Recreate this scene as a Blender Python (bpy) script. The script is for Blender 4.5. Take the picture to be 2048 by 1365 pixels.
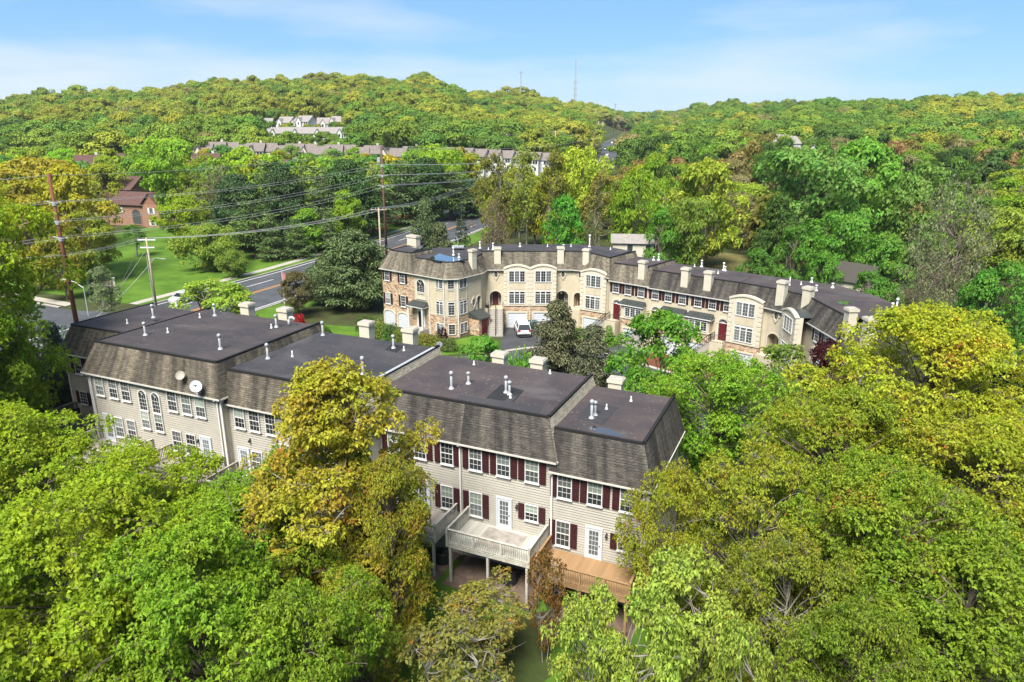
import bpy, math, random
import numpy as np
from mathutils import Vector
R = math.radians
for o in list(bpy.data.objects):
    bpy.data.objects.remove(o, do_unlink=True)
SC = bpy.context.scene
COL = SC.collection

# ------------------------------------------------------------------ camera, sky, sun, exposure
F, V0, CH = 1420.0, 245.0, 26.0            # focal length and horizon in photo pixels, camera height
TH = math.atan((682.5 - V0) / F)
CT, ST = math.cos(TH), math.sin(TH)
cd = bpy.data.cameras.new('camera'); cam = bpy.data.objects.new('camera', cd); COL.objects.link(cam)
cam.location = (0, 0, CH); cam.rotation_euler = (math.pi / 2 - TH, 0, 0)
cd.sensor_width = 36; cd.lens = 36 * F / 2048; cd.clip_end = 9000; cd.clip_start = 0.5
SC.camera = cam
SUN_EL, SUN_AZ = 56.0, 200.0               # azimuth: clockwise from +Y, the sun stands behind the camera on the left
w = bpy.data.worlds.new('World'); SC.world = w; w.use_nodes = True
wn, wl = w.node_tree.nodes, w.node_tree.links
sky = wn.new('ShaderNodeTexSky'); sky.sky_type = 'NISHITA'; sky.sun_disc = False
sky.sun_elevation = R(SUN_EL); sky.sun_rotation = R(SUN_AZ); sky.altitude = 50
sky.air_density = 1.0; sky.dust_density = 0.1; sky.ozone_density = 4.0
tc = wn.new('ShaderNodeTexCoord'); mp = wn.new('ShaderNodeMapping'); mp.inputs['Scale'].default_value = (1.0, 1.0, 6.0)
mp.inputs['Location'].default_value = (2.74, 1.42, .66)
wl.new(tc.outputs['Generated'], mp.inputs[0])
n1 = wn.new('ShaderNodeTexNoise'); n1.inputs['Scale'].default_value = 1.7; n1.inputs['Detail'].default_value = 7; n1.inputs['Roughness'].default_value = .52
wl.new(mp.outputs[0], n1.inputs[0])
cr = wn.new('ShaderNodeValToRGB'); cr.color_ramp.elements[0].position = .46; cr.color_ramp.elements[1].position = .70
wl.new(n1.outputs[0], cr.inputs[0])
mx = wn.new('ShaderNodeMixRGB'); mx.inputs[2].default_value = (5.4, 5.8, 6.2, 1)
mu = wn.new('ShaderNodeMath'); mu.operation = 'MULTIPLY'; mu.inputs[1].default_value = .85
wl.new(cr.outputs[0], mu.inputs[0]); wl.new(mu.outputs[0], mx.inputs[0]); tn = wn.new('ShaderNodeMixRGB'); tn.blend_type = 'MULTIPLY'; tn.inputs[0].default_value = 1; tn.inputs[2].default_value = (.62, .78, 1.0, 1)
wl.new(sky.outputs[0], tn.inputs[1]); veil = wn.new('ShaderNodeMixRGB'); veil.inputs[0].default_value = .55; veil.inputs[2].default_value = (1.75, 3.7, 5.9, 1)   # thin high veil
wl.new(tn.outputs[0], veil.inputs[1]); wl.new(veil.outputs[0], mx.inputs[1])
bgn = wn['Background']; wl.new(mx.outputs[0], bgn.inputs[0]); bgn.inputs[1].default_value = .055
sd = bpy.data.lights.new('sun', 'SUN'); sd.energy = 4.3; sd.angle = R(28); sd.color = (1.0, .95, .86)
so = bpy.data.objects.new('sun', sd); COL.objects.link(so)
so.location = (-60, -60, 120)
so.rotation_euler = (R(90 - SUN_EL), 0, R(180 - SUN_AZ) + math.pi * 0)
dv = Vector((math.sin(R(SUN_AZ)) * math.cos(R(SUN_EL)), math.cos(R(SUN_AZ)) * math.cos(R(SUN_EL)), math.sin(R(SUN_EL))))
so.rotation_euler = dv.to_track_quat('Z', 'Y').to_euler()
vs = SC.view_settings; vs.view_transform = 'Standard'; vs.look = 'None'; vs.gamma = 1.0; vs.exposure = 1.55
SC.cycles.max_bounces = 9; SC.cycles.diffuse_bounces = 5; SC.cycles.glossy_bounces = 3
SC.cycles.transmission_bounces = 7; SC.cycles.caustics_reflective = False; SC.cycles.caustics_refractive = False

# ------------------------------------------------------------------ pixel geometry (finds real places for what the photo shows)
def ray(u, v):
    a = (682.5 - v) / F
    return ((u - 1024) / F, CT + a * ST, -ST + a * CT)
def atz(u, v, z):
    x, y, d = ray(u, v); t = (z - CH) / d
    return Vector((x * t, y * t, z))
def aty(u, v, Y):
    x, y, d = ray(u, v); t = Y / y
    return Vector((x * t, Y, CH + d * t))
def lerp(a, b, t): return a + (b - a) * t
def interp(x, pts):
    return float(np.interp(x, [p[0] for p in pts], [p[1] for p in pts]))

# ------------------------------------------------------------------ terrain height
RIDGE = [(-900, 205), (0, 196), (60, 190), (130, 184), (300, 184), (350, 172), (420, 160), (560, 156), (700, 153), (830, 153), (900, 166),
         (945, 187), (1000, 185), (1050, 184), (1100, 196), (1150, 204), (1200, 214), (1240, 226), (1300, 226), (1370, 220),
         (1430, 208), (1520, 206), (1600, 202), (1700, 204), (1800, 201), (1850, 194), (2048, 191), (2900, 195)]
RDIST = [(-900, 560), (200, 620), (600, 700), (900, 720), (1000, 800), (1150, 900), (1250, 1250), (1330, 1200), (1450, 750), (1700, 600), (2900, 560)]
AX, AY = (.912, -.409), (.409, .912)       # directions along and into the near row of townhouses
def sn(s, n): return (s * AX[0] + n * AY[0], s * AX[1] + n * AY[1])
def smooth(t): t = min(1, max(0, t)); return t * t * (3 - 2 * t)
def gh(x, y):
    if y > 190:
        u = 1024 + F * x / (y * CT)
        D = interp(u, RDIST); v = interp(u, RIDGE)
        hz = aty(1024, v, D).z - 14.5
        k = (y - 195) / (D - 195)
        if k <= 0: return 0.0
        if k <= 1: return hz * k ** 1.3
        return max(-4, hz - (k - 1) * 60)
    s = x * AX[0] + y * AX[1]; n = x * AY[0] + y * AY[1]
    if n > 44: return 0.0
    g = interp(s, [(-90, 1.0), (-50, .6), (-36, 0.1), (-25, -.8), (-13.2, -.85), (-12, -1.4), (20, -1.6)])
    return g * (1 - smooth((n - 36) / 8))

# ------------------------------------------------------------------ materials
MATS = {}
def nodes(name):
    m = bpy.data.materials.new(name); m.use_nodes = True; MATS[name] = m
    nt = m.node_tree; b = nt.nodes['Principled BSDF']
    return m, nt.nodes, nt.links, b
def setc(sock, c): sock.default_value = (c[0], c[1], c[2], 1)
def mat(name, col, rough=.7, spec=.3, var=0.25, scale=3.0, bump=0, bscale=20, metal=0, detail=5, col2=None, coord='Object', stretch=(1, 1, 1)):
    m, N, L, b = nodes(name)
    b.inputs['Roughness'].default_value = rough; b.inputs['Specular IOR Level'].default_value = spec; b.inputs['Metallic'].default_value = metal
    t = N.new('ShaderNodeTexCoord'); mpp = N.new('ShaderNodeMapping'); mpp.inputs['Scale'].default_value = stretch
    L.new(t.outputs[coord], mpp.inputs[0])
    if var:
        n = N.new('ShaderNodeTexNoise'); n.inputs['Scale'].default_value = scale; n.inputs['Detail'].default_value = detail; n.inputs['Roughness'].default_value = .65
        L.new(mpp.outputs[0], n.inputs[0])
        r = N.new('ShaderNodeValToRGB'); L.new(n.outputs[0], r.inputs[0])
        r.color_ramp.elements[0].position = .3; r.color_ramp.elements[1].position = .7
        c1 = [q * (1 - var) for q in col]; c2 = col2 or [min(1, q * (1 + var)) for q in col]
        setc(r.color_ramp.elements[0], c1) if False else None
        r.color_ramp.elements[0].color = (*c1, 1); r.color_ramp.elements[1].color = (*c2, 1)
        L.new(r.outputs[0], b.inputs['Base Color'])
    else:
        setc(b.inputs['Base Color'], col)
    if bump:
        n = N.new('ShaderNodeTexNoise'); n.inputs['Scale'].default_value = bscale; n.inputs['Detail'].default_value = 4
        L.new(mpp.outputs[0], n.inputs[0])
        bp = N.new('ShaderNodeBump'); bp.inputs['Strength'].default_value = bump; bp.inputs['Distance'].default_value = .05
        L.new(n.outputs[0], bp.inputs['Height']); L.new(bp.outputs[0], b.inputs['Normal'])
    return m

def brickmat(name, cols, mortar, bw, bh, ms, rough=.85, bump=.6, uv=True, stain=None, noise=.35, squash=1.0):
    """masonry or shingles on the UV map (metres)"""
    m, N, L, b = nodes(name)
    b.inputs['Roughness'].default_value = rough; b.inputs['Specular IOR Level'].default_value = .2
    t = N.new('ShaderNodeTexCoord'); src = t.outputs['UV']
    wn_ = N.new('ShaderNodeTexNoise'); wn_.inputs['Scale'].default_value = 2.3; wn_.inputs['Detail'].default_value = 2
    L.new(src, wn_.inputs[0])
    mixv = N.new('ShaderNodeMixRGB'); mixv.blend_type = 'ADD'; mixv.inputs[0].default_value = .05 * squash
    L.new(src, mixv.inputs[1]); L.new(wn_.outputs['Color'], mixv.inputs[2])
    br = N.new('ShaderNodeTexBrick'); br.inputs['Scale'].default_value = 1
    br.inputs['Brick Width'].default_value = bw; br.inputs['Row Height'].default_value = bh
    br.inputs['Mortar Size'].default_value = ms; br.inputs['Mortar Smooth'].default_value = .3
    br.offset = .5; br.inputs['Bias'].default_value = 0
    br.inputs['Color1'].default_value = (0, 0, 0, 1); br.inputs['Color2'].default_value = (1, 1, 1, 1); br.inputs['Mortar'].default_value = (.5, .5, .5, 1)
    L.new(mixv.outputs[0], br.inputs[0])
    rp = N.new('ShaderNodeValToRGB'); rp.color_ramp.interpolation = 'LINEAR'
    els = rp.color_ramp.elements
    els[0].color = (*cols[0], 1); els[1].color = (*cols[-1], 1)
    for i in range(1, len(cols) - 1):
        e = els.new(i / (len(cols) - 1)); e.color = (*cols[i], 1)
    L.new(br.outputs['Color'], rp.inputs[0])
    mm = N.new('ShaderNodeMixRGB'); mm.inputs[2].default_value = (*mortar, 1)
    L.new(br.outputs['Fac'], mm.inputs[0]); L.new(rp.outputs[0], mm.inputs[1])
    out = mm.outputs[0]
    nz = N.new('ShaderNodeTexNoise'); nz.inputs['Scale'].default_value = 9; nz.inputs['Detail'].default_value = 6; L.new(src, nz.inputs[0])
    mr = N.new('ShaderNodeMapRange'); mr.inputs['From Min'].default_value = .3; mr.inputs['From Max'].default_value = .7
    mr.inputs['To Min'].default_value = 1 - noise; mr.inputs['To Max'].default_value = 1 + noise; L.new(nz.outputs[0], mr.inputs[0])
    ml = N.new('ShaderNodeMixRGB'); ml.blend_type = 'MULTIPLY'; ml.inputs[0].default_value = 1
    L.new(out, ml.inputs[1]); L.new(mr.outputs[0], ml.inputs[2]); out = ml.outputs[0]
    if stain:
        ms_ = N.new('ShaderNodeMapping'); ms_.inputs['Scale'].default_value = (.95, .07, 1); L.new(src, ms_.inputs[0])
        ns = N.new('ShaderNodeTexNoise'); ns.inputs['Scale'].default_value = 1.0; ns.inputs['Detail'].default_value = 5; ns.inputs['Roughness'].default_value = .6
        L.new(ms_.outputs[0], ns.inputs[0])
        sr = N.new('ShaderNodeValToRGB'); L.new(ns.outputs[0], sr.inputs[0])
        sr.color_ramp.elements[0].position = .42; sr.color_ramp.elements[0].color = (*stain[0], 1)
        sr.color_ramp.elements[1].position = .60; sr.color_ramp.elements[1].color = (*stain[1], 1)
        m2 = N.new('ShaderNodeMixRGB'); m2.blend_type = 'MULTIPLY'; m2.inputs[0].default_value = 1
        L.new(out, m2.inputs[1]); L.new(sr.outputs[0], m2.inputs[2]); out = m2.outputs[0]
    L.new(out, b.inputs['Base Color'])
    bp = N.new('ShaderNodeBump'); bp.inputs['Strength'].default_value = bump; bp.inputs['Distance'].default_value = .03; bp.invert = True
    ad = N.new('ShaderNodeMath'); ad.operation = 'MULTIPLY_ADD'; ad.inputs[1].default_value = -.5
    L.new(nz.outputs[0], ad.inputs[0]); L.new(br.outputs['Fac'], ad.inputs[2])
    L.new(ad.outputs[0], bp.inputs['Height']); L.new(bp.outputs[0], b.inputs['Normal'])
    return m

mat('siding', (.29, .272, .235), .6, .3, .09, 1.1, detail=6)
mat('siding_tan', (.27, .24, .18), .6, .3, .08, 1.1, detail=6)
mat('stucco', (.40, .35, .255), .9, .15, .10, 1.3, bump=.25, bscale=60)
mat('stucco_pale', (.43, .395, .315), .9, .15, .09, 1.5, bump=.25, bscale=60)
mat('white_trim', (.50, .495, .48), .5, .35, .06, 2)
mat('white_door', (.42, .44, .47), .4, .4, .05, 2)
mat('gutter_paint', (.40, .385, .35), .5, .3, .1, 2)
mat('shutter', (.036, .010, .012), .5, .3, .25, 6)
mat('red_door', (.085, .010, .013), .4, .4, .15, 5)
mat('black_door', (.015, .013, .013), .4, .4, .1, 5)
mat('metal_roof', (.045, .052, .05), .4, .5, .2, 3, metal=.3)
mat('galvanised', (.26, .27, .28), .5, .4, .2, 8)
mat('white_pipe', (.45, .45, .44), .5, .4, .06, 8)
mat('dark_metal', (.018, .018, .018), .5, .4, .1, 8)
mat('dark_trim', (.014, .013, .013), .7, .2, .2, 5)
mat('grey_deck', (.36, .345, .30), .8, .2, .30, 2.5, bump=.2, bscale=25)
mat('grey_deck_dark', (.24, .215, .19), .85, .2, .35, 1.6)
mat('dry_grass', (.17, .12, .055), .95, .1, .3, .8, col2=(.13, .14, .05))
mat('cedar_deck', (.23, .142, .072), .7, .25, .22, 3)
mat('patio', (.12, .085, .065), .85, .2, .35, 1.2)
mat('concrete', (.27, .25, .22), .85, .2, .16, 1.0, bump=.1)
mat('asphalt', (.050, .053, .060), .85, .25, .30, .25, bump=.2, bscale=30)
mat('asphalt_dark', (.040, .041, .045), .85, .25, .25, .5)
mat('paint_white', (.62, .62, .60), .7, .2, .15, 3)
mat('paint_yellow', (.55, .25, .05), .7, .2, .15, 3)
mat('lawn', (.045, .105, .010), .9, .1, .3, .22, bump=.3, bscale=40, col2=(.085, .155, .018), detail=9)
mat('forest_floor', (.050, .040, .022), .95, .1, .4, .25, bump=.4, bscale=8, col2=(.045, .068, .018))
mat('mulch', (.10, .038, .022), .95, .1, .3, 3, bump=.4, bscale=15)
mat('bark', (.13, .105, .08), .9, .1, .35, 4, bump=.5, bscale=12, stretch=(1, 1, .3))
mat('bark_pale', (.18, .165, .14), .9, .1, .35, 4, bump=.4, bscale=12, stretch=(1, 1, .3))
mat('rust_steel', (.105, .035, .018), .75, .3, .35, 1.2, stretch=(1, 1, .25))
mat('pole_wood', (.30, .245, .185), .85, .15, .25, 3, stretch=(1, 1, .15))
mat('pole_dark', (.10, .055, .04), .85, .15, .25, 3, stretch=(1, 1, .15))
mat('wire', (.22, .22, .23), .5, .4, 0)
mat('wire_dark', (.05, .05, .05), .5, .4, 0)
mat('car_white', (.44, .44, .45), .22, .6, .02, 1)
mat('car_grey', (.16, .17, .18), .25, .6, .02, 1, metal=.4)
mat('car_dark', (.03, .03, .035), .25, .6, .02, 1)
mat('car_red', (.35, .02, .015), .25, .6, .02, 1)
mat('rubber', (.012, .012, .012), .8, .2, .1, 5)
mat('tail_lamp', (.35, .01, .01), .3, .5, 0)
mat('brown_roof', (.075, .042, .037), .9, .15, .25, 2.5, bump=.4, bscale=10)
mat('grey_roof', (.19, .175, .165), .9, .15, .2, 1.5)
mat('taupe_roof', (.135, .115, .105), .9, .15, .25, 1.5)
mat('white_siding', (.46, .46, .44), .7, .25, .06, 1)
mat('green_siding', (.44, .50, .42), .7, .25, .06, 1)
mat('beige_siding', (.44, .40, .33), .7, .25, .06, 1)
mat('bin_green', (.02, .05, .045), .5, .4, .1, 5)
mat('dish', (.46, .47, .48), .4, .4, .05, 2)
mat('dish_grey', (.24, .22, .185), .5, .3, .1, 2)
mat('black_plastic', (.012, .013, .016), .45, .4, .1, 5)
mat('flag_cloth', (.45, .18, .16), .8, .1, .3, 4)
mat('sign_face', (.62, .58, .50), .7, .2, .1, 4)
brickmat('stone', [(.17, .10, .065), (.36, .235, .14), (.47, .34, .22), (.24, .165, .12), (.54, .45, .34)], (.32, .27, .21), .34, .15, .012, bump=.9, squash=3.0)
brickmat('brick', [(.16, .075, .045), (.24, .12, .075), (.20, .10, .06)], (.35, .28, .22), .24, .085, .008, bump=.4)
brickmat('shingle_dark', [(.034, .032, .030), (.048, .045, .042), (.060, .056, .052)], (.018, .017, .016), .34, .145, .008, bump=.5,
         stain=((.62, .60, .59), (1.75, 1.68, 1.52)), noise=.22)
brickmat('shingle_tan', [(.085, .076, .061), (.122, .110, .089), (.16, .145, .118)], (.035, .032, .026), .34, .145, .008, bump=.5,
         stain=((.6, .58, .56), (1.35, 1.3, 1.18)), noise=.25)
brickmat('shingle_worn', [(.050, .045, .038), (.072, .065, .055), (.090, .082, .069)], (.026, .023, .02), .34, .145, .008, bump=.5,
         stain=((.60, .58, .56), (1.75, 1.65, 1.45)), noise=.22)
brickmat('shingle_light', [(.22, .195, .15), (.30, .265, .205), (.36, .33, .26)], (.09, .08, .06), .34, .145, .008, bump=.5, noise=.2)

def membrane(name, c1, c2, fleck=.5):
    m, N, L, b = nodes(name)
    b.inputs['Roughness'].default_value = .8; b.inputs['Specular IOR Level'].default_value = .25
    t = N.new('ShaderNodeTexCoord'); g = N.new('ShaderNodeNewGeometry')
    n = N.new('ShaderNodeTexNoise'); n.inputs['Scale'].default_value = .35; n.inputs['Detail'].default_value = 6; n.inputs['Roughness'].default_value = .6
    L.new(g.outputs['Position'], n.inputs[0])
    r = N.new('ShaderNodeValToRGB'); r.color_ramp.elements[0].position = .38; r.color_ramp.elements[1].position = .62
    r.color_ramp.elements[0].color = (*c1, 1); r.color_ramp.elements[1].color = (*c2, 1); L.new(n.outputs[0], r.inputs[0])
    v = N.new('ShaderNodeTexVoronoi'); v.inputs['Scale'].default_value = 3.2; L.new(g.outputs['Position'], v.inputs[0])
    lt = N.new('ShaderNodeMath'); lt.operation = 'LESS_THAN'; lt.inputs[1].default_value = .14; L.new(v.outputs['Distance'], lt.inputs[0])
    n2 = N.new('ShaderNodeTexNoise'); n2.inputs['Scale'].default_value = .5; n2.inputs['Detail'].default_value = 3; L.new(g.outputs['Position'], n2.inputs[0])
    g2 = N.new('ShaderNodeMapRange'); g2.inputs['From Min'].default_value = .38; g2.inputs['From Max'].default_value = .62; g2.inputs['To Max'].default_value = fleck
    L.new(n2.outputs[0], g2.inputs[0])
    ml = N.new('ShaderNodeMath'); ml.operation = 'MULTIPLY'; L.new(lt.outputs[0], ml.inputs[0]); L.new(g2.outputs[0], ml.inputs[1])
    mm = N.new('ShaderNodeMixRGB'); mm.inputs[2].default_value = (.42, .37, .33, 1); L.new(ml.outputs[0], mm.inputs[0]); L.new(r.outputs[0], mm.inputs[1])
    # seams of the membrane sheets and dusty dried pools
    rt = N.new('ShaderNodeMapping'); rt.inputs['Rotation'].default_value = (0, 0, R(24.15)); L.new(g.outputs['Position'], rt.inputs[0])
    bk = N.new('ShaderNodeTexBrick'); bk.inputs['Scale'].default_value = 1; bk.inputs['Brick Width'].default_value = 6.5; bk.inputs['Row Height'].default_value = .95; bk.inputs['Mortar Size'].default_value = .018
    bk.inputs['Color1'].default_value = (1, 1, 1, 1); bk.inputs['Color2'].default_value = (.86, .86, .87, 1); bk.inputs['Mortar'].default_value = (.62, .62, .62, 1); L.new(rt.outputs[0], bk.inputs[0])
    sm = N.new('ShaderNodeMixRGB'); sm.blend_type = 'MULTIPLY'; sm.inputs[0].default_value = 1; L.new(mm.outputs[0], sm.inputs[1]); L.new(bk.outputs[0], sm.inputs[2])
    n5 = N.new('ShaderNodeTexNoise'); n5.inputs['Scale'].default_value = .22; n5.inputs['Detail'].default_value = 4; n5.inputs['Distortion'].default_value = .6; L.new(g.outputs['Position'], n5.inputs[0])
    r5 = N.new('ShaderNodeMapRange'); r5.inputs['From Min'].default_value = .56; r5.inputs['From Max'].default_value = .66; r5.inputs['To Max'].default_value = .4; L.new(n5.outputs[0], r5.inputs[0])
    dm = N.new('ShaderNodeMixRGB'); dm.inputs[2].default_value = (.085, .078, .078, 1); L.new(r5.outputs[0], dm.inputs[0]); L.new(sm.outputs[0], dm.inputs[1])
    L.new(dm.outputs[0], b.inputs['Base Color'])
    bp = N.new('ShaderNodeBump'); bp.inputs['Strength'].default_value = .3; bp.inputs['Distance'].default_value = .03
    n3 = N.new('ShaderNodeTexNoise'); n3.inputs['Scale'].default_value = 14; L.new(g.outputs['Position'], n3.inputs[0])
    L.new(n3.outputs[0], bp.inputs['Height']); L.new(bp.outputs[0], b.inputs['Normal'])
membrane('membrane', (.030, .027, .030), (.050, .040, .040), .35)
membrane('membrane_blue', (.027, .026, .031), (.040, .037, .040), .25)
membrane('membrane_brown', (.036, .030, .033), (.058, .045, .044), .4)
mat('membrane_patch', (.014, .014, .015), .8, .25, .3, 2)

def glassmat(name, col, rough=.06):
    m, N, L, b = nodes(name)
    b.inputs['Roughness'].default_value = rough; b.inputs['Specular IOR Level'].default_value = .4
    oi = N.new('ShaderNodeObjectInfo'); mr = N.new('ShaderNodeMapRange'); mr.inputs['To Min'].default_value = .55; mr.inputs['To Max'].default_value = 1.5
    L.new(oi.outputs['Random'], mr.inputs[0])
    c = N.new('ShaderNodeMixRGB'); c.blend_type = 'MULTIPLY'; c.inputs[0].default_value = 1; c.inputs[1].default_value = (*col, 1)
    L.new(mr.outputs[0], c.inputs[2]); L.new(c.outputs[0], b.inputs['Base Color'])
glassmat('glass', (.022, .026, .028)); glassmat('glass_blind', (.20, .235, .20), .12); glassmat('glass_grey', (.085, .095, .095), .1)
m, N_, L_, b_ = nodes('puddle'); setc(b_.inputs['Base Color'], (.02, .02, .022)); b_.inputs['Roughness'].default_value = .04; b_.inputs['Specular IOR Level'].default_value = 1.0
b_.inputs['Coat Weight'].default_value = 1.0; b_.inputs['Coat Roughness'].default_value = .03

def leafmat(name, hue=.02, val=.35, tint=None, tint_amt=.0, trans=.56):
    m, N, L, b = nodes(name)
    oi = N.new('ShaderNodeObjectInfo'); g = N.new('ShaderNodeNewGeometry')
    hs = N.new('ShaderNodeHueSaturation')
    mr = N.new('ShaderNodeMapRange'); mr.inputs['To Min'].default_value = 1 - val; mr.inputs['To Max'].default_value = 1 + val
    L.new(g.outputs['Random Per Island'], mr.inputs[0]); L.new(mr.outputs[0], hs.inputs['Value'])
    tcn = N.new('ShaderNodeTexCoord')
    nz = N.new('ShaderNodeTexNoise'); nz.inputs['Scale'].default_value = .55; nz.inputs['Detail'].default_value = 3; L.new(tcn.outputs['Object'], nz.inputs[0])
    mh = N.new('ShaderNodeMapRange'); mh.inputs['From Min'].default_value = .3; mh.inputs['From Max'].default_value = .7
    mh.inputs['To Min'].default_value = .5 - hue; mh.inputs['To Max'].default_value = .5 + hue
    L.new(nz.outputs[0], mh.inputs[0]); L.new(mh.outputs[0], hs.inputs['Hue'])
    L.new(oi.outputs['Color'], hs.inputs['Color'])
    out = hs.outputs[0]
    if tint:
        wn2 = N.new('ShaderNodeTexWhiteNoise'); wn2.noise_dimensions = '1D'; L.new(g.outputs['Random Per Island'], wn2.inputs['W'])
        a = N.new('ShaderNodeMath'); a.operation = 'MULTIPLY_ADD'; a.inputs[1].default_value = 1.3; a.inputs[2].default_value = -.65
        L.new(nz.outputs[0], a.inputs[0])
        ad = N.new('ShaderNodeMath'); ad.operation = 'ADD'; L.new(a.outputs[0], ad.inputs[0]); L.new(wn2.outputs[0], ad.inputs[1])
        lt = N.new('ShaderNodeMath'); lt.operation = 'LESS_THAN'; lt.inputs[1].default_value = tint_amt; L.new(ad.outputs[0], lt.inputs[0])
        mm = N.new('ShaderNodeMixRGB'); mm.inputs[2].default_value = (*tint, 1); L.new(lt.outputs[0], mm.inputs[0]); L.new(out, mm.inputs[1]); out = mm.outputs[0]
    L.new(out, b.inputs['Base Color']); b.inputs['Roughness'].default_value = .55; b.inputs['Specular IOR Level'].default_value = .25
    tr = N.new('ShaderNodeBsdfTranslucent'); L.new(out, tr.inputs[0])
    ms = N.new('ShaderNodeMixShader'); ms.inputs[0].default_value = trans
    L.new(b.outputs[0], ms.inputs[1]); L.new(tr.outputs[0], ms.inputs[2]); L.new(ms.outputs[0], N['Material Output'].inputs[0])
    return m
leafmat('leaf')
leafmat('leaf_orange', .03, .35, (.40, .19, .03), .0)
leafmat('leaf_pinkish', .025, .3, (.50, .33, .09), .08)
leafmat('leaf_specks', .025, .35, (.32, .10, .025), -.10)
leafmat('needle', .015, .4, trans=.12)

# ------------------------------------------------------------------ mesh building
class MB:
    def __init__(s): s.v = []; s.f = []; s.m = []; s.uv = []
    def add(s, vs, fs, mi=0, uvs=None):
        b = len(s.v); s.v += [tuple(p) for p in vs]
        for i, f in enumerate(fs):
            s.f.append(tuple(b + k for k in f)); s.m.append(mi); s.uv.append(uvs[i] if uvs else None)
        return s
    def box(s, x0, x1, y0, y1, z0, z1, mi=0):
        vs = [(x0, y0, z0), (x1, y0, z0), (x1, y1, z0), (x0, y1, z0), (x0, y0, z1), (x1, y0, z1), (x1, y1, z1), (x0, y1, z1)]
        fs = [(0, 3, 2, 1), (4, 5, 6, 7), (0, 1, 5, 4), (1, 2, 6, 5), (2, 3, 7, 6), (3, 0, 4, 7)]
        w_, d_, h_ = x1 - x0, y1 - y0, z1 - z0
        uv = [[(0, 0)] * 4, [(x0, y0), (x1, y0), (x1, y1), (x0, y1)], [(x0, z0), (x1, z0), (x1, z1), (x0, z1)], [(y0, z0), (y1, z0), (y1, z1), (y0, z1)],
              [(x0, z0), (x1, z0), (x1, z1), (x0, z1)], [(y0, z0), (y1, z0), (y1, z1), (y0, z1)]]
        uv[4] = [(x1, z0), (x0, z0), (x0, z1), (x1, z1)]; uv[5] = [(y1, z0), (y0, z0), (y0, z1), (y1, z1)]
        return s.add(vs, fs, mi, uv)
    def quad(s, a, b, c, d, mi=0, u0=0, v0=0):
        a, b, c, d = map(Vector, (a, b, c, d))
        ax = (b - a); L = ax.length or 1; ax = ax / L
        def q(p):
            r = p - a; u = r.dot(ax); return (u0 + u, v0 + (r - ax * u).length)
        return s.add([a, b, c, d], [(0, 1, 2, 3)], mi, [[q(a), q(b), q(c), q(d)]])
    def prism(s, poly, z0, z1, mi=0, bottom=False):
        n = len(poly)
        vs = [(p[0], p[1], z0) for p in poly] + [(p[0], p[1], z1) for p in poly]
        fs = [tuple(range(n, 2 * n))] + [(i, (i + 1) % n, n + (i + 1) % n, n + i) for i in range(n)]
        uv = [[(p[0], p[1]) for p in poly]]; acc = 0
        for i in range(n):
            l = math.dist(poly[i][:2], poly[(i + 1) % n][:2]); uv.append([(acc, z0), (acc + l, z0), (acc + l, z1), (acc, z1)]); acc += l
        if bottom: fs.append(tuple(reversed(range(n)))); uv.append([(p[0], p[1]) for p in reversed(poly)])
        return s.add(vs, fs, mi, uv)
    def xz(s, poly, y0, y1, mi=0):
        """outline in x,z (counter-clockwise seen from -y), extruded from y0 (front) to y1"""
        n = len(poly)
        vs = [(p[0], y0, p[1]) for p in poly] + [(p[0], y1, p[1]) for p in poly]
        fs = [tuple(range(n)), tuple(reversed(range(n, 2 * n)))] + [(i, n + i, n + (i + 1) % n, (i + 1) % n) for i in range(n)]
        uv = [[tuple(p) for p in poly], [tuple(p) for p in reversed(poly)]] + [[(0, 0), (y1 - y0, 0), (y1 - y0, .3), (0, .3)]] * n
        return s.add(vs, fs, mi, uv)
    def ring(s, outer, inner, y0, y1, mi=0):
        """frame between two outlines of equal count in x,z"""
        n = len(outer)
        vs = [(p[0], y0, p[1]) for p in outer] + [(p[0], y0, p[1]) for p in inner] + [(p[0], y1, p[1]) for p in outer] + [(p[0], y1, p[1]) for p in inner]
        fs = []
        for i in range(n):
            j = (i + 1) % n
            fs += [(i, j, n + j, n + i), (i, 2 * n + i, 2 * n + j, j), (n + i, n + j, 3 * n + j, 3 * n + i)]
        return s.add(vs, fs, mi, [[(0, 0), (.1, 0), (.1, .1), (0, .1)]] * len(fs))
    def tube(s, pts, rad, n=6, mi=0, cap=True):
        pts = [Vector(p) for p in pts]
        rs = rad if isinstance(rad, (list, tuple)) else [rad] * len(pts)
        b = len(s.v); prev = None
        for i, p in enumerate(pts):
            d = (pts[min(i + 1, len(pts) - 1)] - pts[max(i - 1, 0)]).normalized()
            ref = Vector((0, 0, 1)) if abs(d.z) < .9 else Vector((1, 0, 0))
            x = d.cross(ref).normalized(); y = d.cross(x)
            for k in range(n):
                a = 2 * math.pi * k / n
                s.v.append(tuple(p + (x * math.cos(a) + y * math.sin(a)) * rs[i]))
        for i in range(len(pts) - 1):
            for k in range(n):
                k2 = (k + 1) % n
                s.f.append((b + i * n + k, b + i * n + k2, b + (i + 1) * n + k2, b + (i + 1) * n + k)); s.m.append(mi); s.uv.append(None)
        if cap:
            s.f.append(tuple(b + k for k in reversed(range(n)))); s.m.append(mi); s.uv.append(None)
            e = b + (len(pts) - 1) * n
            s.f.append(tuple(e + k for k in range(n))); s.m.append(mi); s.uv.append(None)
        return s
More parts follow.
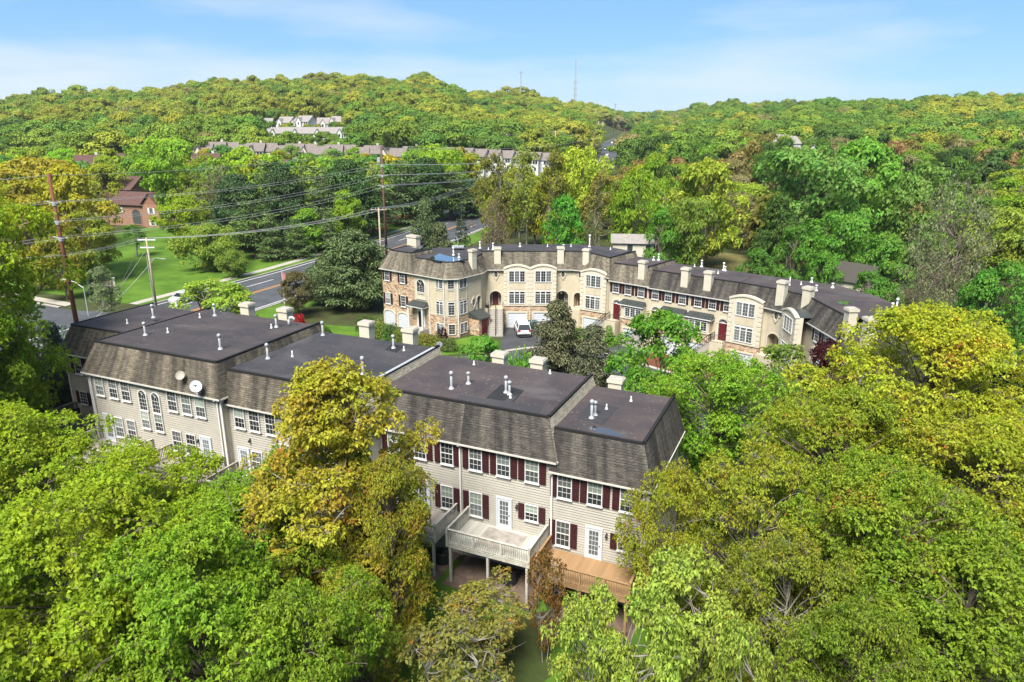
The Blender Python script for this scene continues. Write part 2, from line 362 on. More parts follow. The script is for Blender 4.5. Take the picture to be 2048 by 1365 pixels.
    def lathe(s, prof, n=12, mi=0, c=(0, 0)):
        b = len(s.v)
        for r, z in prof:
            for k in range(n):
                a = 2 * math.pi * k / n; s.v.append((c[0] + r * math.cos(a), c[1] + r * math.sin(a), z))
        for i in range(len(prof) - 1):
            for k in range(n):
                k2 = (k + 1) % n; s.f.append((b + i * n + k, b + i * n + k2, b + (i + 1) * n + k2, b + (i + 1) * n + k)); s.m.append(mi); s.uv.append(None)
        e = b + (len(prof) - 1) * n
        s.f.append(tuple(e + k for k in range(n))); s.m.append(mi); s.uv.append(None)
        s.f.append(tuple(b + k for k in reversed(range(n)))); s.m.append(mi); s.uv.append(None)
        return s
    def mesh(s, name, mats, smooth=False):
        me = bpy.data.meshes.new(name); me.from_pydata(s.v, [], s.f)
        for q in ([mats] if isinstance(mats, str) else mats): me.materials.append(MATS[q])
        me.polygons.foreach_set('material_index', s.m)
        if any(u for u in s.uv):
            l = me.uv_layers.new(name='UVMap'); data = []
            for f, u in zip(s.f, s.uv): data += [c for p in (u or [(0, 0)] * len(f)) for c in p[:2]]
            l.data.foreach_set('uv', data)
        if smooth: me.polygons.foreach_set('use_smooth', [True] * len(me.polygons))
        me.update(); return me

def link(name, data, parent=None, loc=None, rz=0.0):
    o = bpy.data.objects.new(name, data); COL.objects.link(o)
    if parent: o.parent = parent
    if loc is not None: o.location = loc
    if rz: o.rotation_euler = (0, 0, rz)
    return o
def put(name, mb, mats, parent=None, loc=None, rz=0.0, smooth=False):
    return link(name, mb.mesh(name, mats, smooth), parent, loc, rz)
def tag(o, label, cat, group=None, kind=None):
    if label: o['label'] = label
    if cat: o['category'] = cat
    if group: o['group'] = group
    if kind: o['kind'] = kind
    return o
def empty(name, loc, label, cat, group=None, rz=0.0):
    o = link(name, None, None, loc, rz); o.empty_display_size = .5
    return tag(o, label, cat, group)
def struct(name, mb, mats, label=None):
    o = put(name, mb, mats); o['kind'] = 'structure'
    if label: o['label'] = label
    return o
CACHE = {}
def cached(key, fn):
    if key not in CACHE: CACHE[key] = fn()
    return CACHE[key]

class Fr:
    """frame of a facade: x along the wall (left to right seen from outside), y into the building"""
    def __init__(s, A, B):
        s.o = Vector((A[0], A[1], 0)); d = Vector((B[0] - A[0], B[1] - A[1], 0)); s.L = d.length; s.d = d / s.L
        s.n = Vector((-s.d.y, s.d.x, 0)); s.ang = math.atan2(s.d.y, s.d.x)
    def W(s, x, y=0, z=0): return s.o + s.d * x + s.n * y + Vector((0, 0, z))
    def put(s, name, data, parent, x, y, z, mats=None, smooth=False):
        me = data.mesh(name, mats, smooth) if isinstance(data, MB) else data
        base = parent
        off = Vector(base.get('base', (0, 0, 0)))
        return link(name, me, parent, s.W(x, y, z) - off, s.ang)
def sub(name, me, parent):
    return link(name, me, parent)

# ------------------------------------------------------------------ trees
def np_mesh(name, V, T, mat_name):
    me = bpy.data.meshes.new(name); nv, nt = len(V), len(T)
    me.vertices.add(nv); me.vertices.foreach_set('co', np.asarray(V, np.float32).ravel())
    me.loops.add(nt * 3); me.loops.foreach_set('vertex_index', np.asarray(T, np.int32).ravel())
    me.polygons.add(nt); me.polygons.foreach_set('loop_start', np.arange(0, nt * 3, 3, dtype=np.int32))
    me.polygons.foreach_set('loop_total', np.full(nt, 3, np.int32))
    me.materials.append(MATS[mat_name]); me.update(calc_edges=True); me.validate(); return me
def unit(a): return a / np.maximum(np.linalg.norm(a, axis=1, keepdims=True), 1e-6)
def leaves(P, A, Nn, size, wid, rng, droop=.25, fold=.25):
    """one folded two-triangle leaf at each point P along A"""
    n = len(P); L = (size * (.5 + 1.1 * rng.random(n) ** 1.4))[:, None]
    S = unit(np.cross(A, Nn)); Nn = np.cross(S, A)
    mid = P + A * L * .5; tip = P + A * L - np.array([0, 0, 1]) * L * droop
    l = mid + S * L * wid + Nn * L * fold; r = mid - S * L * wid + Nn * L * fold
    V = np.stack([P, l, tip, r], 1).reshape(-1, 3)
    b = (np.arange(n) * 4)[:, None]
    T = np.concatenate([b + np.array([0, 2, 1]), b + np.array([0, 3, 2])], 1).reshape(-1, 3)
    return V, T
def crown_points(rng, h, r, z0, ncl, shape, flat=.62):
    """centres of the foliage clumps inside an uneven crown; z0 = bottom of the crown"""
    H = h - z0; out = []
    lob = rng.random((7, 2)) * np.array([2 * math.pi, 1.0])
    while len(out) < ncl:
        a = rng.random() * 2 * math.pi; t = rng.random() ** .9; q = rng.random() ** .42
        if shape == 'round': pr = math.sqrt(max(0, 1 - (2 * t - 1) ** 2)) * .6 + .4 * math.sin(math.pi * min(1, t * 1.02)) ** .5
        elif shape == 'vase': pr = (t * 1.25) ** .7 if t < .72 else math.sqrt(max(0, 1 - ((t - .72) / .28) ** 2))
        elif shape == 'column': pr = (.72 + .28 * t) * (1 - t ** 5) ** .6 * (.85 + .15 * math.sin(9 * t + lob[3, 0]))
        elif shape == 'tall': pr = (1 - t) ** .55 * min(1, .45 + t * 2.2)
        else: pr = (1 - t) ** .8 * min(1, .6 + t * 3)
        k = 1 + .28 * math.sin(2 * a + lob[0, 0]) * lob[0, 1] + .22 * math.sin(3 * a + lob[1, 0] + 3 * t) + .15 * math.sin(5 * a + lob[2, 0] + 6 * t)
        if shape in ('round', 'vase') and t < .85 and q < .45: continue
        out.append((math.cos(a) * r * pr * q * k, math.sin(a) * r * pr * q * k, z0 + H * (.04 + .93 * t), q))
    return np.array(out)
def limb(mb, a, b, r0, r1, rng, n=5, seg=5, wob=.12, sag=0.0):
    a, b = np.array(a, float), np.array(b, float); L = np.linalg.norm(b - a); pts = []; rr = []
    o = rng.normal(0, wob * L * .35, 3)
    for i in range(seg + 1):
        t = i / seg; p = a + (b - a) * t + o * math.sin(math.pi * t) + np.array([0, 0, sag * L * math.sin(math.pi * t)])
        pts.append(p); rr.append(r0 + (r1 - r0) * t)
    mb.tube(pts, rr, n, cap=False); return pts
def broadleaf(seed, h=12, r=5, z0=2.5, ncl=60, ros=70, lpr=5, size=.19, cr=1.25, shape='round', stems=1, twigs=8, lmat='leaf', bmat='bark', wid=.36, gap=0.0, bare=0, trunk_r=None, dome=0.0):
    rng = np.random.default_rng(seed)
    C = crown_points(rng, h, r, z0, ncl, shape)
    mb = MB(); tr = trunk_r or h * .016 + .03
    tops = []
    for k in range(stems):
        a = rng.random() * 6.28; lean = (.12 + .35 * (stems > 1)) * r
        top = np.array([math.cos(a) * lean, math.sin(a) * lean, h * .80])
        base = np.array([math.cos(a) * .25 * (stems > 1), math.sin(a) * .25 * (stems > 1), -.3])
        tops.append(limb(mb, base, top, tr / math.sqrt(stems), tr * .22, rng, 7, 9, .06))
    for c in C:
        st = tops[rng.integers(len(tops))]
        zt = max(z0 * .7, c[2] - np.hypot(c[0], c[1]) * (.75 + .5 * rng.random()))
        zt += rng.normal(0, .06 * h); i = min(range(len(st)), key=lambda q: abs(st[q][2] - zt)); i = max(1, min(i, len(st) - 2))
        b0 = st[i] + (st[i + 1] - st[i]) * rng.random()
        L = np.linalg.norm(c[:3] - b0)
        limb(mb, b0, c[:3], .011 * L + .014, .010, rng, 4, 6, .3, .06)
    P, A, Nn = [], [], []
    for c in C:
        m_ = max(6, int(ros * (.55 + .9 * rng.random())))
        d = rng.normal(0, 1, (m_, 3)); d[:, 2] = d[:, 2] * .75 + .22; d = unit(d)
        out = np.array([c[0], c[1], 0]); out = out / (np.linalg.norm(out) + 1e-6)
        d = unit(d + out * .25)
        rad = cr * (.45 + .6 * rng.random((m_, 1)) ** .6) * (.75 + .5 * rng.random())
        p = c[:3] + d * rad * np.array([1, 1, .66])
        if twigs:
            for q in range(min(twigs, m_)): mb.tube([c[:3], (c[:3] * .45 + p[q] * .55) + rng.normal(0, .06, 3), p[q] - [0, 0, .03]], [.016, .01, .005], 3, cap=False)
        for k in range(lpr):
            a = rng.random(m_) * 6.28
            side = np.stack([np.cos(a), np.sin(a), np.zeros(m_)], 1)
            ax = unit(side + d * .35 + np.array([0, 0, -.25]) + rng.normal(0, .22, (m_, 3)))
            nn = unit(np.array([0, 0, 1.0]) + d * .5 + rng.normal(0, .4, (m_, 3)))
            if dome:
                dd = unit(d + np.array([0, 0, .45]) + out * .35 + rng.normal(0, .28, (m_, 3))); nn = unit(nn * (1 - dome) + dd * dome); t_ = unit(np.cross(dd, side)); ax = unit(ax * (1 - dome) + t_ * dome)
            P.append(p + rng.normal(0, size * .35, (m_, 3))); A.append(ax); Nn.append(nn)
    if bare:
        for k in range(bare):
            a = rng.random() * 6.28; t = rng.random()
            s0 = np.array([0, 0, z0 + (h - z0) * t * .6]); e = np.array([math.cos(a) * r * (.7 + .4 * rng.random()), math.sin(a) * r * (.7 + .4 * rng.random()), s0[2] + r * (.2 + .5 * rng.random())])
            pts = limb(mb, s0, e, .06, .015, rng, 4, 6, .25)
            for q in range(9):
                b0 = pts[2 + q % 5]; e2 = np.array(b0) + rng.normal(0, .8, 3) + np.array([math.cos(a), math.sin(a), .3]) * .7
                limb(mb, b0, e2, .018, .005, rng, 3, 3, .25)
    V, T = leaves(np.concatenate(P), np.concatenate(A), np.concatenate(Nn), size, wid, rng)
    ct = np_mesh('crown', V, T, lmat)
    return mb.mesh('trunk', bmat), ct
def spruce(seed, h=10, r=3, z0=.3, lev=16, per=9, size=.4, wid=.16, dens=16, droop=.35, pw=.85, bmat='bark', lumpy=.15):
    rng = np.random.default_rng(seed); mb = MB(); mb.tube([(0, 0, -.3), (0, 0, h * .5), (0, 0, h * .97)], [h * .018 + .03, h * .012, .02], 6)
    P, A, Nn = [], [], []
    for i in range(lev):
        t = (i + .5 * rng.random()) / lev; z = z0 + (h - z0) * t; rr = r * (1 - t) ** pw * (1 + lumpy * rng.normal()) + .12
        for k in range(max(4, int(per * (1 - t * .45)))):
            a = rng.random() * 6.28; L = rr * (.75 + .4 * rng.random())
            dr = droop * (1 - t * .8) * (.6 + .8 * rng.random())
            d = np.array([math.cos(a), math.sin(a), -dr]);
            if L > .8: mb.tube([(0, 0, z), tuple(d * L * .6 + [0, 0, z])], [.03, .01], 3, cap=False)
            m_ = max(5, int(dens * L)); t2 = rng.random(m_) ** .7
            spread = .38 * L * (1.05 - t2)
            sd_ = np.array([-math.sin(a), math.cos(a), 0])
            off = rng.normal(0, 1, m_) * spread
            p = np.outer(t2 * L, d) + np.outer(off, sd_) + np.array([0, 0, z]) + np.outer(-.25 * np.abs(off) + .12 * L * t2 ** 2, [0, 0, 1]) + rng.normal(0, .05 + .06 * r / 3, (m_, 3))
            P.append(p); A.append(unit(d + np.outer(np.sign(off) * .7, sd_) + rng.normal(0, .3, (m_, 3)))); Nn.append(unit(np.array([0, 0, 1]) + rng.normal(0, .35, (m_, 3))))
    V, T = leaves(np.concatenate(P), np.concatenate(A), np.concatenate(Nn), size, wid, rng, .1, .1)
    return mb.mesh('trunk', bmat), np_mesh('crown', V, T, 'needle')
def shrub(seed, r=1, h=1.2, n=900, size=.16, wid=.34, lmat='leaf'):
    rng = np.random.default_rng(seed); d = rng.normal(0, 1, (n, 3)); d[:, 2] = np.abs(d[:, 2]) * .9 - .1; d = unit(d)
    k = 1 + .18 * np.sin(3 * np.arctan2(d[:, 1], d[:, 0]) + 1.3 * seed) + .12 * np.sin(7 * d[:, 2] + seed)
    p = d * (.62 + .4 * rng.random((n, 1))) * k[:, None] * np.array([r, r, h * .55]) + np.array([0, 0, h * .42])
    V, T = leaves(p, unit(d + rng.normal(0, .6, (n, 3))), unit(d + np.array([0, 0, .6]) + rng.normal(0, .5, (n, 3))), size, wid, rng)
    mb = MB()
    for q in range(7): mb.tube([(0, 0, -.1), tuple(p[q * 3] * .6), tuple(p[q * 3])], [.03, .02, .008], 3, cap=False)
    return mb.mesh('stem', 'bark'), np_mesh('foliage', V, T, lmat)
TPL = {}
def tpl(name, h, r, pair, leafpart='crown', trunkpart='trunk'):
    me = pair[1]; co = np.empty(len(me.vertices) * 3, np.float32); me.vertices.foreach_get('co', co); co = co.reshape(-1, 3)
    TPL[name] = (float(np.percentile(co[:, 2], 99.8)), float(np.percentile(np.hypot(co[:, 0], co[:, 1]), 95)), pair, trunkpart, leafpart)
def plant(kind, loc, h, r, color, label=None, group=None, name='tree', cat='tree', rz=None, nolabel=False):
    H0, R0, (tm, cm), tp, lp = TPL[kind]
    e = link(name, None, None, loc, rz if rz is not None else random.random() * 6.28); e.empty_display_size = .5
    e.scale = (r / R0, r / R0, h / H0)
    tag(e, label, cat, group)
    t = link(tp, tm, e); c = link(lp, cm, e); c.color = (min(.5, color[0] * 1.26), min(.5, color[1] * 1.17), color[2] * 1.35, 1) if color[1] > .09 else (*color, 1)
    return e
random.seed(7)

# ------------------------------------------------------------------ ground, roads, lawns
def ground():
    ys = [-55, -40, -25, -10] + [i * 2.5 for i in range(0, 90)] + [225 + 9 * i for i in range(45)] + [640 + 30 * i for i in range(30)] + [1600, 1800, 2100]
    bs = np.linspace(-1.5, 1.5, 111)
    mb = MB(); nb = len(bs)
    for y in ys:
        for b in bs:
            x = b * (y + 70); mb.v.append((x, y, gh(x, y)))
    for i in range(len(ys) - 1):
        for j in range(nb - 1):
            a = i * nb + j; mb.f.append((a, a + 1, a + nb + 1, a + nb)); mb.m.append(0); mb.uv.append(None)
    struct('ground', mb, 'forest_floor')
ground()
def resample(pts, step):
    out = [Vector((*pts[0], 0))]
    # Catmull-Rom through the points
    P = [Vector((*p, 0)) for p in pts]
    for i in range(len(P) - 1):
        p0, p1, p2, p3 = P[max(i - 1, 0)], P[i], P[i + 1], P[min(i + 2, len(P) - 1)]
        n = max(1, int((p2 - p1).length / step))
        for k in range(1, n + 1):
            t = k / n
            out.append(.5 * ((2 * p1) + (p2 - p0) * t + (2 * p0 - 5 * p1 + 4 * p2 - p3) * t * t + (3 * p1 - p0 - 3 * p2 + p3) * t ** 3))
    return out
def offs(P, i, o):
    d = (P[min(i + 1, len(P) - 1)] - P[max(i - 1, 0)]).normalized(); n = Vector((d.y, -d.x, 0)); return P[i] + n * o
def strip(P, o0, o1, dz, i0=0, i1=None, thick=0, zf=None):
    """band along a path between two offsets (positive = right)"""
    mb = MB(); i1 = len(P) - 1 if i1 is None else min(i1, len(P) - 1); acc = 0
    def zz(p): return (zf(p) if zf else road_z(p)) + dz
    for i in range(i0, i1):
        a, b, c, d = offs(P, i, o0), offs(P, i + 1, o0), offs(P, i + 1, o1), offs(P, i, o1)
        q = [Vector((p.x, p.y, zz(p))) for p in (a, b, c, d)]
        mb.add(q, [(3, 2, 1, 0)], 0, [[(acc, 0)] * 4])
        if thick:
            l = [Vector((p.x, p.y, p.z - thick)) for p in q]
            mb.add([q[0], q[1], l[1], l[0]], [(0, 1, 2, 3)]); mb.add([q[3], q[2], l[2], l[3]], [(3, 2, 1, 0)])
    return mb
def road_z(p):
    g = gh(p.x, p.y); return g + (0 if p.y < 190 else min(.4, (p.y - 190) * .01))
HW = resample([(-91, -8), (-44.6, 102.6), (-32.9, 130.5), (-17.5, 176.6), (8, 265), (60, 440), (79, 570), (119, 750), (165, 900), (230, 1100)], 6)
def hidx(y): return min(range(len(HW)), key=lambda i: abs(HW[i].y - y))
struct('highway', strip(HW, -8.4, 8.4, .02), 'asphalt')
mk = strip(HW, -.35, -.2, .028); m2 = strip(HW, .2, .35, .028); mk.add(m2.v, m2.f)
hw_lines = put('yellow_line', mk, 'paint_yellow'); hw_lines['kind'] = 'structure'
ed = strip(HW, -7.7, -7.55, .028); m2 = strip(HW, 7.55, 7.7, .028); ed.add(m2.v, m2.f)
o = put('edge_line', ed, 'paint_white'); o['kind'] = 'structure'
ds = MB()
for side in (-4.0, 4.0):
    for i in range(0, len(HW) - 1, 2):
        m2 = strip(HW, side - .07, side + .07, .028, i, i + 1); ds.add(m2.v, m2.f)
o = put('lane_marking', ds, 'paint_white'); o['kind'] = 'structure'
hk = hidx(97)
struct('kerb_far', strip(HW, -8.75, -8.42, .14, hk, hidx(420), .14), 'concrete')
struct('kerb_near', strip(HW, 8.42, 8.75, .14, 0, hidx(420), .14), 'concrete')
struct('sidewalk', strip(HW, -12.1, -10.5, .06, hk, hidx(300), .06), 'concrete')
struct('lawn_verge', strip(HW, -10.5, -8.75, .035, hk, hidx(420)), 'lawn')
struct('lawn_near_verge', strip(HW, 8.75, 14, .03, hidx(60), hidx(190)), 'lawn')
struct('lawn', strip(HW, -75, -12.1, .022, hk, hidx(185)), 'lawn')
struct('mulch_bed', strip(HW, -24, -15.5, .05, hidx(135), hidx(200)), 'mulch')
SS = resample([(-50, 92.5), (-64, 94), (-80, 101.5), (-110, 116), (-170, 140)], 5)
struct('side_street', strip(SS, -5.2, 5.5, .012), 'asphalt')
struct('kerb_corner', strip(SS, 5.5, 5.9, .14, 3, None, .14), 'concrete')
struct('sidewalk_corner', strip(SS, 6.6, 8.2, .05, 3, None, .05), 'concrete')
# the court between the two rows
CT_PTS = [(-3.5, 79.0), (.3, 80.9), (3.2, 81.8), (7.4, 81.4), (11.2, 79.1), (16, 74.0), (21, 68.6), (23.6, 63), (24, 56), (23, 46), (14, 47.5), (4, 52.5), (-6, 57), (-16, 61.5), (-22, 68), (-14, 76)]
struct('court', MB().prism(CT_PTS, -.2, .022), 'asphalt')
gut = resample(CT_PTS[:9], 1.5)
struct('court_gutter', strip(gut, -.28, .28, .032, zf=lambda p: 0), 'concrete')
def flat(name, pts, z, m, label=None): return struct(name, MB().prism(pts, z - .2, z), m, label)
flat('driveway_left', [(-1.3, 80.6), (5.9, 82.0), (5.9, 90.7), (-1.3, 90.6)], .014, 'asphalt_dark')
flat('driveway_mid', [(9.5, 80.2), (13.6, 76.6), (16.2, 80.2), (13.0, 84.0)], .014, 'asphalt_dark')
flat('driveway_right', [(20.2, 69.8), (23.2, 66.4), (26.4, 72.2), (24.4, 74.4)], .014, 'asphalt_dark')
flat('lawn_court', [(-20, 70), (-14, 77), (-4, 80), (-1.6, 84), (-4.5, 87), (-8, 84), (-18, 90), (-26, 92), (-30, 78)], .010, 'lawn')
flat('lawn_mid', [(5.9, 82), (9.5, 80.2), (12.6, 84.6), (9, 89.8), (6.2, 90.2)], .010, 'lawn')
flat('mulch_mid', [(13.6, 76.8), (20, 70), (24.2, 74.4), (16.3, 80.6)], .010, 'mulch')
flat('lawn_front', [(-40, 66), (-30, 66), (-10, 57.5), (4, 51), (16, 45), (13, 40), (-12, 51), (-40, 60)], .008, 'lawn')
lb = MB()
ss_, nn_ = [-40 + 2 * i for i in range(20)], [24 + 1.5 * j for j in range(8)]
for i in range(len(ss_) - 1):
    for j in range(len(nn_) - 1):
        q = []
        for s, n in ((ss_[i], nn_[j]), (ss_[i + 1], nn_[j]), (ss_[i + 1], nn_[j + 1]), (ss_[i], nn_[j + 1])):
            x, y = sn(s, n); q.append((x, y, gh(x, y) + .03))
        lb.add(q, [(0, 1, 2, 3)])
struct('lawn_rear', lb, 'lawn')
flat('parking_road', [(19, 112), (44, 92), (58, 100), (34, 126)], .02, 'asphalt')
flat('lawn_far_bank', [(24, 124), (50, 106), (70, 128), (40, 150)], .03, 'dry_grass')

# ------------------------------------------------------------------ parts of houses
def rect(x0, x1, z0, z1): return [(x0, z0), (x1, z0), (x1, z1), (x0, z1)]
def archpts(w_, z0, zs, rise, n=10):
    """outline of an arched opening, centred on x=0: straight to zs, then an arc of the given rise"""
    p = [(-w_ / 2, z0), (w_ / 2, z0)]
    for i in range(n + 1):
        a = math.pi * i / n; p.append((w_ / 2 * math.cos(a), zs + rise * math.sin(a)))
    return p
def grow(p, g):
    cx = sum(q[0] for q in p) / len(p); cz = (min(q[1] for q in p) + max(q[1] for q in p)) / 2
    hx = max(abs(q[0] - cx) for q in p); hz = max(abs(q[1] - cz) for q in p)
    return [(cx + (q[0] - cx) * (hx + g) / hx, cz + (q[1] - cz) * (hz + g) / hz) for q in p]
def muntins(mb, x0, x1, z0, z1, nx, nz, y=-.045, t=.0085):
    for i in range(1, nx):
        x = lerp(x0, x1, i / nx); mb.box(x - t, x + t, y, y + .02, z0, z1)
    for k in range(1, nz):
        z = lerp(z0, z1, k / nz); mb.box(x0, x1, y - .002, y + .018, z - t, z + t)
def window_mesh(w_, h, kind):
    """frame with its sashes and glazing bars; origin at the middle of the sill"""
    mb = MB(); c = .055
    mb.ring(rect(-w_ / 2 - c, w_ / 2 + c, -c, h + c), rect(-w_ / 2, w_ / 2, 0, h), -.085, 0)
    if kind != 'plain': mb.box(-w_ / 2 - c - .04, w_ / 2 + c + .04, -.13, 0, -c - .06, -c + .002)
    if kind in ('hung', 'hung_plain'):
        mb.box(-w_ / 2, w_ / 2, -.055, -.02, h * .5 - .025, h * .5 + .025)
    if kind == 'hung':
        muntins(mb, -w_ / 2, w_ / 2, 0, h * .5, 3, 2); muntins(mb, -w_ / 2, w_ / 2, h * .5, h, 3, 2)
    if kind == 'grid': muntins(mb, -w_ / 2, w_ / 2, 0, h, 2, 4)
    if kind == 'grid3': muntins(mb, -w_ / 2, w_ / 2, 0, h, 3, 3)
    return mb.mesh('window', 'white_trim')
def pane_mesh(w_, z0, z1, m): return MB().box(-w_ / 2, w_ / 2, -.03, -.005, z0, z1).mesh('pane', m)
def window(fr, parent, x, z, w_, h, kind='hung', y=0.0, blind=None):
    me = cached(('win', w_, h, kind), lambda: window_mesh(w_, h, kind))
    o = fr.put('window', me, parent, x, y, z)
    if blind is None: blind = random.random()
    up = 'glass_blind' if blind < .35 else ('glass_grey' if blind < .6 else 'glass'); lo = 'glass' if blind > .12 else 'glass_grey'
    if kind.startswith('hung'):
        sub('pane', cached(('pane', w_, 0, h, lo), lambda: pane_mesh(w_, 0, h * .5, lo)), o)
        sub('pane', cached(('pane', w_, 1, h, up), lambda: pane_mesh(w_, h * .5, h, up)), o)
    else:
        g = 'glass' if blind > .2 else 'glass_grey'
        sub('pane', cached(('pane', w_, 2, h, g), lambda: pane_mesh(w_, 0, h, g)), o)
    return o
def shutter_mesh(w_, h):
    mb = MB().box(-w_ / 2, w_ / 2, -.05, 0, 0, h)
    for a, b in ((.06, .47), (.53, .94)):
        mb.ring(rect(-w_ / 2 + .05, w_ / 2 - .05, h * a, h * b), rect(-w_ / 2 + .09, w_ / 2 - .09, h * a + .04, h * b - .04), -.066, -.048)
    return mb.mesh('shutter', 'shutter')
def shutters(fr, parent, x, z, w_, h, sw=.40, y=0.0):
    me = cached(('sh', sw, h), lambda: shutter_mesh(sw, h))
    for s in (-1, 1): fr.put('shutter', me, parent, x + s * (w_ / 2 + .09 + sw / 2), y - .02, z)
def triple(fr, parent, x, z, w_, h, y=0.0, transom=False, n=3):
    """ganged tall windows in one white surround"""
    pw = w_ / n
    def mk():
        mb = MB().ring(rect(-w_ / 2 - .07, w_ / 2 + .07, -.08, h + .07), rect(-w_ / 2, w_ / 2, 0, h), -.09, 0)
        for i in range(1, n): mb.box(-w_ / 2 + i * pw - .06, -w_ / 2 + i * pw + .06, -.08, -.0, 0, h)
        t = h * .80 if transom else h
        if transom: mb.box(-w_ / 2, w_ / 2, -.075, -.0, t - .035, t + .035)
        for i in range(n): muntins(mb, -w_ / 2 + i * pw + .06, -w_ / 2 + (i + 1) * pw - .06, 0, t, 2, 4)
        return mb.mesh('window', 'white_trim')
    o = fr.put('window', cached(('tri', w_, h, transom, n), mk), parent, x, y, z)
    for i in range(n):
        g = random.choice(['glass', 'glass', 'glass_grey'])
        me = cached(('tp', w_, h, n, g), lambda: MB().box(-pw / 2 + .06, pw / 2 - .06, -.03, -.005, 0, h).mesh('pane', g))
        p = link('pane', me, o, (-w_ / 2 + (i + .5) * pw, 0, 0))
    return o
def archwindow(fr, parent, x, z, w_, h, y=0.0):
    def mk():
        p = archpts(w_, 0, h - w_ / 2, w_ / 2)
        mb = MB().ring(grow(p, .08), p, -.085, 0); muntins(mb, -w_ / 2, w_ / 2, 0, h - w_ / 2, 3, 4)
        for a in (45, 90, 135): mb.tube([(0, -.035, h - w_ / 2), (math.cos(R(a)) * w_ / 2, -.035, h - w_ / 2 + math.sin(R(a)) * w_ / 2)], .013, 4)
        return mb.mesh('window', 'white_trim')
    o = fr.put('window', cached(('aw', w_, h), mk), parent, x, y, z)
    sub('pane', cached(('awp', w_, h), lambda: MB().xz(archpts(w_, 0, h - w_ / 2, w_ / 2), -.03, -.005).mesh('pane', 'glass')), o)
    return o
def ovalwindow(fr, parent, x, z, y=0.0, h=.95, w_=.52):
    def ell(a, b, n=18, pinch=0): return [(a * math.cos(2 * math.pi * i / n), b * math.sin(2 * math.pi * i / n)) for i in range(n)]
    def mk():
        mb = MB().ring(ell(w_ * .78, h * .74), ell(w_ / 2, h / 2), -.10, 0)
        for a, b in ((0, h * .78), (0, -h * .78), (w_ * .85, 0), (-w_ * .85, 0)): mb.box(a - .09, a + .09, -.12, 0, b - .08, b + .08)
        mb.tube([(0, -.04, -h / 2), (0, -.04, h / 2)], .012, 4); mb.tube([(-w_ / 2, -.04, 0), (w_ / 2, -.04, 0)], .012, 4)
        return mb.mesh('oval_window', ['stucco_pale'])
    o = fr.put('oval_window', cached(('ov', h, w_), mk), parent, x, y, z)
    sub('pane', cached(('ovp', h, w_), lambda: MB().xz(ell(w_ / 2, h / 2), -.03, -.005).mesh('pane', 'glass')), o)
def frenchdoor(fr, parent, x, z, w_=.86, h=2.03, y=0.0, m='white_door'):
    def mk():
        mb = MB().ring(rect(-w_ / 2 - .1, w_ / 2 + .1, 0, h + .1), rect(-w_ / 2, w_ / 2, 0, h), -.08, 0)
        g = w_ / 2 - .15
        mb.ring(rect(-w_ / 2, w_ / 2, 0, h), rect(-g, g, .28, h - .16), -.05, -.005)
        muntins(mb, -g, g, .28, h - .16, 3, 5, -.05, .012)
        mb.box(-w_ / 2 - .1, w_ / 2 + .1, -.14, 0, -.04, .001)
        return mb.mesh('door', m)
    o = fr.put('door', cached(('fd', w_, h, m), mk), parent, x, y, z)
    g = w_ / 2 - .15
    sub('pane', cached(('fdp', w_, h), lambda: MB().box(-g, g, -.03, -.008, .28, h - .16).mesh('pane', 'glass_grey')), o)
    sub('handle', cached(('fdh', w_), lambda: MB().lathe([(.001, 0), (.035, .01), (.035, .05), (.001, .06)], 8).mesh('handle', 'dark_metal')), o).location = (w_ / 2 - .07, -.07, h * .46)
    return o
def paneldoor(fr, parent, x, z, w_, h, m, y=0.0):
    def mk():
        mb = MB().box(-w_ / 2, w_ / 2, -.04, 0, 0, h)
        for a, b in ((.08, .42), (.48, .92)):
            for s in (-1, 1): mb.ring(rect(min(s * .06, s * (w_ / 2 - .07)), max(s * .06, s * (w_ / 2 - .07)), h * a, h * b), rect(min(s * .1, s * (w_ / 2 - .11)), max(s * .1, s * (w_ / 2 - .11)), h * a + .04, h * b - .04), -.055, -.038)
        return mb.mesh('door', m)
    o = fr.put('door', cached(('pd', w_, h, m), mk), parent, x, y, z)
    sub('handle', cached(('pdh',), lambda: MB().box(-.02, .02, -.03, 0, -.08, .08).mesh('handle', 'galvanised')), o).location = (w_ / 2 - .08, -.04, h * .45)
    return o
def garage(fr, parent, x, z, w_, h, y=0.0, arch=0.0):
    def mk():
        mb = MB(); n = 4
        for k in range(n):
            z0, z1 = h * k / n + .008, h * (k + 1) / n - .008
            mb.box(-w_ / 2, w_ / 2, -.03, 0, z0, z1)
            for i in range(4):
                a, b = -w_ / 2 + w_ * i / 4 + .06, -w_ / 2 + w_ * (i + 1) / 4 - .06
                mb.ring(rect(a, b, z0 + .07, z1 - .07), rect(a + .04, b - .04, z0 + .11, z1 - .11), -.042, -.028)
        return mb.mesh('garage_door', 'white_door')
    o = fr.put('garage_door', cached(('gd', w_, h), mk), parent, x, y - .02, z)
    def tr():
        p = rect(-w_ / 2, w_ / 2, 0, h)
        if arch: p = archpts(w_, 0, h - arch, arch)
        return MB().ring(grow(p, .17), p, -.12, 0).mesh('surround', 'stucco_pale')
    sub('surround', cached(('gt', w_, h, arch), tr), o)
    return o
def lamp(fr, parent, x, z, y=0.0):
    def mk(): return MB().box(-.05, .05, -.04, 0, .08, .2).lathe([(.03, -.06), (.07, -.04), (.08, .1), (.02, .18)], 8, c=(0, -.12)).mesh('wall_lamp', 'dark_metal')
    fr.put('wall_lamp', cached('lamp', mk), parent, x, y, z)
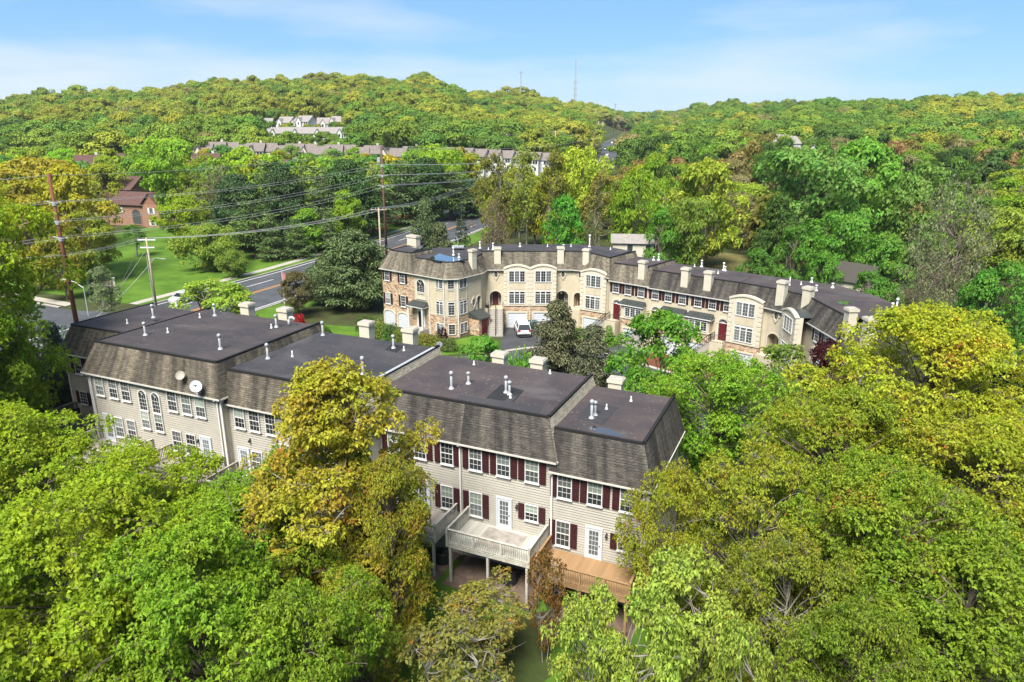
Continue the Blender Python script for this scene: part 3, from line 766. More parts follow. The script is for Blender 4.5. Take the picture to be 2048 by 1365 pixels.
def pipe(root_roof, p, h=.9, r=.075, cap=True, m='galvanised'):
    """a vent pipe on a roof: base flashing, shaft, hood"""
    def mk():
        mb = MB().lathe([(r * 2.6, 0), (r * 2.2, .03), (r * 1.5, .13), (r * 1.02, .18), (r, .2), (r, h)], 10)
        if cap: mb.lathe([(r * 1.05, h * .82), (r * 1.7, h * .84), (r * 1.75, h * .98), (r * .9, h * 1.04), (.01, h * 1.06)], 10)
        return mb.mesh('vent_pipe', m, True)
    o = link('vent_pipe', cached(('pipe', h, r, cap, m), mk), root_roof, Vector(p) - Vector(root_roof.get('wbase', (0, 0, 0))), random.random() * 6)
    return o
def chimney(fr, parent, x, y, z0, z1, w_=.95, d_=.62):
    mb = MB().box(-w_ / 2, w_ / 2, -d_ / 2, d_ / 2, 0, z1 - z0 - .22).box(-w_ / 2 - .08, w_ / 2 + .08, -d_ / 2 - .08, d_ / 2 + .08, z1 - z0 - .22, z1 - z0)
    o = fr.put('chimney', cached(('ch', round(z1 - z0, 2), w_, d_), lambda: mb.mesh('chimney', 'stucco_pale')), parent, x, y, z0)
    sub('chimney_cap', cached(('chc', w_, d_), lambda: MB().box(-w_ / 2 - .03, w_ / 2 + .03, -d_ / 2 - .03, d_ / 2 + .03, 0, .06).mesh('chimney_cap', 'concrete')), o).location = (0, 0, z1 - z0)
    return o
def siding(fr, parent, x0, x1, z0, z1, y=0.0, m='siding', name='wall', lap=.17):
    """clapboard wall: every board leans out at its foot"""
    mb = MB(); n = max(1, round((z1 - z0) / lap)); L = x1 - x0
    for i in range(n):
        a, b = z0 + (z1 - z0) * i / n, z0 + (z1 - z0) * (i + 1) / n
        mb.add([(0, .002, a), (L, .002, a), (L, .062, b), (0, .062, b)], [(0, 1, 2, 3)])
        mb.add([(0, .062, a), (L, .062, a), (L, .002, a), (0, .002, a)], [(0, 1, 2, 3)])
    return fr.put(name, mb, parent, x0, y, 0, [m])
def wallbox(fr, parent, x0, x1, z0, z1, y=0.0, th=.2, m='stucco', name='wall'):
    return fr.put(name, MB().box(x0, x1, 0, th, z0, z1), parent, 0, y, 0, [m])
def inward(P, i, o):
    """point i of a wall line moved by o into the building, mitred"""
    def nrm(a, b):
        d = (b - a).normalized(); return Vector((-d.y, d.x))
    ns = []
    if i > 0: ns.append(nrm(P[i - 1], P[i]))
    if i < len(P) - 1: ns.append(nrm(P[i], P[i + 1]))
    if len(ns) == 1: return P[i] + ns[0] * o
    m_ = (ns[0] + ns[1]).normalized(); k = max(.35, m_.dot(ns[0])); return P[i] + m_ * (o / k)
def roof(parent, line, i0, i1, far, ze, zt, sh, mem, back=.9, over=.3, setb=.85, rear=True, skip=(), side=None, side_i=()):
    """mansard of shingle courses over wall line[i0..i1], flat membrane behind it to the far[] points"""
    base = Vector(parent['base'])
    P = [Vector(p) for p in line]
    E_ = [inward(P, i, -over) for i in range(len(P))]; T_ = [inward(P, i, setb) for i in range(len(P))]
    mb = MB(); acc = 0; nc = 16
    for i in range(i0, i1):
        e0, e1, t0, t1 = E_[i], E_[i + 1], T_[i], T_[i + 1]; L = (e1 - e0).length
        nn = Vector((-(e1 - e0).y, (e1 - e0).x)).normalized()
        sl = math.hypot(zt - ze, over + setb)
        for k in range(nc):
            a, b = k / nc, (k + 1) / nc
            def q(t, s, o): p = lerp(e0, t0, t) if s == 0 else lerp(e1, t1, t); p = p - nn * o; return Vector((p.x, p.y, lerp(ze, zt, t) + o * .4)) - base
            A_, B_, C_, D_ = q(a, 0, .022), q(a, 1, .022), q(b, 1, 0), q(b, 0, 0)
            u0, u1 = acc, acc + L; v0, v1 = a * sl, b * sl
            mi = 1 if i in side_i else 0
            mb.add([A_, B_, C_, D_], [(0, 1, 2, 3)], mi, [[(u0, v0), (u1, v0), (u1 - .2, v1), (u0 + .2, v1)]])
            mb.add([q(a, 0, 0), q(a, 1, 0), B_, A_], [(0, 1, 2, 3)], mi, [[(u0, v0)] * 4])
        acc += L + 3.1
    ro = put('roof', mb, [sh, side or sh], parent)
    # eave board, gutter and soffit
    g = MB()
    for i in range(i0, i1):
        if i in skip: continue
        a, b = E_[i], E_[i + 1]; pw0, pw1 = P[i], P[i + 1]
        dd = (b - a).normalized(); nn = Vector((-dd.y, dd.x))
        def v3(p, z): return Vector((p.x, p.y, z)) - base
        ao, bo = a - nn * .07, b - nn * .07
        g.quad(v3(ao, ze - .10), v3(bo, ze - .10), v3(bo, ze + .0), v3(ao, ze + .0)); g.quad(v3(ao, ze), v3(bo, ze), v3(b, ze + .004), v3(a, ze + .004))
        g.quad(v3(pw0 + nn * .05, ze - .15), v3(pw1 + nn * .05, ze - .15), v3(bo, ze - .10), v3(ao, ze - .10))
    sub_g = put('gutter', g, ['gutter_paint'], parent)
    # flat membrane and its dark edge
    fm = MB(); Fp = [Vector(p) if p else None for p in far]
    for i in range(i0, i1):
        t0, t1 = T_[i], T_[i + 1]
        if (far[i] is None) or (far[i + 1] is None): continue
        def v3(p, z): return Vector((p.x, p.y, z)) - base
        fm.quad(v3(t0, zt + .02), v3(t1, zt + .02), v3(Fp[i + 1], zt + .02), v3(Fp[i], zt + .02))
    fo = sub('flat_roof', fm.mesh('flat_roof', [mem]), ro)
    rim = MB()
    pts = [Vector((p.x, p.y, zt + .05)) - base for p in T_[i0:i1 + 1]]
    for a, b in zip(pts[:-1], pts[1:]):
        d = (b - a); L = d.length
        if L < .01: continue
        d /= L; n = Vector((-d.y, d.x, 0)); c0 = a - n * .05; c1 = b - n * .05; e0_ = a + n * .13; e1_ = b + n * .13
        lo = Vector((0, 0, -.12)); up = Vector((0, 0, .03))
        rim.add([c0 + lo, c1 + lo, c1 + up, c0 + up, e1_ + up, e0_ + up, e1_ + lo, e0_ + lo], [(0, 1, 2, 3), (3, 2, 4, 5), (5, 4, 6, 7)])
    sub('roof_edge', rim.mesh('roof_edge', ['dark_trim']), ro)
    if rear:
        rm = MB(); wl_ = MB()
        for i in range(i0, i1):
            if far[i] is None or far[i + 1] is None: continue
            a, b = Fp[i], Fp[i + 1]
            if (b - a).length < .3: continue
            d = (b - a).normalized(); n = Vector((-d.y, d.x))
            def v3(p, z): return Vector((p.x, p.y, z)) - base
            rm.quad(v3(b, zt + .02), v3(a, zt + .02), v3(a + n * back, ze), v3(b + n * back, ze))
            wl_.quad(v3(b + n * (back - .25), ze), v3(a + n * (back - .25), ze), v3(a + n * (back - .25), -1), v3(b + n * (back - .25), -1))
        if rm.v: put('rear_roof', rm, [sh], parent); put('rear_wall', wl_, ['siding'], parent)
    ro['wbase'] = tuple(base)
    return ro
def house(name, p, label, cat='townhouse', group=None):
    e = empty(name, (p[0], p[1], p[2] if len(p) > 2 else 0), label, cat, group); e['base'] = (p[0], p[1], p[2] if len(p) > 2 else 0); return e
def puddle(ro, pts, z):
    b = Vector(ro['wbase']); n = len(pts); cx = sum(p[0] for p in pts) / n; cy = sum(p[1] for p in pts) / n
    poly = []
    for i in range(n):                      # rounded, uneven outline
        a, c = Vector(pts[i][:2]), Vector(pts[(i + 1) % n][:2])
        for t in (0, .33, .66):
            p = a.lerp(c, t); k = 1 + .07 * math.sin(7 * i + 9 * t); poly.append((cx + (p.x - cx) * k - b.x, cy + (p.y - cy) * k - b.y))
    o = sub('puddle', MB().prism(poly, z - b.z, z - b.z + .006).mesh('puddle', ['puddle']), ro); return o

# ------------------------------------------------------------------ the near row, seen from behind
FN = 43.8
AROW = 'near row of siding townhouses'
def A_line(pts): return [sn(*p) for p in pts]
def A_group(s_list, n0, ze, zt, hipL, hipR, sh, mem, labels, sideR=None, setb=.5, side=None):
    """s_list: unit boundaries. Returns [(house, frame, roof)], every frame starting at that unit's own left edge"""
    L0 = []
    far = []
    if hipL: L0.append((s_list[0], FN)); far.append(None)
    for i, s in enumerate(s_list):
        L0.append((s, n0)); f = s + (setb if (i == 0 and hipL) else 0) - (setb if (i == len(s_list) - 1 and hipR) else 0)
        far.append(sn(f, FN - .6))
    if hipR: L0.append((s_list[-1], FN)); far.append(None)
    line = A_line(L0); h = 1 if hipL else 0; out = []
    for k in range(len(s_list) - 1):
        a, b = sn(s_list[k], n0), sn(s_list[k + 1], n0)
        e = house('townhouse', (a[0], a[1], gh(*a)), labels[k], 'townhouse', AROW)
        fr = Fr(a, b)
        i0 = h + k - (1 if (k == 0 and hipL) else 0); i1 = h + k + 1 + (1 if (k == len(s_list) - 2 and hipR) else 0)
        ro = roof(e, line, i0, i1, far, ze, zt, sh, mem, setb=setb, side=side, side_i=(len(line) - 2,) if hipR else ())
        siding(fr, e, 0, fr.L, -2.0, ze - .13)
        if k == 0 and hipL:
            f2 = Fr(sn(s_list[0], FN), a); siding(f2, e, 0, f2.L, -2.0, ze - .13, m='siding_tan', name='side_wall')
        if k == len(s_list) - 2 and (hipR or sideR):
            f2 = Fr(b, sn(s_list[-1], FN)); wallbox(f2, e, 0, f2.L, -2.0, ze - .13, .0, .15, 'stucco_pale' if sideR is None else sideR, 'side_wall')
        out.append((e, fr, ro))
    return out
def downspout(fr, e, x, z0, z1):
    fr.put('downspout', MB().box(-.05, .05, -.11, -.03, z0, z1).box(-.05, .05, -.34, -.03, z1, z1 + .09), e, x, 0, 0, ['white_trim'])
def cornerboard(fr, e, x, z0, z1): fr.put('corner_board', MB().box(-.07, .07, -.045, .02, z0, z1), e, x, 0, 0, ['white_trim'])
UW, UH = .80, 1.42
def upper(fr, e, xs, ze, sh=True):
    for x in xs:
        window(fr, e, x, ze - .27 - UH, UW, UH)
        if sh: shutters(fr, e, x, ze - .29 - UH, UW, UH + .04)
def lowwin(fr, e, x, ze, h=1.5, w_=.80, sh=True, top=3.3):
    window(fr, e, x, ze - top - h, w_, h)
    if sh: shutters(fr, e, x, ze - top - h - .02, w_, h + .04)

U1 = A_group([-56.0, -49.0], 35.4, 8.1, 10.3, True, False, 'shingle_worn', 'membrane', ['end townhouse of the near row with tan clapboard, set back beside the blue spruces'], setb=.6)
U23 = A_group([-49.0, -42.45, -35.95], 32.4, 8.4, 10.6, True, True, 'shingle_worn', 'membrane',
              ['tan clapboard townhouse of the near row with tall arched window nearest the corner street', 'tan clapboard townhouse of the near row with two satellite dishes on its roof'], setb=.6, side='shingle_worn')
U45 = A_group([-35.95, -30.5, -25.2], 32.95, 7.9, 10.1, False, True, 'shingle_worn', 'membrane_blue',
              ['clapboard townhouse behind the gold tree, without shutters, next to the dish roof', 'clapboard townhouse mostly hidden behind the gold and orange trees'], setb=.4, side='shingle_light')
U67 = A_group([-25.2, -19.15, -13.15], 35.2, 7.2, 9.6, False, True, 'shingle_dark', 'membrane_brown',
              ['clapboard townhouse with burgundy shutters just beyond the orange tree', 'clapboard townhouse with burgundy shutters above the grey weathered deck'], side='shingle_light')
U8 = A_group([-13.3, -7.5], 35.2, 6.6, 9.0, False, True, 'shingle_dark', 'membrane_brown', ['end clapboard townhouse with burgundy shutters above the new cedar deck'])

e, fr, ro = U1[0]; ze = 8.1
upper(fr, e, [1.5, 4.2], ze); lowwin(fr, e, 1.45, ze, 1.05, .78); cornerboard(fr, e, 0, -1, ze - .15); frenchdoor(fr, e, 4.2, ze - 5.3)
e, fr, ro = U23[0]; ze = 8.4
upper(fr, e, [1.1, 2.55, 3.85], ze, False); frenchdoor(fr, e, 1.4, ze - 5.3)
for x in (2.55, 3.85): lowwin(fr, e, x, ze, 1.5, .8, False)
archwindow(fr, e, 5.55, ze - 2.15, .72, 1.5); window(fr, e, 5.5, ze - 3.55, .72, 1.25, 'hung'); cornerboard(fr, e, 0, -1, ze - .15); downspout(fr, e, .25, 0, ze - .2)
lamp(fr, e, 2.0, ze - 3.7)
dish_house = e
e, fr, ro3 = U23[1]
o_ = 6.55
upper(fr, e, [8.5 - o_, 9.85 - o_, 11.15 - o_], ze, False); frenchdoor(fr, e, 11.2 - o_, ze - 5.3)
for x in (8.45, 9.8): lowwin(fr, e, x - o_, ze, 1.5, .8, False)
archwindow(fr, e, 6.85 - o_, ze - 2.15, .72, 1.5); window(fr, e, 6.85 - o_, ze - 3.55, .72, 1.25, 'hung'); cornerboard(fr, e, fr.L, -1, ze - .15); downspout(fr, e, fr.L - .25, 0, ze - .2)
lamp(fr, e, 10.5 - o_, ze - 3.7)
e, fr, ro4 = U45[0]; ze = 7.9
upper(fr, e, [1.0, 2.3, 3.7], ze, False); frenchdoor(fr, e, 1.0, ze - 5.3); lowwin(fr, e, 2.2, ze, 1.5, .8, False); window(fr, e, 4.75, ze - 3.5, .72, 1.2); lamp(fr, e, 1.7, ze - 2.6)
e, fr, ro5 = U45[1]
upper(fr, e, [1.6, 3.0, 4.4], ze, False); window(fr, e, .35, ze - 3.5, .8, 1.3, 'plain'); frenchdoor(fr, e, 4.2, ze - 5.3); lowwin(fr, e, 2.8, ze, 1.5, .8, False); downspout(fr, e, -.15, 0, ze - .2)
e, fr, ro6 = U67[0]; ze = 7.2
upper(fr, e, [1.05, 3.02, 4.97], ze); frenchdoor(fr, e, 3.1, ze - 5.3); lowwin(fr, e, 4.9, ze, 1.55); lowwin(fr, e, 1.2, ze, .95, .75); downspout(fr, e, 5.9, -.8, ze - .2)
window(fr, e, 3.9, -.4 + .9, .8, .8, 'plain')
e, fr, ro7 = U67[1]; o_ = 6.05
upper(fr, e, [6.97 - o_, 8.86 - o_, 10.73 - o_], ze); frenchdoor(fr, e, 8.89 - o_, ze - 5.3); lowwin(fr, e, 6.95 - o_, ze, 1.58); lowwin(fr, e, 10.73 - o_, ze, 1.0, .78)
lamp(fr, e, 9.75 - o_, ze - 3.65)
slide = triple(fr, e, 2.1, -.55, 1.7, 1.7, n=2)
e, fr, ro8 = U8[0]; ze = 6.6
upper(fr, e, [.9, 2.75, 4.68], ze); frenchdoor(fr, e, 2.78, ze - 5.3); lowwin(fr, e, .86, ze, 1.6); lowwin(fr, e, 4.67, ze, .95, .82); lamp(fr, e, 3.55, ze - 3.6)
downspout(fr, e, .12, -1, ze - .2); downspout(fr, e, 5.6, -1, ze - .2); cornerboard(fr, e, 5.8, -1.5, ze - .15)

# chimneys on the street side, vents, patches and puddles on the flat roofs
def onN(u, v, n):
    x, y, d = ray(u, v); t = n / (x * AY[0] + y * AY[1]); p = Vector((x * t, y * t, CH + d * t)); return p.x * AX[0] + p.y * AX[1], p.z
for (u, v), (e, fr, ro) in (((494, 607), U23[0]), ((570, 617), U23[1]), ((733, 644), U45[0]), ((820, 657), U45[1]), ((1000, 706), U67[0]), ((1077, 718), U67[1]), ((1233, 757), U8[0])):
    s, z = onN(u, v, 44.1)
    f2 = Fr(sn(0, 44.1), sn(1, 44.1)); chimney(f2, e, s, 0, 6.0, z, .92, .75)
VP = [(ro6, 903, 778, 9.6, 1.15, 1), (ro6, 937, 768, 9.6, .8, 1), (ro7, 1012, 786, 9.6, 1.1, 1), (ro7, 1019, 790, 9.6, .9, 1), (ro7, 1021, 797, 9.6, .3, 0),
      (ro6, 948, 730, 9.6, .3, 0), (ro7, 1100, 748, 9.6, .3, 0), (ro8, 1183, 837, 9.0, 1.15, 1), (ro8, 1190, 831, 9.0, .9, 1), (ro8, 1213, 819, 9.0, .35, 0), (ro8, 1262, 803, 9.0, .35, 0),
      (ro3, 441, 699, 10.6, 1.1, 1), (ro4, 536, 718, 10.1, 1.1, 1), (ro4, 585, 714, 10.1, .45, 0), (U23[0][2], 307, 636, 10.6, 1.1, 1), (U23[0][2], 291, 671, 10.6, 1.0, 1),
      (U23[0][2], 336, 666, 10.6, .4, 0), (U23[1][2], 430, 632, 10.6, 1.0, 1), (U23[1][2], 400, 636, 10.6, .4, 0), (U23[1][2], 553, 655, 10.6, 1.0, 1), (U23[1][2], 543, 657, 10.6, .35, 0), (ro4, 646, 671, 10.1, 1.1, 1),
      (ro5, 787, 697, 10.1, 1.0, 1), (ro5, 808, 702, 10.1, .35, 0), (ro5, 726, 749, 10.1, 1.2, 1), (U1[0][2], 255, 648, 10.3, .4, 0), (U1[0][2], 353, 613, 10.3, .4, 0)]
for ro, u, v, z, h, cap in VP:
    p = atz(u, v, z + .02); pipe(ro, p, h, .078 if cap else .045, bool(cap), 'galvanised' if cap else 'white_pipe')
# bent vent
p = atz(578, 652, 10.62); b = Vector(ro3['wbase']); sub('bent_vent', MB().tube([p - b + Vector((a, 0, c)) for a, c in ((0, 0), (0, .5), (.1, .66), (.28, .7), (.42, .62), (.46, .45))], .09, 8).mesh('bent_vent', 'white_pipe', True), ro3)
def patch(ro, pix, z, m='membrane_patch', dz=.03):
    b = Vector(ro['wbase']); pts = [atz(u, v, z) - b for u, v in pix]; sub('roof_patch', MB().prism([(p.x, p.y) for p in pts], pts[0].z + .0, pts[0].z + dz).mesh('roof_patch', [m]), ro)
patch(ro7, [(965, 803), (1003, 770), (1048, 782), (1018, 815)], 9.61); patch(ro7, [(1002, 811), (1021, 792), (1036, 795), (1013, 815)], 9.61, 'membrane_blue', .042)
patch(ro8, [(1155, 838), (1178, 807), (1236, 815), (1206, 850)], 9.01, 'membrane_blue'); patch(ro6, [(912, 800), (920, 790), (1085, 815), (1074, 830)], 9.61, 'membrane_blue', .034)
patch(ro5, [(770, 700), (782, 690), (806, 694), (793, 706)], 10.11, 'membrane_patch', .034)
puddle(ro8, [atz(u, v, 9.0) for u, v in ((1172, 857), (1186, 853), (1218, 859), (1248, 873), (1230, 874), (1192, 865))], 9.022)
# metal flashing along the top of the step between the two roof levels
for g_, s_, zz_ in ((U45[1], -25.66, 10.1),):
    e, fr, ro = g_; f2 = Fr(sn(s_, 33.9), sn(s_, FN - .7)); f2.put('flashing', MB().box(0, f2.L, -.12, .1, .04, .10), e, 0, 0, zz_, ['galvanised' if g_ is U45[1] else 'shingle_dark'])

# decks ------------------------------------------------------------
def deck(fr, x0, x1, depth, zf, zg, m, label, side=True, ms=None, planks=True, rails=True, npost=3):
    W_ = x1 - x0
    p = fr.W(x0, -depth, zg); e = link('deck', None, None, p, fr.ang); tag(e, label, 'deck', 'decks behind the near row'); e.empty_display_size = .5
    ms = ms or m; z = zf - zg
    pm = MB().box(0, W_, 0, .135, -.035, 0).mesh('plank', [ms]); n = int(depth / .142)
    for i in range(n): link('plank', pm, e, (0, depth * i / n, z))
    fm = MB().box(0, W_, .02, .06, z - .28, z - .037).box(0, .04, .06, depth - .03, z - .28, z - .037).box(W_ - .04, W_, .06, depth - .03, z - .28, z - .037)
    for i in range(1, 6): fm.box(W_ * i / 6 - .02, W_ * i / 6 + .02, .06, depth - .03, z - .26, z - .04)
    fm.box(.05, W_ - .05, .35, .42, z - .44, z - .262)
    sub('frame', fm.mesh('frame', [m]), e)
    pm = MB().box(-.07, .07, -.07, .07, -.6, z - .28).mesh('post', [m])
    for i in range(npost): link('post', pm, e, (lerp(.18, W_ - .18, i / (npost - 1)), .13, 0))
    bal = cached(('bal', m), lambda: MB().box(-.019, .019, -.019, .019, .06, .90).mesh('baluster', [m]))
    def rail(L, loc, rz):
        mb = MB().box(0, L, -.07, .07, .93, .97).box(0, L, -.02, .02, .84, .925).box(0, L, -.02, .02, .05, .12)
        k = max(2, int(L / 1.35) + 1)
        for i in range(k):
            x = L * i / (k - 1); mb.box(x - .045, x + .045, -.046, .046, -.25, .929)
        r = link('railing', mb.mesh('railing', [m]), e, loc, rz)
        nb = int(L / .135)
        for i in range(nb): link('baluster', bal, r, (L * (i + .5) / nb, 0, 0))
    if rails:
        rail(W_, (0, .03, z), 0)
        if side: rail(depth - .1, (.03, .03, z), math.pi / 2); rail(depth - .1, (W_ - .03, .03, z), math.pi / 2)
    return e
fr6, fr7, fr8 = U67[0][1], U67[1][1], U8[0][1]
deck(fr7, .38, 5.75, 2.95, 1.92, -.85, 'grey_deck', 'weathered grey deck on posts in the middle of the shuttered houses', ms='grey_deck')
# the darker worn area on the middle of that deck
rug = put('deck_rug', MB().box(0, 2.6, 0, 2.0, 0, .012), ['grey_deck_dark'], None, fr7.W(1.95, -2.35, 1.922), fr7.ang); tag(rug, 'faded dark rug lying on the weathered grey deck', 'rug')
deck(fr6, .35, 5.62, 2.95, 1.92, -.85, 'grey_deck', 'grey deck with grill right beside the orange tree', ms='grey_deck_dark')
deck(fr8, .1, 5.75, 2.9, 1.32, -1.45, 'cedar_deck', 'new orange cedar deck at the end of the row')
deck(U1[0][1], .3, 6.6, 3.0, 2.85, .3, 'grey_deck_dark', 'weathered deck of the end house by the spruces')
deck(U23[0][1], .4, 5.9, 3.0, 3.1, .3, 'grey_deck', 'grey deck under the arched windows, partly behind lime maple leaves', ms='grey_deck_dark')
deck(U23[1][1], 1.2, 6.3, 3.0, 3.1, .2, 'grey_deck_dark', 'brown deck beneath the house with the satellite dishes')
deck(U45[0][1], .3, 5.2, 3.0, 2.6, .0, 'grey_deck_dark', 'dark deck left of the gold tree')
deck(U45[1][1], .3, 5.2, 3.0, 2.6, -.3, 'grey_deck', 'grey deck behind the trunk of the gold tree')
for g_, a, b, z in ((fr7, .2, 5.9, -.84), (fr6, -.3, 5.8, -.84), (fr8, .2, 5.9, -1.42)):
    mb = MB()
    P_ = g_.W(a, -3.3, z); o = put('patio', MB().box(0, b - a, 0, 3.3, -.3, .05), ['patio'], None, P_, g_.ang); o['kind'] = 'structure'
    slab = cached(('slab', round(b - a, 1)), lambda: MB().box(.01, (b - a) / 4 - .01, .01, 1.08, 0, .025).mesh('paver', ['patio']))
    for i in range(4):
        for k in range(3): link('paver', slab, o, ((b - a) * i / 4, 1.1 * k, .05))
# air conditioner on the patio
def aircon(p, label):
    e = empty('air_conditioner', p, label, 'air conditioner', 'condensers on the patios')
    put('casing', MB().lathe([(.42, 0), (.44, .05), (.44, .72), (.40, .78), (.30, .78), (.28, .72)], 20), ['black_plastic'], e)
    g = MB()
    for k in range(12): g.tube([(.05 * math.cos(k * .5236), .05 * math.sin(k * .5236), .80), (.40 * math.cos(k * .5236), .40 * math.sin(k * .5236), .79)], .008, 3)
    put('fan_grille', g, ['dark_metal'], e)
p = fr7.W(3.9, -1.5, -.77); aircon(p, 'black air conditioner on the patio under the grey deck')
p = fr6.W(5.2, -1.3, -.77); aircon(p, 'black air conditioner in shade below the deck beside the orange tree')
def grill(p, rz, label):
    e = empty('grill', p, label, 'grill', 'covered grills on the decks', rz)
    pr = [(-.7, 0), (.7, 0), (.68, .75), (.45, 1.0), (.15, 1.12), (-.2, 1.1), (-.5, .95), (-.72, .72)]
    put('cover', MB().xz(pr, -.28, .28), ['black_plastic'], e); put('hem', MB().box(-.74, .74, -.3, .3, .0, .06), ['dark_metal'], e)
grill(fr6.W(1.6, -2.0, 1.93), fr6.ang + .2, 'black covered grill on the deck beside the orange tree')
grill(U45[1][1].W(2.2, -2.0, 2.61), fr6.ang, 'dark covered grill on the deck behind the gold tree')
def chair(p, rz, label):
    e = empty('patio_chair', p, label, 'chair', 'patio chairs on the decks', rz)
    put('seat', MB().box(-.25, .25, -.25, .25, .40, .44), ['dark_metal'], e); put('backrest', MB().box(-.25, .25, .22, .26, .44, .95), ['dark_metal'], e)
    for x in (-.22, .22):
        for y in (-.22, .22): put('leg', MB().box(x - .02, x + .02, y - .02, y + .02, 0, .4), ['dark_metal'], e)
chair(fr6.W(3.0, -1.6, 1.93), fr6.ang + 2.4, 'dark patio chair in front of the glazed door beside the orange tree')
chair(U1[0][1].W(2.0, -1.2, 2.86), fr6.ang + 1.0, 'dark patio chair on the end deck by the spruces')
# satellite dishes on the mansard above the arched windows
def dish(p, yaw, pitch, r, m, label, arm=True):
    e = empty('satellite_dish', p, label, 'satellite dish', 'satellite dishes')
    pr = [(.02, .0)] + [(r * k / 6, .16 * r * (k / 6) ** 2 * 2) for k in range(1, 7)]
    mb = MB()
    n = 24
    for (rr, z) in pr:
        for k in range(n): a = 2 * math.pi * k / n; mb.v.append((rr * math.cos(a), rr * 1.08 * math.sin(a), z))
    for i in range(len(pr) - 1):
        for k in range(n): mb.f.append((i * n + k, i * n + (k + 1) % n, (i + 1) * n + (k + 1) % n, (i + 1) * n + k)); mb.m.append(0); mb.uv.append(None)
    d = put('reflector', mb, [m], e, (0, 0, .45), 0, True); d.rotation_euler = (R(90 - pitch), 0, R(yaw))
    put('mast', MB().tube([(0, .35, -.1), (0, .1, .25), (0, .04, .42)], .03, 6), ['galvanised'], e, None, R(yaw))
    if arm:
        a = put('feed_arm', MB().tube([(0, 0, .15), (0, -r * .85, r * .1)], .022, 6).box(-.06, .06, -r * .85 - .12, -r * .85 + .04, r * .1 - .06, r * .1 + .08), ['galvanised'], e, None, R(yaw))
        lg = put('emblem', MB().box(-.13, .13, -.002, .0, -.025, .02).box(-.03, .03, -.003, 0, .04, .10), ['membrane_patch'], d, (0, .08, .035)); lg.rotation_euler = (R(90), 0, 0)
ry = aty(391, 768, 46.3)
dish(Vector(sn(-37.3, 31.75)).to_3d() + Vector((0, 0, 8.75)), 28, 34, .38, 'dish', 'white satellite dish near the eave at the corner of the roof')
dish(Vector(sn(-39.0, 32.1)).to_3d() + Vector((0, 0, 9.15)), 10, 40, .30, 'dish_grey', 'small brown satellite dish higher on the worn roof', False)

# ------------------------------------------------------------------ the curved row round the court, seen from the front
BROW = 'curved row of stucco townhouses'
ZE = 7.6
def arched_wall(fr, e, x0, x1, z0, z1, ops, m='stucco', y=0.0, deep=1.1):
    """wall with arched openings (x, width, sill, spring, rise) leading into a porch"""
    mb = MB(); cur = x0
    for xc, w_, s0, sp, ri in sorted(ops):
        l, r = xc - w_ / 2, xc + w_ / 2
        if l > cur: mb.box(cur, l, 0, .18, z0, z1)
        arc = [(xc + w_ / 2 * math.cos(math.pi - math.pi * i / 10), sp + ri * math.sin(math.pi * i / 10)) for i in range(11)]
        mb.xz(arc + [(r, z1), (l, z1)], 0, .18)
        if s0 > z0: mb.box(l, r, 0, .18, z0, s0)
        mb.quad((l, .18, s0), (l, .18, sp + ri), (l, deep, sp + ri), (l, deep, s0)); mb.quad((r, .18, s0), (r, deep, s0), (r, deep, sp + ri), (r, .18, sp + ri))
        mb.quad((l, deep, s0), (r, deep, s0), (r, deep, sp + ri), (l, deep, sp + ri)); mb.quad((l, .18, sp + ri), (r, .18, sp + ri), (r, deep, sp + ri), (l, deep, sp + ri)); mb.quad((l, .0, s0 + .004), (r, .0, s0 + .004), (r, deep, s0 + .004), (l, deep, s0 + .004))
        cur = r
    if cur < x1: mb.box(cur, x1, 0, .18, z0, z1)
    fr.put('wall', mb, e, 0, y, 0, [m])
    for xc, w_, s0, sp, ri in ops:
        p = archpts(w_, s0, sp, ri); fr.put('arch_trim', MB().ring(grow(p, .13), p, -.07, .02), e, xc, y, 0, ['stucco_pale'])
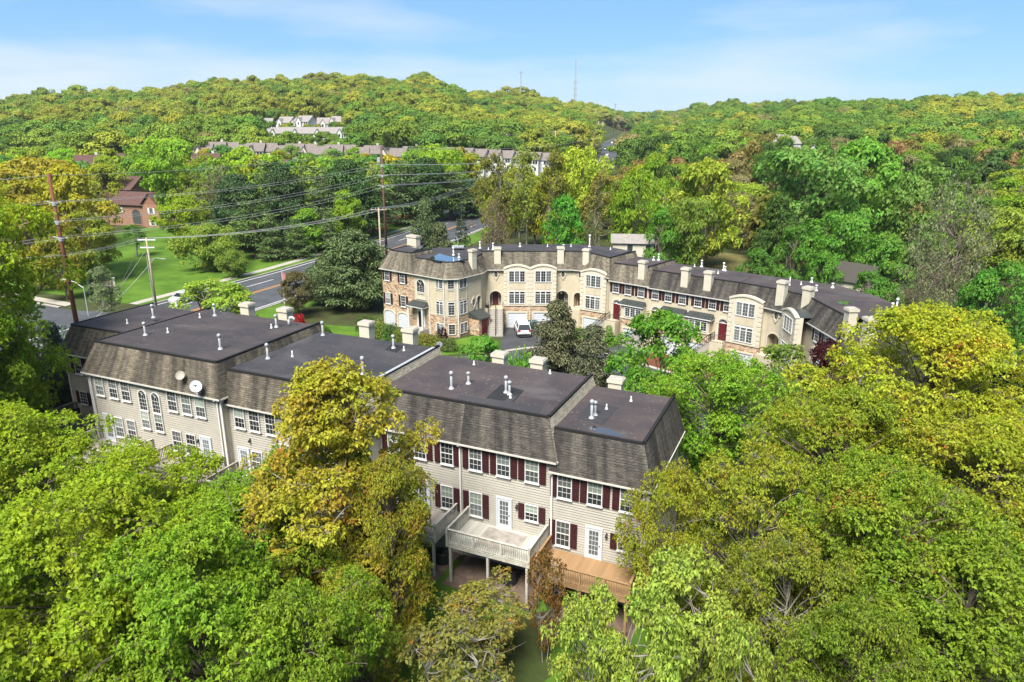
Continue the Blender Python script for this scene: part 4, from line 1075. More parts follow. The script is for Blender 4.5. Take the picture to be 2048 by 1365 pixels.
def bay(fr, e, x0, x1, proj=1.0, zs=8.05, za=8.43, gar=True, y=0.0):
    W_ = x1 - x0; xc = (x0 + x1) / 2; yf = y - proj
    fr.put('bay_base', MB().box(-W_ / 2, W_ / 2, 0, proj, -.3, 3.0), e, xc, yf, 0, ['stone'])
    arc = lambda w_, a, b, n=12: [(w_ / 2 * math.cos(math.pi * i / n), a + (b - a) * math.sin(math.pi * i / n)) for i in range(n + 1)]
    def seg_arc(w_, a, b, n=12):
        return [(w_ / 2 - w_ * i / n, a + (b - a) * (1 - (2 * i / n - 1) ** 2)) for i in range(n + 1)]
    fr.put('bay_wall', MB().xz([(-W_ / 2, 3.0), (W_ / 2, 3.0)] + seg_arc(W_, zs - .1, za - .1), -.03, .28).box(-W_ / 2, W_ / 2, .28, proj, 3.0, zs - .12), e, xc, yf, 0, ['stucco_pale'])
    fr.put('bay_roof', MB().xz([(-W_ / 2 + .04, zs - .12), (W_ / 2 - .04, zs - .12)] + seg_arc(W_ - .08, zs - .11, za - .16), .28, proj + 1.0), e, xc, yf, 0, ['metal_roof'])
    top = seg_arc(W_ + .16, zs - .08, za); bot = seg_arc(W_ + .02, zs - .28, za - .2)
    mb = MB()
    for i in range(len(top) - 1):
        a, b, c, d = bot[i], top[i], top[i + 1], bot[i + 1]
        mb.add([(a[0], -.13, a[1]), (b[0], -.13, b[1]), (c[0], -.13, c[1]), (d[0], -.13, d[1]), (b[0], .3, b[1]), (c[0], .3, c[1]), (a[0], -.03, a[1]), (d[0], -.03, d[1])], [(0, 1, 2, 3), (1, 4, 5, 2), (6, 0, 3, 7)])
    fr.put('cornice', mb, e, xc, yf, 0, ['stucco_pale'])
    k = 0; z = 3.15
    while z < zs - .55:
        l = .42 if k % 2 == 0 else .34
        for s in (-1, 1): fr.put('quoin', cached(('quoin', l, s, round(W_, 2)), lambda: MB().box(min(s * (W_ / 2 + .03), s * (W_ / 2 - l)), max(s * (W_ / 2 + .03), s * (W_ / 2 - l)), -.075, .3, 0, .40).mesh('quoin', ['stucco_pale'])), e, xc, yf, z)
        z += .52; k += 1
    pn = rect(-.98, .98, 5.15, 6.0)
    fr.put('panel', MB().xz(rect(-.95, .95, 5.18, 5.97), -.045, 0), e, xc, yf, 0, ['stucco']); fr.put('panel_trim', MB().ring(grow(pn, .05), pn, -.07, 0), e, xc, yf, 0, ['stucco_pale'])
    fr.put('band', MB().box(-W_ / 2 - .05, W_ / 2 + .05, -.1, proj, 2.94, 3.1), e, xc, yf, 0, ['stucco_pale'])
    triple(fr, e, xc, 6.17, 2.05, 1.38, yf - .03); triple(fr, e, xc, 3.3, 2.05, 1.55, yf - .03, True)
    if gar: garage(fr, e, xc, 0.02, 2.45, 1.98, yf)
def landing(fr, e, x0, x1, y0, y1, z): fr.put('landing', MB().box(x0, x1, y0, y1, -.3, z), e, 0, 0, 0, ['stucco'])
def stairs(fr, e, x0, x1, yt, yb, zt, n=14, along='y', rails=(0, 1)):
    """a flight from (yt, zt) down to the ground at yb; along='x' runs sideways (x0 top, x1 bottom, yt..yb its width)"""
    h = zt / n
    f = MB()
    if along == 'y':
        t = abs(yt - yb) / n; me = MB().box(0, x1 - x0, -t - .02, 0, -.04, .0).mesh('step', ['concrete'])
        for i in range(n):
            z = zt - h * (i + 1) + h; f.box(x0 + .05, x1 - .05, yt - t * (i + 1), yt - t * i, -.2, z - .04)
        fl = fr.put('stairs', f, e, 0, 0, 0, ['concrete'])
        for i in range(n): link('step', me, fl, (x0, yt - t * i, zt - h * i))
        ends = [((lerp(x0 + .08, x1 - .08, r), yt), (lerp(x0 + .08, x1 - .08, r), yb)) for r in rails]
    else:
        t = (x1 - x0) / n; w_ = yb - yt
        me = MB().box(min(0, t), max(0, t), 0, w_, -.04, 0).mesh('step', ['concrete'])
        for i in range(n): f.box(min(x0 + t * i, x0 + t * (i + 1)), max(x0 + t * i, x0 + t * (i + 1)), yt + .04, yb - .04, -.2, zt - h * i - .04)
        fl = fr.put('stairs', f, e, 0, 0, 0, ['concrete'])
        for i in range(n): link('step', me, fl, (x0 + t * i, yt, zt - h * i))
        ends = [((x0, lerp(yt + .06, yb - .06, r)), (x1, lerp(yt + .06, yb - .06, r))) for r in rails]
    rm = MB()
    for a, b in ends:
        A_, B_ = Vector((*a, zt)), Vector((*b, .1))
        for hh in (.95, .5, .12): rm.tube([A_ + Vector((0, 0, hh)), B_ + Vector((0, 0, hh))], .042 if hh > .9 else .022, 5)
        for i in range(n + 1):
            p = A_.lerp(B_, i / n); rm.tube([p, p + Vector((0, 0, .95))], .04 if i in (0, n) else .02, 4)
    fr.put('handrail', rm, e, 0, 0, 0, ['dark_metal'])
def fandoor(fr, e, x, z, w_=.92, m='red_door'):
    paneldoor(fr, e, x, z, w_, 1.95, m, -.02)
    p = archpts(w_ + .06, 0, 2.03, .42); fr.put('door_surround', MB().ring(grow(p, .26), p, -.13, 0).box(-w_ / 2 - .32, -w_ / 2 - .02, -.16, 0, 1.95, 2.05).box(w_ / 2 + .02, w_ / 2 + .32, -.16, 0, 1.95, 2.05).box(-.09, .09, -.18, 0, 2.44, 2.74), e, x, 0, z, ['stucco_pale'])
    f = MB().xz([(-w_ / 2, 2.0), (w_ / 2, 2.0)] + [(w_ / 2 * math.cos(math.pi * i / 8), 2.0 + .44 * math.sin(math.pi * i / 8)) for i in range(9)], -.03, 0)
    o = fr.put('fanlight', f, e, x, 0, z, ['glass'])
    b = MB()
    for a in (36, 72, 108, 144): b.tube([(0, -.04, 2.0), (math.cos(R(a)) * w_ / 2, -.04, 2.0 + math.sin(R(a)) * .44)], .014, 4)
    b.box(-w_ / 2, w_ / 2, -.06, 0, 1.95, 2.03)
    sub('glazing_bar', b.mesh('glazing_bar', ['white_trim']), o)
def canopy(fr, e, x0, x1, z0=5.08, z1=5.52, d_=1.05):
    mb = MB(); W_ = x1 - x0
    mb.add([(0, -d_, z0), (W_, -d_, z0), (W_ - .25, 0, z1), (.25, 0, z1), (0, 0, z0), (W_, 0, z0)], [(0, 1, 2, 3), (1, 5, 2), (4, 0, 3), (4, 5, 1, 0)])
    k = max(3, int(W_ / .38))
    for i in range(k + 1):
        t = i / k; a = Vector((W_ * t, -d_, z0 + .02)); b = Vector((.25 + (W_ - .5) * t, 0, z1 + .02)); mb.tube([a, b], .022, 4)
    fr.put('canopy', mb, e, x0, 0, 0, ['metal_roof']); fr.put('fascia', MB().box(.02, W_ - .02, -d_ + .02, 0, z0 - .14, z0 - .004), e, x0, 0, 0, ['white_trim'])
def boxbay(fr, e, x0, x1, tx, d_=.78, gar=True):
    fr.put('bay_wall', MB().box(x0, x1, -d_, 0, 3.42, 4.95), e, 0, 0, 0, ['stucco']); fr.put('bay_base', MB().box(x0, x1, -d_ - .02, 0, -.3, 3.36), e, 0, 0, 0, ['stone'])
    fr.put('band', MB().box(x0 - .05, x1 + .05, -d_ - .1, 0, 3.34, 3.46), e, 0, 0, 0, ['stucco_pale'])
    for x in tx: triple(fr, e, x, 3.66, 2.15, 1.28, -d_, True)
LB = [(-13.0, 99.2), (-17.2, 92.5), (-12.8, 89.2), (-8.4, 85.8), (-6.7, 86.0), (-4.0, 89.4), (-3.4, 91.6), (2.35, 91.65), (7.9, 91.7), (9.5, 90.8), (12.1, 86.4), (16.9, 92.1)]
FB = [None, (-14.6, 96.6), (-11, 97.2), (-9, 97.5), (-7.2, 97.8), (-5.5, 98), (-3.4, 98.1), (2.35, 98.1), (9.5, 98.1), (13.2, 96.0), (15.6, 92.9), None]
# end house: stone wing and octagonal bay
Ha = house('townhouse', LB[1], 'end townhouse with rough stone wing and octagonal stucco bay', 'townhouse', BROW)
roS = roof(Ha, LB[:3] + [(-9.9, 93.1)], 0, 3, [None, FB[1], (-11.9, 96.9), None], ZE, 9.95, 'shingle_tan', 'membrane_blue')
roA = roof(Ha, LB, 2, 6, FB, ZE, 9.45, 'shingle_tan', 'membrane_blue')
f0 = Fr(LB[1], LB[2]); wallbox(f0, Ha, 0, f0.L, -.3, ZE - .15, m='stone')
f00 = Fr(LB[0], LB[1]); wallbox(f00, Ha, 0, f00.L, -.3, ZE - .15, m='stone', name='side_wall')
for x in (.95, 3.8):
    window(f0, Ha, x, 6.1, .8, 1.3); shutters(f0, Ha, x, 6.08, .8, 1.34, .34); window(f0, Ha, x, 2.95, .8, 1.4); shutters(f0, Ha, x, 2.93, .8, 1.44, .34)
garage(f0, Ha, 1.15, 0.0, 1.9, 2.05, 0, .45); garage(f0, Ha, 3.7, 0.0, 1.9, 2.05, 0, .45)
f1 = Fr(LB[2], LB[3]); wallbox(f1, Ha, 0, f1.L, 2.7, ZE - .15); f1.put('wall', MB().box(0, f1.L, -.02, .2, -.3, 2.7), Ha, 0, 0, 0, ['stone']); wallbox(f1, Ha, 0, .35, 0, ZE - .16, -.05, .2, 'stone', 'pilaster')
archwindow(f1, Ha, 1.55, 5.35, 1.35, 1.62); f1.put('panel_trim', MB().ring(rect(-.85, .85, 4.5, 5.2), rect(-.62, .62, 4.65, 5.1), -.08, 0).box(-.9, .9, -.1, 0, 4.36, 4.5), Ha, 1.55, 0, 0, ['stucco_pale'])
canopy(f1, Ha, -.1, 2.85, 3.65, 4.15, 1.2)
for x in (.15, 2.6): f1.put('porch_post', MB().box(-.09, .09, -.09, .09, .2, 3.55), Ha, x, -1.0, 0, ['white_trim'])
paneldoor(f1, Ha, 1.45, .75, .9, 2.0, 'black_door', -.03); f1.put('door_surround', MB().ring(rect(-.72, .72, 0, 2.3), rect(-.46, .46, 0, 2.02), -.09, 0), Ha, 1.45, 0, .75, ['white_trim'])
f1.put('porch_step', MB().box(0, 2.7, -1.6, 0, -.2, .7).box(.4, 2.3, -2.1, -1.6, -.2, .42).box(.4, 2.3, -2.5, -2.1, -.2, .2), Ha, 0, 0, 0, ['concrete'])
def octface(fr, x, w_, n):
    triple(fr, Ha, x, 6.3, w_, 1.15, 0, False, n); triple(fr, Ha, x, 2.95, w_, 1.6, 0, True, n); triple(fr, Ha, x, .45, w_, 1.25, -.02, False, n)
    pn = rect(-w_ / 2, w_ / 2, 4.85, 6.0); fr.put('panel_trim', MB().ring(grow(pn, .07), pn, -.06, 0), Ha, x, 0, 0, ['stucco_pale'])
octface(f1, 4.75, 1.1, 2)
f2 = Fr(LB[3], LB[4]); wallbox(f2, Ha, 0, f2.L, 2.7, ZE - .15); f2.put('wall', MB().box(0, f2.L, -.02, .2, -.3, 2.7), Ha, 0, 0, 0, ['stone']); octface(f2, .85, .8, 1)
f3 = Fr(LB[4], LB[5]); f3.put('wall', MB().box(0, 1.9, -.02, .2, -.3, 2.7), Ha, 0, 0, 0, ['stone']); octface(f3, .9, 1.25, 2)
arched_wall(f3, Ha, 0, f3.L, 2.7, ZE - .15, [(f3.L - .45, .7, 2.7, 4.3, .35)]); wallbox(f3, Ha, 1.9, f3.L, -.3, 2.7)
ovalwindow(f3, Ha, 2.85, 4.0)
for f_, x in ((f1, 3.0), (f1, f1.L), (f2, f2.L)): f_.put('downspout', MB().box(-.045, .045, -.1, -.02, 0, ZE - .3), Ha, x, 0, 0, ['white_trim'])
sh = MB().box(0, 2.2, -1.7, 0, -.2, 2.2); f3.put('shed', sh, Ha, 1.95, 0, 0, ['stone'])
f3.put('shed_roof', MB().add([(-.1, -1.85, 2.22), (2.3, -1.85, 2.22), (2.3, 0, 2.95), (-.1, 0, 2.95), (-.1, 0, 2.22), (2.3, 0, 2.22)], [(0, 1, 2, 3), (1, 5, 2), (4, 0, 3), (0, 4, 5, 1)]), Ha, 1.95, 0, 0, ['metal_roof'])
f3s = Fr(f3.W(1.95, -1.7)[:2], f3.W(4.15, -1.7)[:2]); paneldoor(f3s, Ha, 1.15, .02, 1.3, 1.95, 'red_door')
f3.put('meter_box', MB().box(-.2, .2, -.15, 0, .6, 1.1), Ha, 1.6, -.02, 0, ['galvanised'])
# Hb and Hc: the two arched bays
fR = Fr(LB[6], LB[8])
Hb = house('townhouse', LB[6], 'stucco townhouse with burgundy door above the wide double stairs', 'townhouse', BROW)
roB = roof(Hb, LB, 6, 7, FB, ZE, 9.8, 'shingle_tan', 'membrane_blue')
fJ = Fr(LB[5], LB[6]); wallbox(fJ, Hb, 0, fJ.L, -.3, ZE - .15)
arched_wall(fR, Hb, 0, 5.75, -.3, ZE - .15, [(1.22, 1.55, 2.5, 3.95, .75)]); ovalwindow(fR, Hb, 1.3, 6.95, h=.8, w_=.44)
paneldoor(fR, Hb, 1.2, 2.52, .9, 2.0, 'red_door', 1.08); triple(fR, Hb, .62, 2.7, .22, 1.75, 1.08, False, 1); triple(fR, Hb, 1.8, 2.7, .22, 1.75, 1.08, False, 1)
bay(fR, Hb, 2.36, 5.73)
landing(fR, Hb, -.4, 2.34, -.95, -.001, 2.5); stairs(fR, Hb, .2, 2.3, -.95, -5.4, 2.5, 14, 'y', (0, .5, 1))
fR.put('planter', MB().lathe([(.18, 0), (.25, .35), (.27, .4), (.2, .4)], 10), Hb, .15, -.5, 2.5, ['black_plastic'])
fR.put('downspout', MB().box(-.05, .05, -.1, -.0, 0, 7.8), Hb, 5.745, -1.0, 0, ['stucco_pale'])
Hc = house('townhouse', LB[7], 'stucco townhouse with black door and pale wreath beside the bay', 'townhouse', BROW)
roC = roof(Hc, LB, 7, 8, FB, ZE, 9.8, 'shingle_tan', 'membrane_blue')
arched_wall(fR, Hc, 5.76, fR.L, -.3, ZE - .15, [(10.05, 1.6, 2.5, 3.95, .75)]); ovalwindow(fR, Hc, 10.1, 6.95, h=.8, w_=.44)
paneldoor(fR, Hc, 10.0, 2.52, .9, 2.0, 'black_door', 1.08); triple(fR, Hc, 9.42, 2.7, .22, 1.75, 1.08, False, 1); triple(fR, Hc, 10.62, 2.7, .22, 1.75, 1.08, False, 1)
fR.put('wreath', MB().lathe([(.10, 0), (.16, .03), (.16, .06), (.10, .08)], 12), Hc, 10.0, .98, 4.2, ['paint_white']).rotation_euler = (R(90), 0, fR.ang)
bay(fR, Hc, 5.765, 9.15)
landing(fR, Hc, 9.2, 11.2, -.95, -.001, 2.5); stairs(fR, Hc, 9.3, 10.8, -.95, -5.2, 2.5)
# Hd: angled recess and third bay
Hd = house('townhouse', LB[8], 'stucco townhouse with arched bay where the row bends', 'townhouse', BROW)
roD = roof(Hd, LB, 8, 11, FB, ZE, 9.8, 'shingle_tan', 'membrane_blue')
f4 = Fr(LB[8], LB[9]); arched_wall(f4, Hd, 0, f4.L, -.3, ZE - .15, [(.95, 1.2, 2.5, 3.95, .6)]); ovalwindow(f4, Hd, 1.2, 6.95, h=.8, w_=.44); paneldoor(f4, Hd, .95, 2.52, .85, 2.0, 'red_door', 1.08)
f5 = Fr(LB[9], LB[10]); wallbox(f5, Hd, 0, f5.L, -.3, ZE - .15); landing(f4, Hd, -.2, 1.7, -1.0, -.001, 2.5)
a_ = aty(1171, 560, 89.3); b_ = aty(1222, 565, 86.9)
f5b = Fr((9.35, 89.6), (12.35, 87.5)); bay(f5b, Hd, 0, f5b.L, 1.0)
# mid section: three shuttered houses
M0, M1 = (12.0, 85.4), (24.2, 75.1); fM = Fr(M0, M1)
def mpt(x): p = fM.W(x); return (p.x, p.y)
XS = [0, 5.35, 10.68, fM.L]
LM = [mpt(x) for x in XS]; FM = [(p[0] + .645 * 6.4, p[1] + .764 * 6.4) for p in LM]
mlab = ['shuttered stucco townhouse with side stairs and its own canopy', 'shuttered stucco townhouse hidden behind the green court tree', 'shuttered stucco townhouse with burgundy door and stairs next to the fourth bay']
wx = [[.95, 2.66, 4.45], [6.35, 8.06, 9.84], [11.77, 13.5, 15.27]]; dx = [1.2, 6.56, 14.95]
HM = []
for k in range(3):
    e = house('townhouse', LM[k], mlab[k], 'townhouse', BROW)
    if k == 0:
        l0 = [LM[0], LM[1], (LM[1][0] + 5, LM[1][1] + 5.9)]; ro = roof(e, l0, 0, 2, [FM[0], (FM[1][0] - .65, FM[1][1] + .55), None], 7.52, 9.5, 'shingle_tan', 'membrane_brown')
    else: ro = roof(e, LM, k, k + 1, FM, 7.42, 9.3, 'shingle_dark', 'membrane_brown')
    wallbox(fM, e, XS[k] + .002, XS[k + 1] - .002, -.3, 7.3)
    for x in wx[k]: window(fM, e, x, 6.15, .78, 1.2); shutters(fM, e, x, 6.13, .78, 1.24, .34)
    fandoor(fM, e, dx[k], 2.75)
    landing(fM, e, dx[k] - .75, dx[k] + .75, -1.55, -.001, 2.75)
    stairs(fM, e, dx[k] - .75, dx[k] - 3.6, -1.5, -.35, 2.75, 14, 'x', (0, 1))
    rl = MB()
    for a, b in (((-.7, -1.5), (.7, -1.5)), ((.7, -1.5), (.7, -.1))):
        for hh in (.95, .12): rl.tube([(*a, hh), (*b, hh)], .022, 4)
        for i in range(9): q = (lerp(a[0], b[0], i / 8), lerp(a[1], b[1], i / 8)); rl.tube([(*q, 0), (*q, .95)], .013, 4)
    fM.put('handrail', rl, e, dx[k], 0, 2.75, ['dark_metal']); HM.append((e, ro))
canopy(fM, HM[0][0], 1.9, 5.34); boxbay(fM, HM[0][0], 2.25, 5.3, [3.9]); garage(fM, HM[0][0], 3.95, .02, 2.45, 2.1, -.8)
canopy(fM, HM[1][0], 7.3, 10.66); boxbay(fM, HM[1][0], 7.5, 10.66, [9.1]); garage(fM, HM[1][0], 9.1, .02, 2.45, 2.1, -.8)
canopy(fM, HM[2][0], 10.7, 13.95); boxbay(fM, HM[2][0], 10.7, 13.7, [12.3]); garage(fM, HM[2][0], 12.2, .02, 2.45, 2.1, -.8)
for k in (1, 2): fM.put('downspout', MB().box(-.05, .05, -.1, 0, 0, 7.3), HM[k][0], XS[k], 0, 0, ['stucco_pale'])
# right arm
LR = [(24.2, 75.1), (26.9, 72.3), (27.9, 70.75), (28.9, 69.2), (29.0, 66.1), (29.3, 60.6), (29.8, 54), (30.2, 49)]
FRR = [(28.3, 80.0), (31.5, 77.4), (33.2, 75.9), (35.0, 74.0), (36.6, 69.5), (36.9, 63), (37.2, 55), (37.5, 49)]
Hh = house('townhouse', LR[0], 'stucco townhouse with the fourth arched bay and open arched porch', 'townhouse', BROW)
roH = roof(Hh, LR, 0, 2, FRR, 7.42, 9.3, 'shingle_dark', 'membrane_brown')
f6 = Fr(LR[0], LR[1]); wallbox(f6, Hh, 0, f6.L, -.3, 7.27); f6b = Fr((24.25, 75.5), (27.0, 73.0)); bay(f6b, Hh, 0, f6b.L, .95)
f7 = Fr(LR[1], LR[3])
arched_wall(f7, Hh, 0, f7.L / 2, -.3, 7.27, [(1.05, 1.45, 2.5, 4.1, .7)]); ovalwindow(f7, Hh, 1.15, 6.75, h=.8, w_=.44); paneldoor(f7, Hh, 1.25, 2.52, .85, 2.0, 'red_door', 1.08)
landing(f7, Hh, 0, f7.L / 2, -1.1, -.001, 2.5)
Hi = house('townhouse', LR[2], 'stucco townhouse with the last arched bay above the purple tree', 'townhouse', BROW)
roI = roof(Hi, LR, 2, 4, FRR, 7.42, 9.3, 'shingle_dark', 'membrane_brown')
arched_wall(f7, Hi, f7.L / 2, f7.L, -.3, 7.27, [(2.95, .75, 2.5, 4.1, .4)])
f8 = Fr((28.15, 69.6), (28.15, 66.1)); bay(f8, Hi, 0, f8.L, .7); f8b = Fr(LR[3], LR[4]); wallbox(f8b, Hi, 0, f8b.L, -.3, 7.27)
Hj = house('townhouse', LR[4], 'shuttered townhouse on the right arm of the curved row behind the purple tree', 'townhouse', BROW)
roJ = roof(Hj, LR, 4, 5, FRR, 7.42, 9.3, 'shingle_dark', 'membrane_brown')
f9 = Fr(LR[4], LR[5]); wallbox(f9, Hj, 0, f9.L, -.3, 7.27)
for x in (1.3, 3.2, 5.0): window(f9, Hj, x, 6.0, .78, 1.25); shutters(f9, Hj, x, 5.98, .78, 1.29, .34)
fandoor(f9, Hj, 1.2, 2.75); boxbay(f9, Hj, 2.3, 5.3, [3.8])
Hk = house('townhouse', LR[5], 'last townhouse of the curved row, half hidden by the yellow maple', 'townhouse', BROW)
roK = roof(Hk, LR, 5, 7, FRR, 7.0, 8.9, 'shingle_dark', 'membrane_brown')
for a, b in ((5, 6), (6, 7)):
    f9 = Fr(LR[a], LR[b]); wallbox(f9, Hk, 0, f9.L, -.3, 6.85)
    for x in (1.2, 3.0, 4.8):
        if x < f9.L - .6: window(f9, Hk, x, 5.55, .78, 1.25); shutters(f9, Hk, x, 5.53, .78, 1.29, .34)
# chimneys, pipes and puddles of this row
CHF = {949: f3, 995: fR, 1121: fR, 1171: f4, 1282: fM, 1368: fM, 1414: fM, 1559: Fr(LR[0], LR[2]), 1610: Fr(LR[2], LR[3]), 1690: Fr(LR[4], LR[5]), 1727: Fr(LR[5], LR[6])}
for (u, vt, vb), e, ro, zb, d_ in (((949, 500, 526), Ha, roA, 8.3, .62), ((995, 496, 523), Hb, roB, 8.3, .62), ((1121, 495, 522), Hc, roC, 8.3, .62), ((1171, 499, 525), Hd, roD, 8.3, .62), ((1282, 523, 549), HM[0][0], None, 8.3, .7),
        ((1368, 537, 565), HM[1][0], None, 8.2, .7), ((1414, 544, 572), HM[2][0], None, 8.2, .7), ((1559, 563, 595), Hh, None, 8.2, .75), ((1610, 575, 606), Hi, None, 8.2, .75), ((1690, 615, 651), Hj, None, 8.2, .8), ((1727, 634, 672), Hk, None, 7.8, .8)):
    ff = CHF[u]; x, y, d = ray(u, vb); t = (ff.n.x * ff.o.x + ff.n.y * ff.o.y + .05) / (ff.n.x * x + ff.n.y * y)
    p = Vector((x * t, y * t, 0)); x, y, d = ray(u, vt); t = (ff.n.x * ff.o.x + ff.n.y * ff.o.y + .05) / (ff.n.x * x + ff.n.y * y)
    chimney(ff, e, (p - ff.o).dot(ff.d), .05 + d_ / 2, zb - 1.0, CH + d * t, .85, d_)
p = atz(790, 500, 9.95); chimney(f0, Ha, .9, 5.2, 8.6, aty(790, 482, p.y).z + .2, 1.7, .8)
for ro, u, v, z, h, cap in ((roA, 907, 511, 9.5, 1.0, 1), (roA, 918, 516, 9.5, .5, 1), (roB, 960, 497, 9.8, .9, 1), (roB, 986, 500, 9.8, .9, 1), (roC, 1040, 494, 9.8, .5, 1), (roB, 977, 500, 9.8, .3, 0), (roC, 1095, 494, 9.8, .35, 0),
        (roC, 1127, 500, 9.8, .7, 1), (roD, 1142, 494, 9.8, .4, 0), (roD, 1179, 494, 9.8, 1.6, 1), (roD, 1221, 500, 9.8, .35, 0), (HM[0][1], 1317, 521, 9.5, .8, 1), (HM[0][1], 1307, 521, 9.5, .45, 1),
        (HM[1][1], 1403, 534, 9.3, .8, 1), (HM[1][1], 1389, 534, 9.3, .35, 0), (HM[2][1], 1447, 541, 9.3, .9, 1), (HM[2][1], 1450, 542, 9.3, .5, 1), (HM[2][1], 1436, 548, 9.3, .35, 0), (roH, 1579, 571, 9.3, .9, 0), (roI, 1623, 565, 9.3, .5, 1), (roI, 1632, 582, 9.3, .6, 1),
        (roI, 1665, 576, 9.3, .5, 1), (roJ, 1602, 570, 9.3, .35, 0), (roK, 1783, 625, 8.9, .9, 1), (roK, 1792, 622, 8.9, 1.2, 1), (roK, 1775, 627, 8.9, .4, 0)):
    pipe(ro, atz(u, v, z + .02), h, .085 if cap else .05, bool(cap), 'white_pipe')
puddle(roA, [atz(u, v, 9.45) for u, v in ((851, 519), (880, 508), (900, 514), (932, 518), (925, 523), (880, 525))], 9.472)
puddle(roS, [atz(u, v, 9.95) for u, v in ((822, 495), (838, 493), (862, 498), (845, 500))], 9.972)
puddle(roI, [atz(u, v, 9.3) for u, v in ((1672, 606), (1680, 601), (1700, 606), (1692, 611))], 9.322)
b = Vector(roB['wbase']); p = atz(916, 495, 9.82) - Vector(roA['wbase'])
sub('antenna', MB().tube([p, p + Vector((0, 0, 1.4))], .04, 6).tube([p + Vector((-.5, 0, .9)), p + Vector((.6, 0, 1.3))], .03, 5).tube([p + Vector((-.3, 0, 1.5)), p + Vector((.1, 0, .7))], .03, 5).box(p.x - .8, p.x + .8, p.y - .4, p.y + .4, p.z, p.z + .2).mesh('antenna', ['galvanised']), roA)

# ------------------------------------------------------------------ plants
tpl('maple_c', 13, 5.2, broadleaf(19, 13, 5.2, 2.5, 125, 80, 6, .165, 1.1, 'round', bare=2))
tpl('maple_a', 13, 5.2, broadleaf(11, 13, 5.2, 2.5, 115, 84, 6, .165, 1.25, 'round'))
tpl('maple_b', 12, 5.0, broadleaf(12, 12, 5.0, 2.0, 115, 84, 6, .165, 1.2, 'vase', bare=2))
tpl('orange', 13, 4.4, broadleaf(13, 13, 4.4, 1.5, 115, 70, 6, .15, 1.15, 'round', lmat='leaf_orange', bare=3))
tpl('olive_a', 15, 6.5, broadleaf(15, 15, 6.5, 2.5, 160, 80, 6, .165, 1.3, 'round', lmat='leaf_specks', bare=3, twigs=9))
tpl('olive_b', 13, 5.5, broadleaf(16, 13, 5.5, 1.5, 115, 66, 6, .165, 1.2, 'round', lmat='leaf_specks', bare=6, bmat='bark_pale', twigs=10))
tpl('column', 15, 4.4, broadleaf(21, 15, 4.4, 1.2, 215, 44, 6, .155, .78, 'column', lmat='leaf_orange', twigs=10, bare=4, bmat='bark_pale'))
tpl('sapling', 9, 3.2, broadleaf(17, 9, 3.2, 2.2, 52, 42, 5, .24, .85, 'round', stems=4, bmat='bark_pale'))
tpl('sparse', 7, 2.6, broadleaf(18, 7, 2.6, 1.0, 56, 24, 6, .15, .8, 'vase', stems=3, lmat='leaf_orange', bmat='bark_pale', bare=2, twigs=8))
for i, (sh_, st, lm) in enumerate((('round', 1, 'leaf'), ('vase', 1, 'leaf'), ('tall', 1, 'leaf'), ('round', 2, 'leaf'))):
    tpl('mid_%d' % i, 13, 5, broadleaf(30 + i, 13, 5, 2.2, 62, 40, 4, .36, 1.35, sh_, st, twigs=2, lmat=lm, dome=.5))
tpl('mid_thin', 17, 4, broadleaf(36, 17, 4, 5.5, 46, 26, 4, .32, 1.15, 'round', 2, twigs=4, bmat='bark_pale', bare=5))
tpl('mid_bare', 14, 6, broadleaf(37, 14, 6, 2.5, 60, 16, 3, .34, 1.4, 'round', 2, twigs=8, bare=14))
for i, sh_ in enumerate(('round', 'vase', 'round', 'tall')):
    tpl('far_%d' % i, 13, 5, broadleaf(50 + i, 13, 5, 1.5, 40, 26, 3, .78, 1.5, sh_, 1, twigs=0, dome=.8))
tpl('pine_a', 14, 4.6, spruce(61, 14, 4.6, 1.5, 18, 12, .55, .15, 15, .12, .62, lumpy=.25))
tpl('pine_tall', 16, 3.8, spruce(62, 16, 3.8, 4.0, 15, 9, .62, .15, 14, .2, .5, lumpy=.3))
tpl('spruce', 10, 2.6, spruce(63, 10, 2.6, .3, 22, 12, .36, .17, 17, .42, .85))
tpl('juniper', 9, 2.5, spruce(64, 9, 2.5, .2, 20, 13, .34, .19, 20, -.25, .7, lumpy=.22))
tpl('pine_round', 12, 4.6, broadleaf(66, 12, 4.6, .4, 130, 60, 4, .36, 1.0, 'tall', twigs=0, lmat='needle', wid=.13))
tpl('cedar', 9, 2.6, broadleaf(67, 9, 2.6, .3, 90, 52, 4, .26, .7, 'tall', twigs=3, lmat='needle', wid=.14))
tpl('weeping', 7, 5, broadleaf(65, 7, 5, .5, 95, 40, 4, .32, 1.1, 'round', 1, twigs=2))
tpl('shrub_a', 1.4, 1.1, shrub(71), 'foliage', 'stem'); tpl('shrub_b', 2.4, 1.2, shrub(72, 1.2, 2.4, 1500, .17), 'foliage', 'stem')
tpl('cone_shrub', 3, 1, spruce(73, 3, 1.0, .05, 14, 14, .2, .2, 34, .2, .75), 'foliage', 'stem')

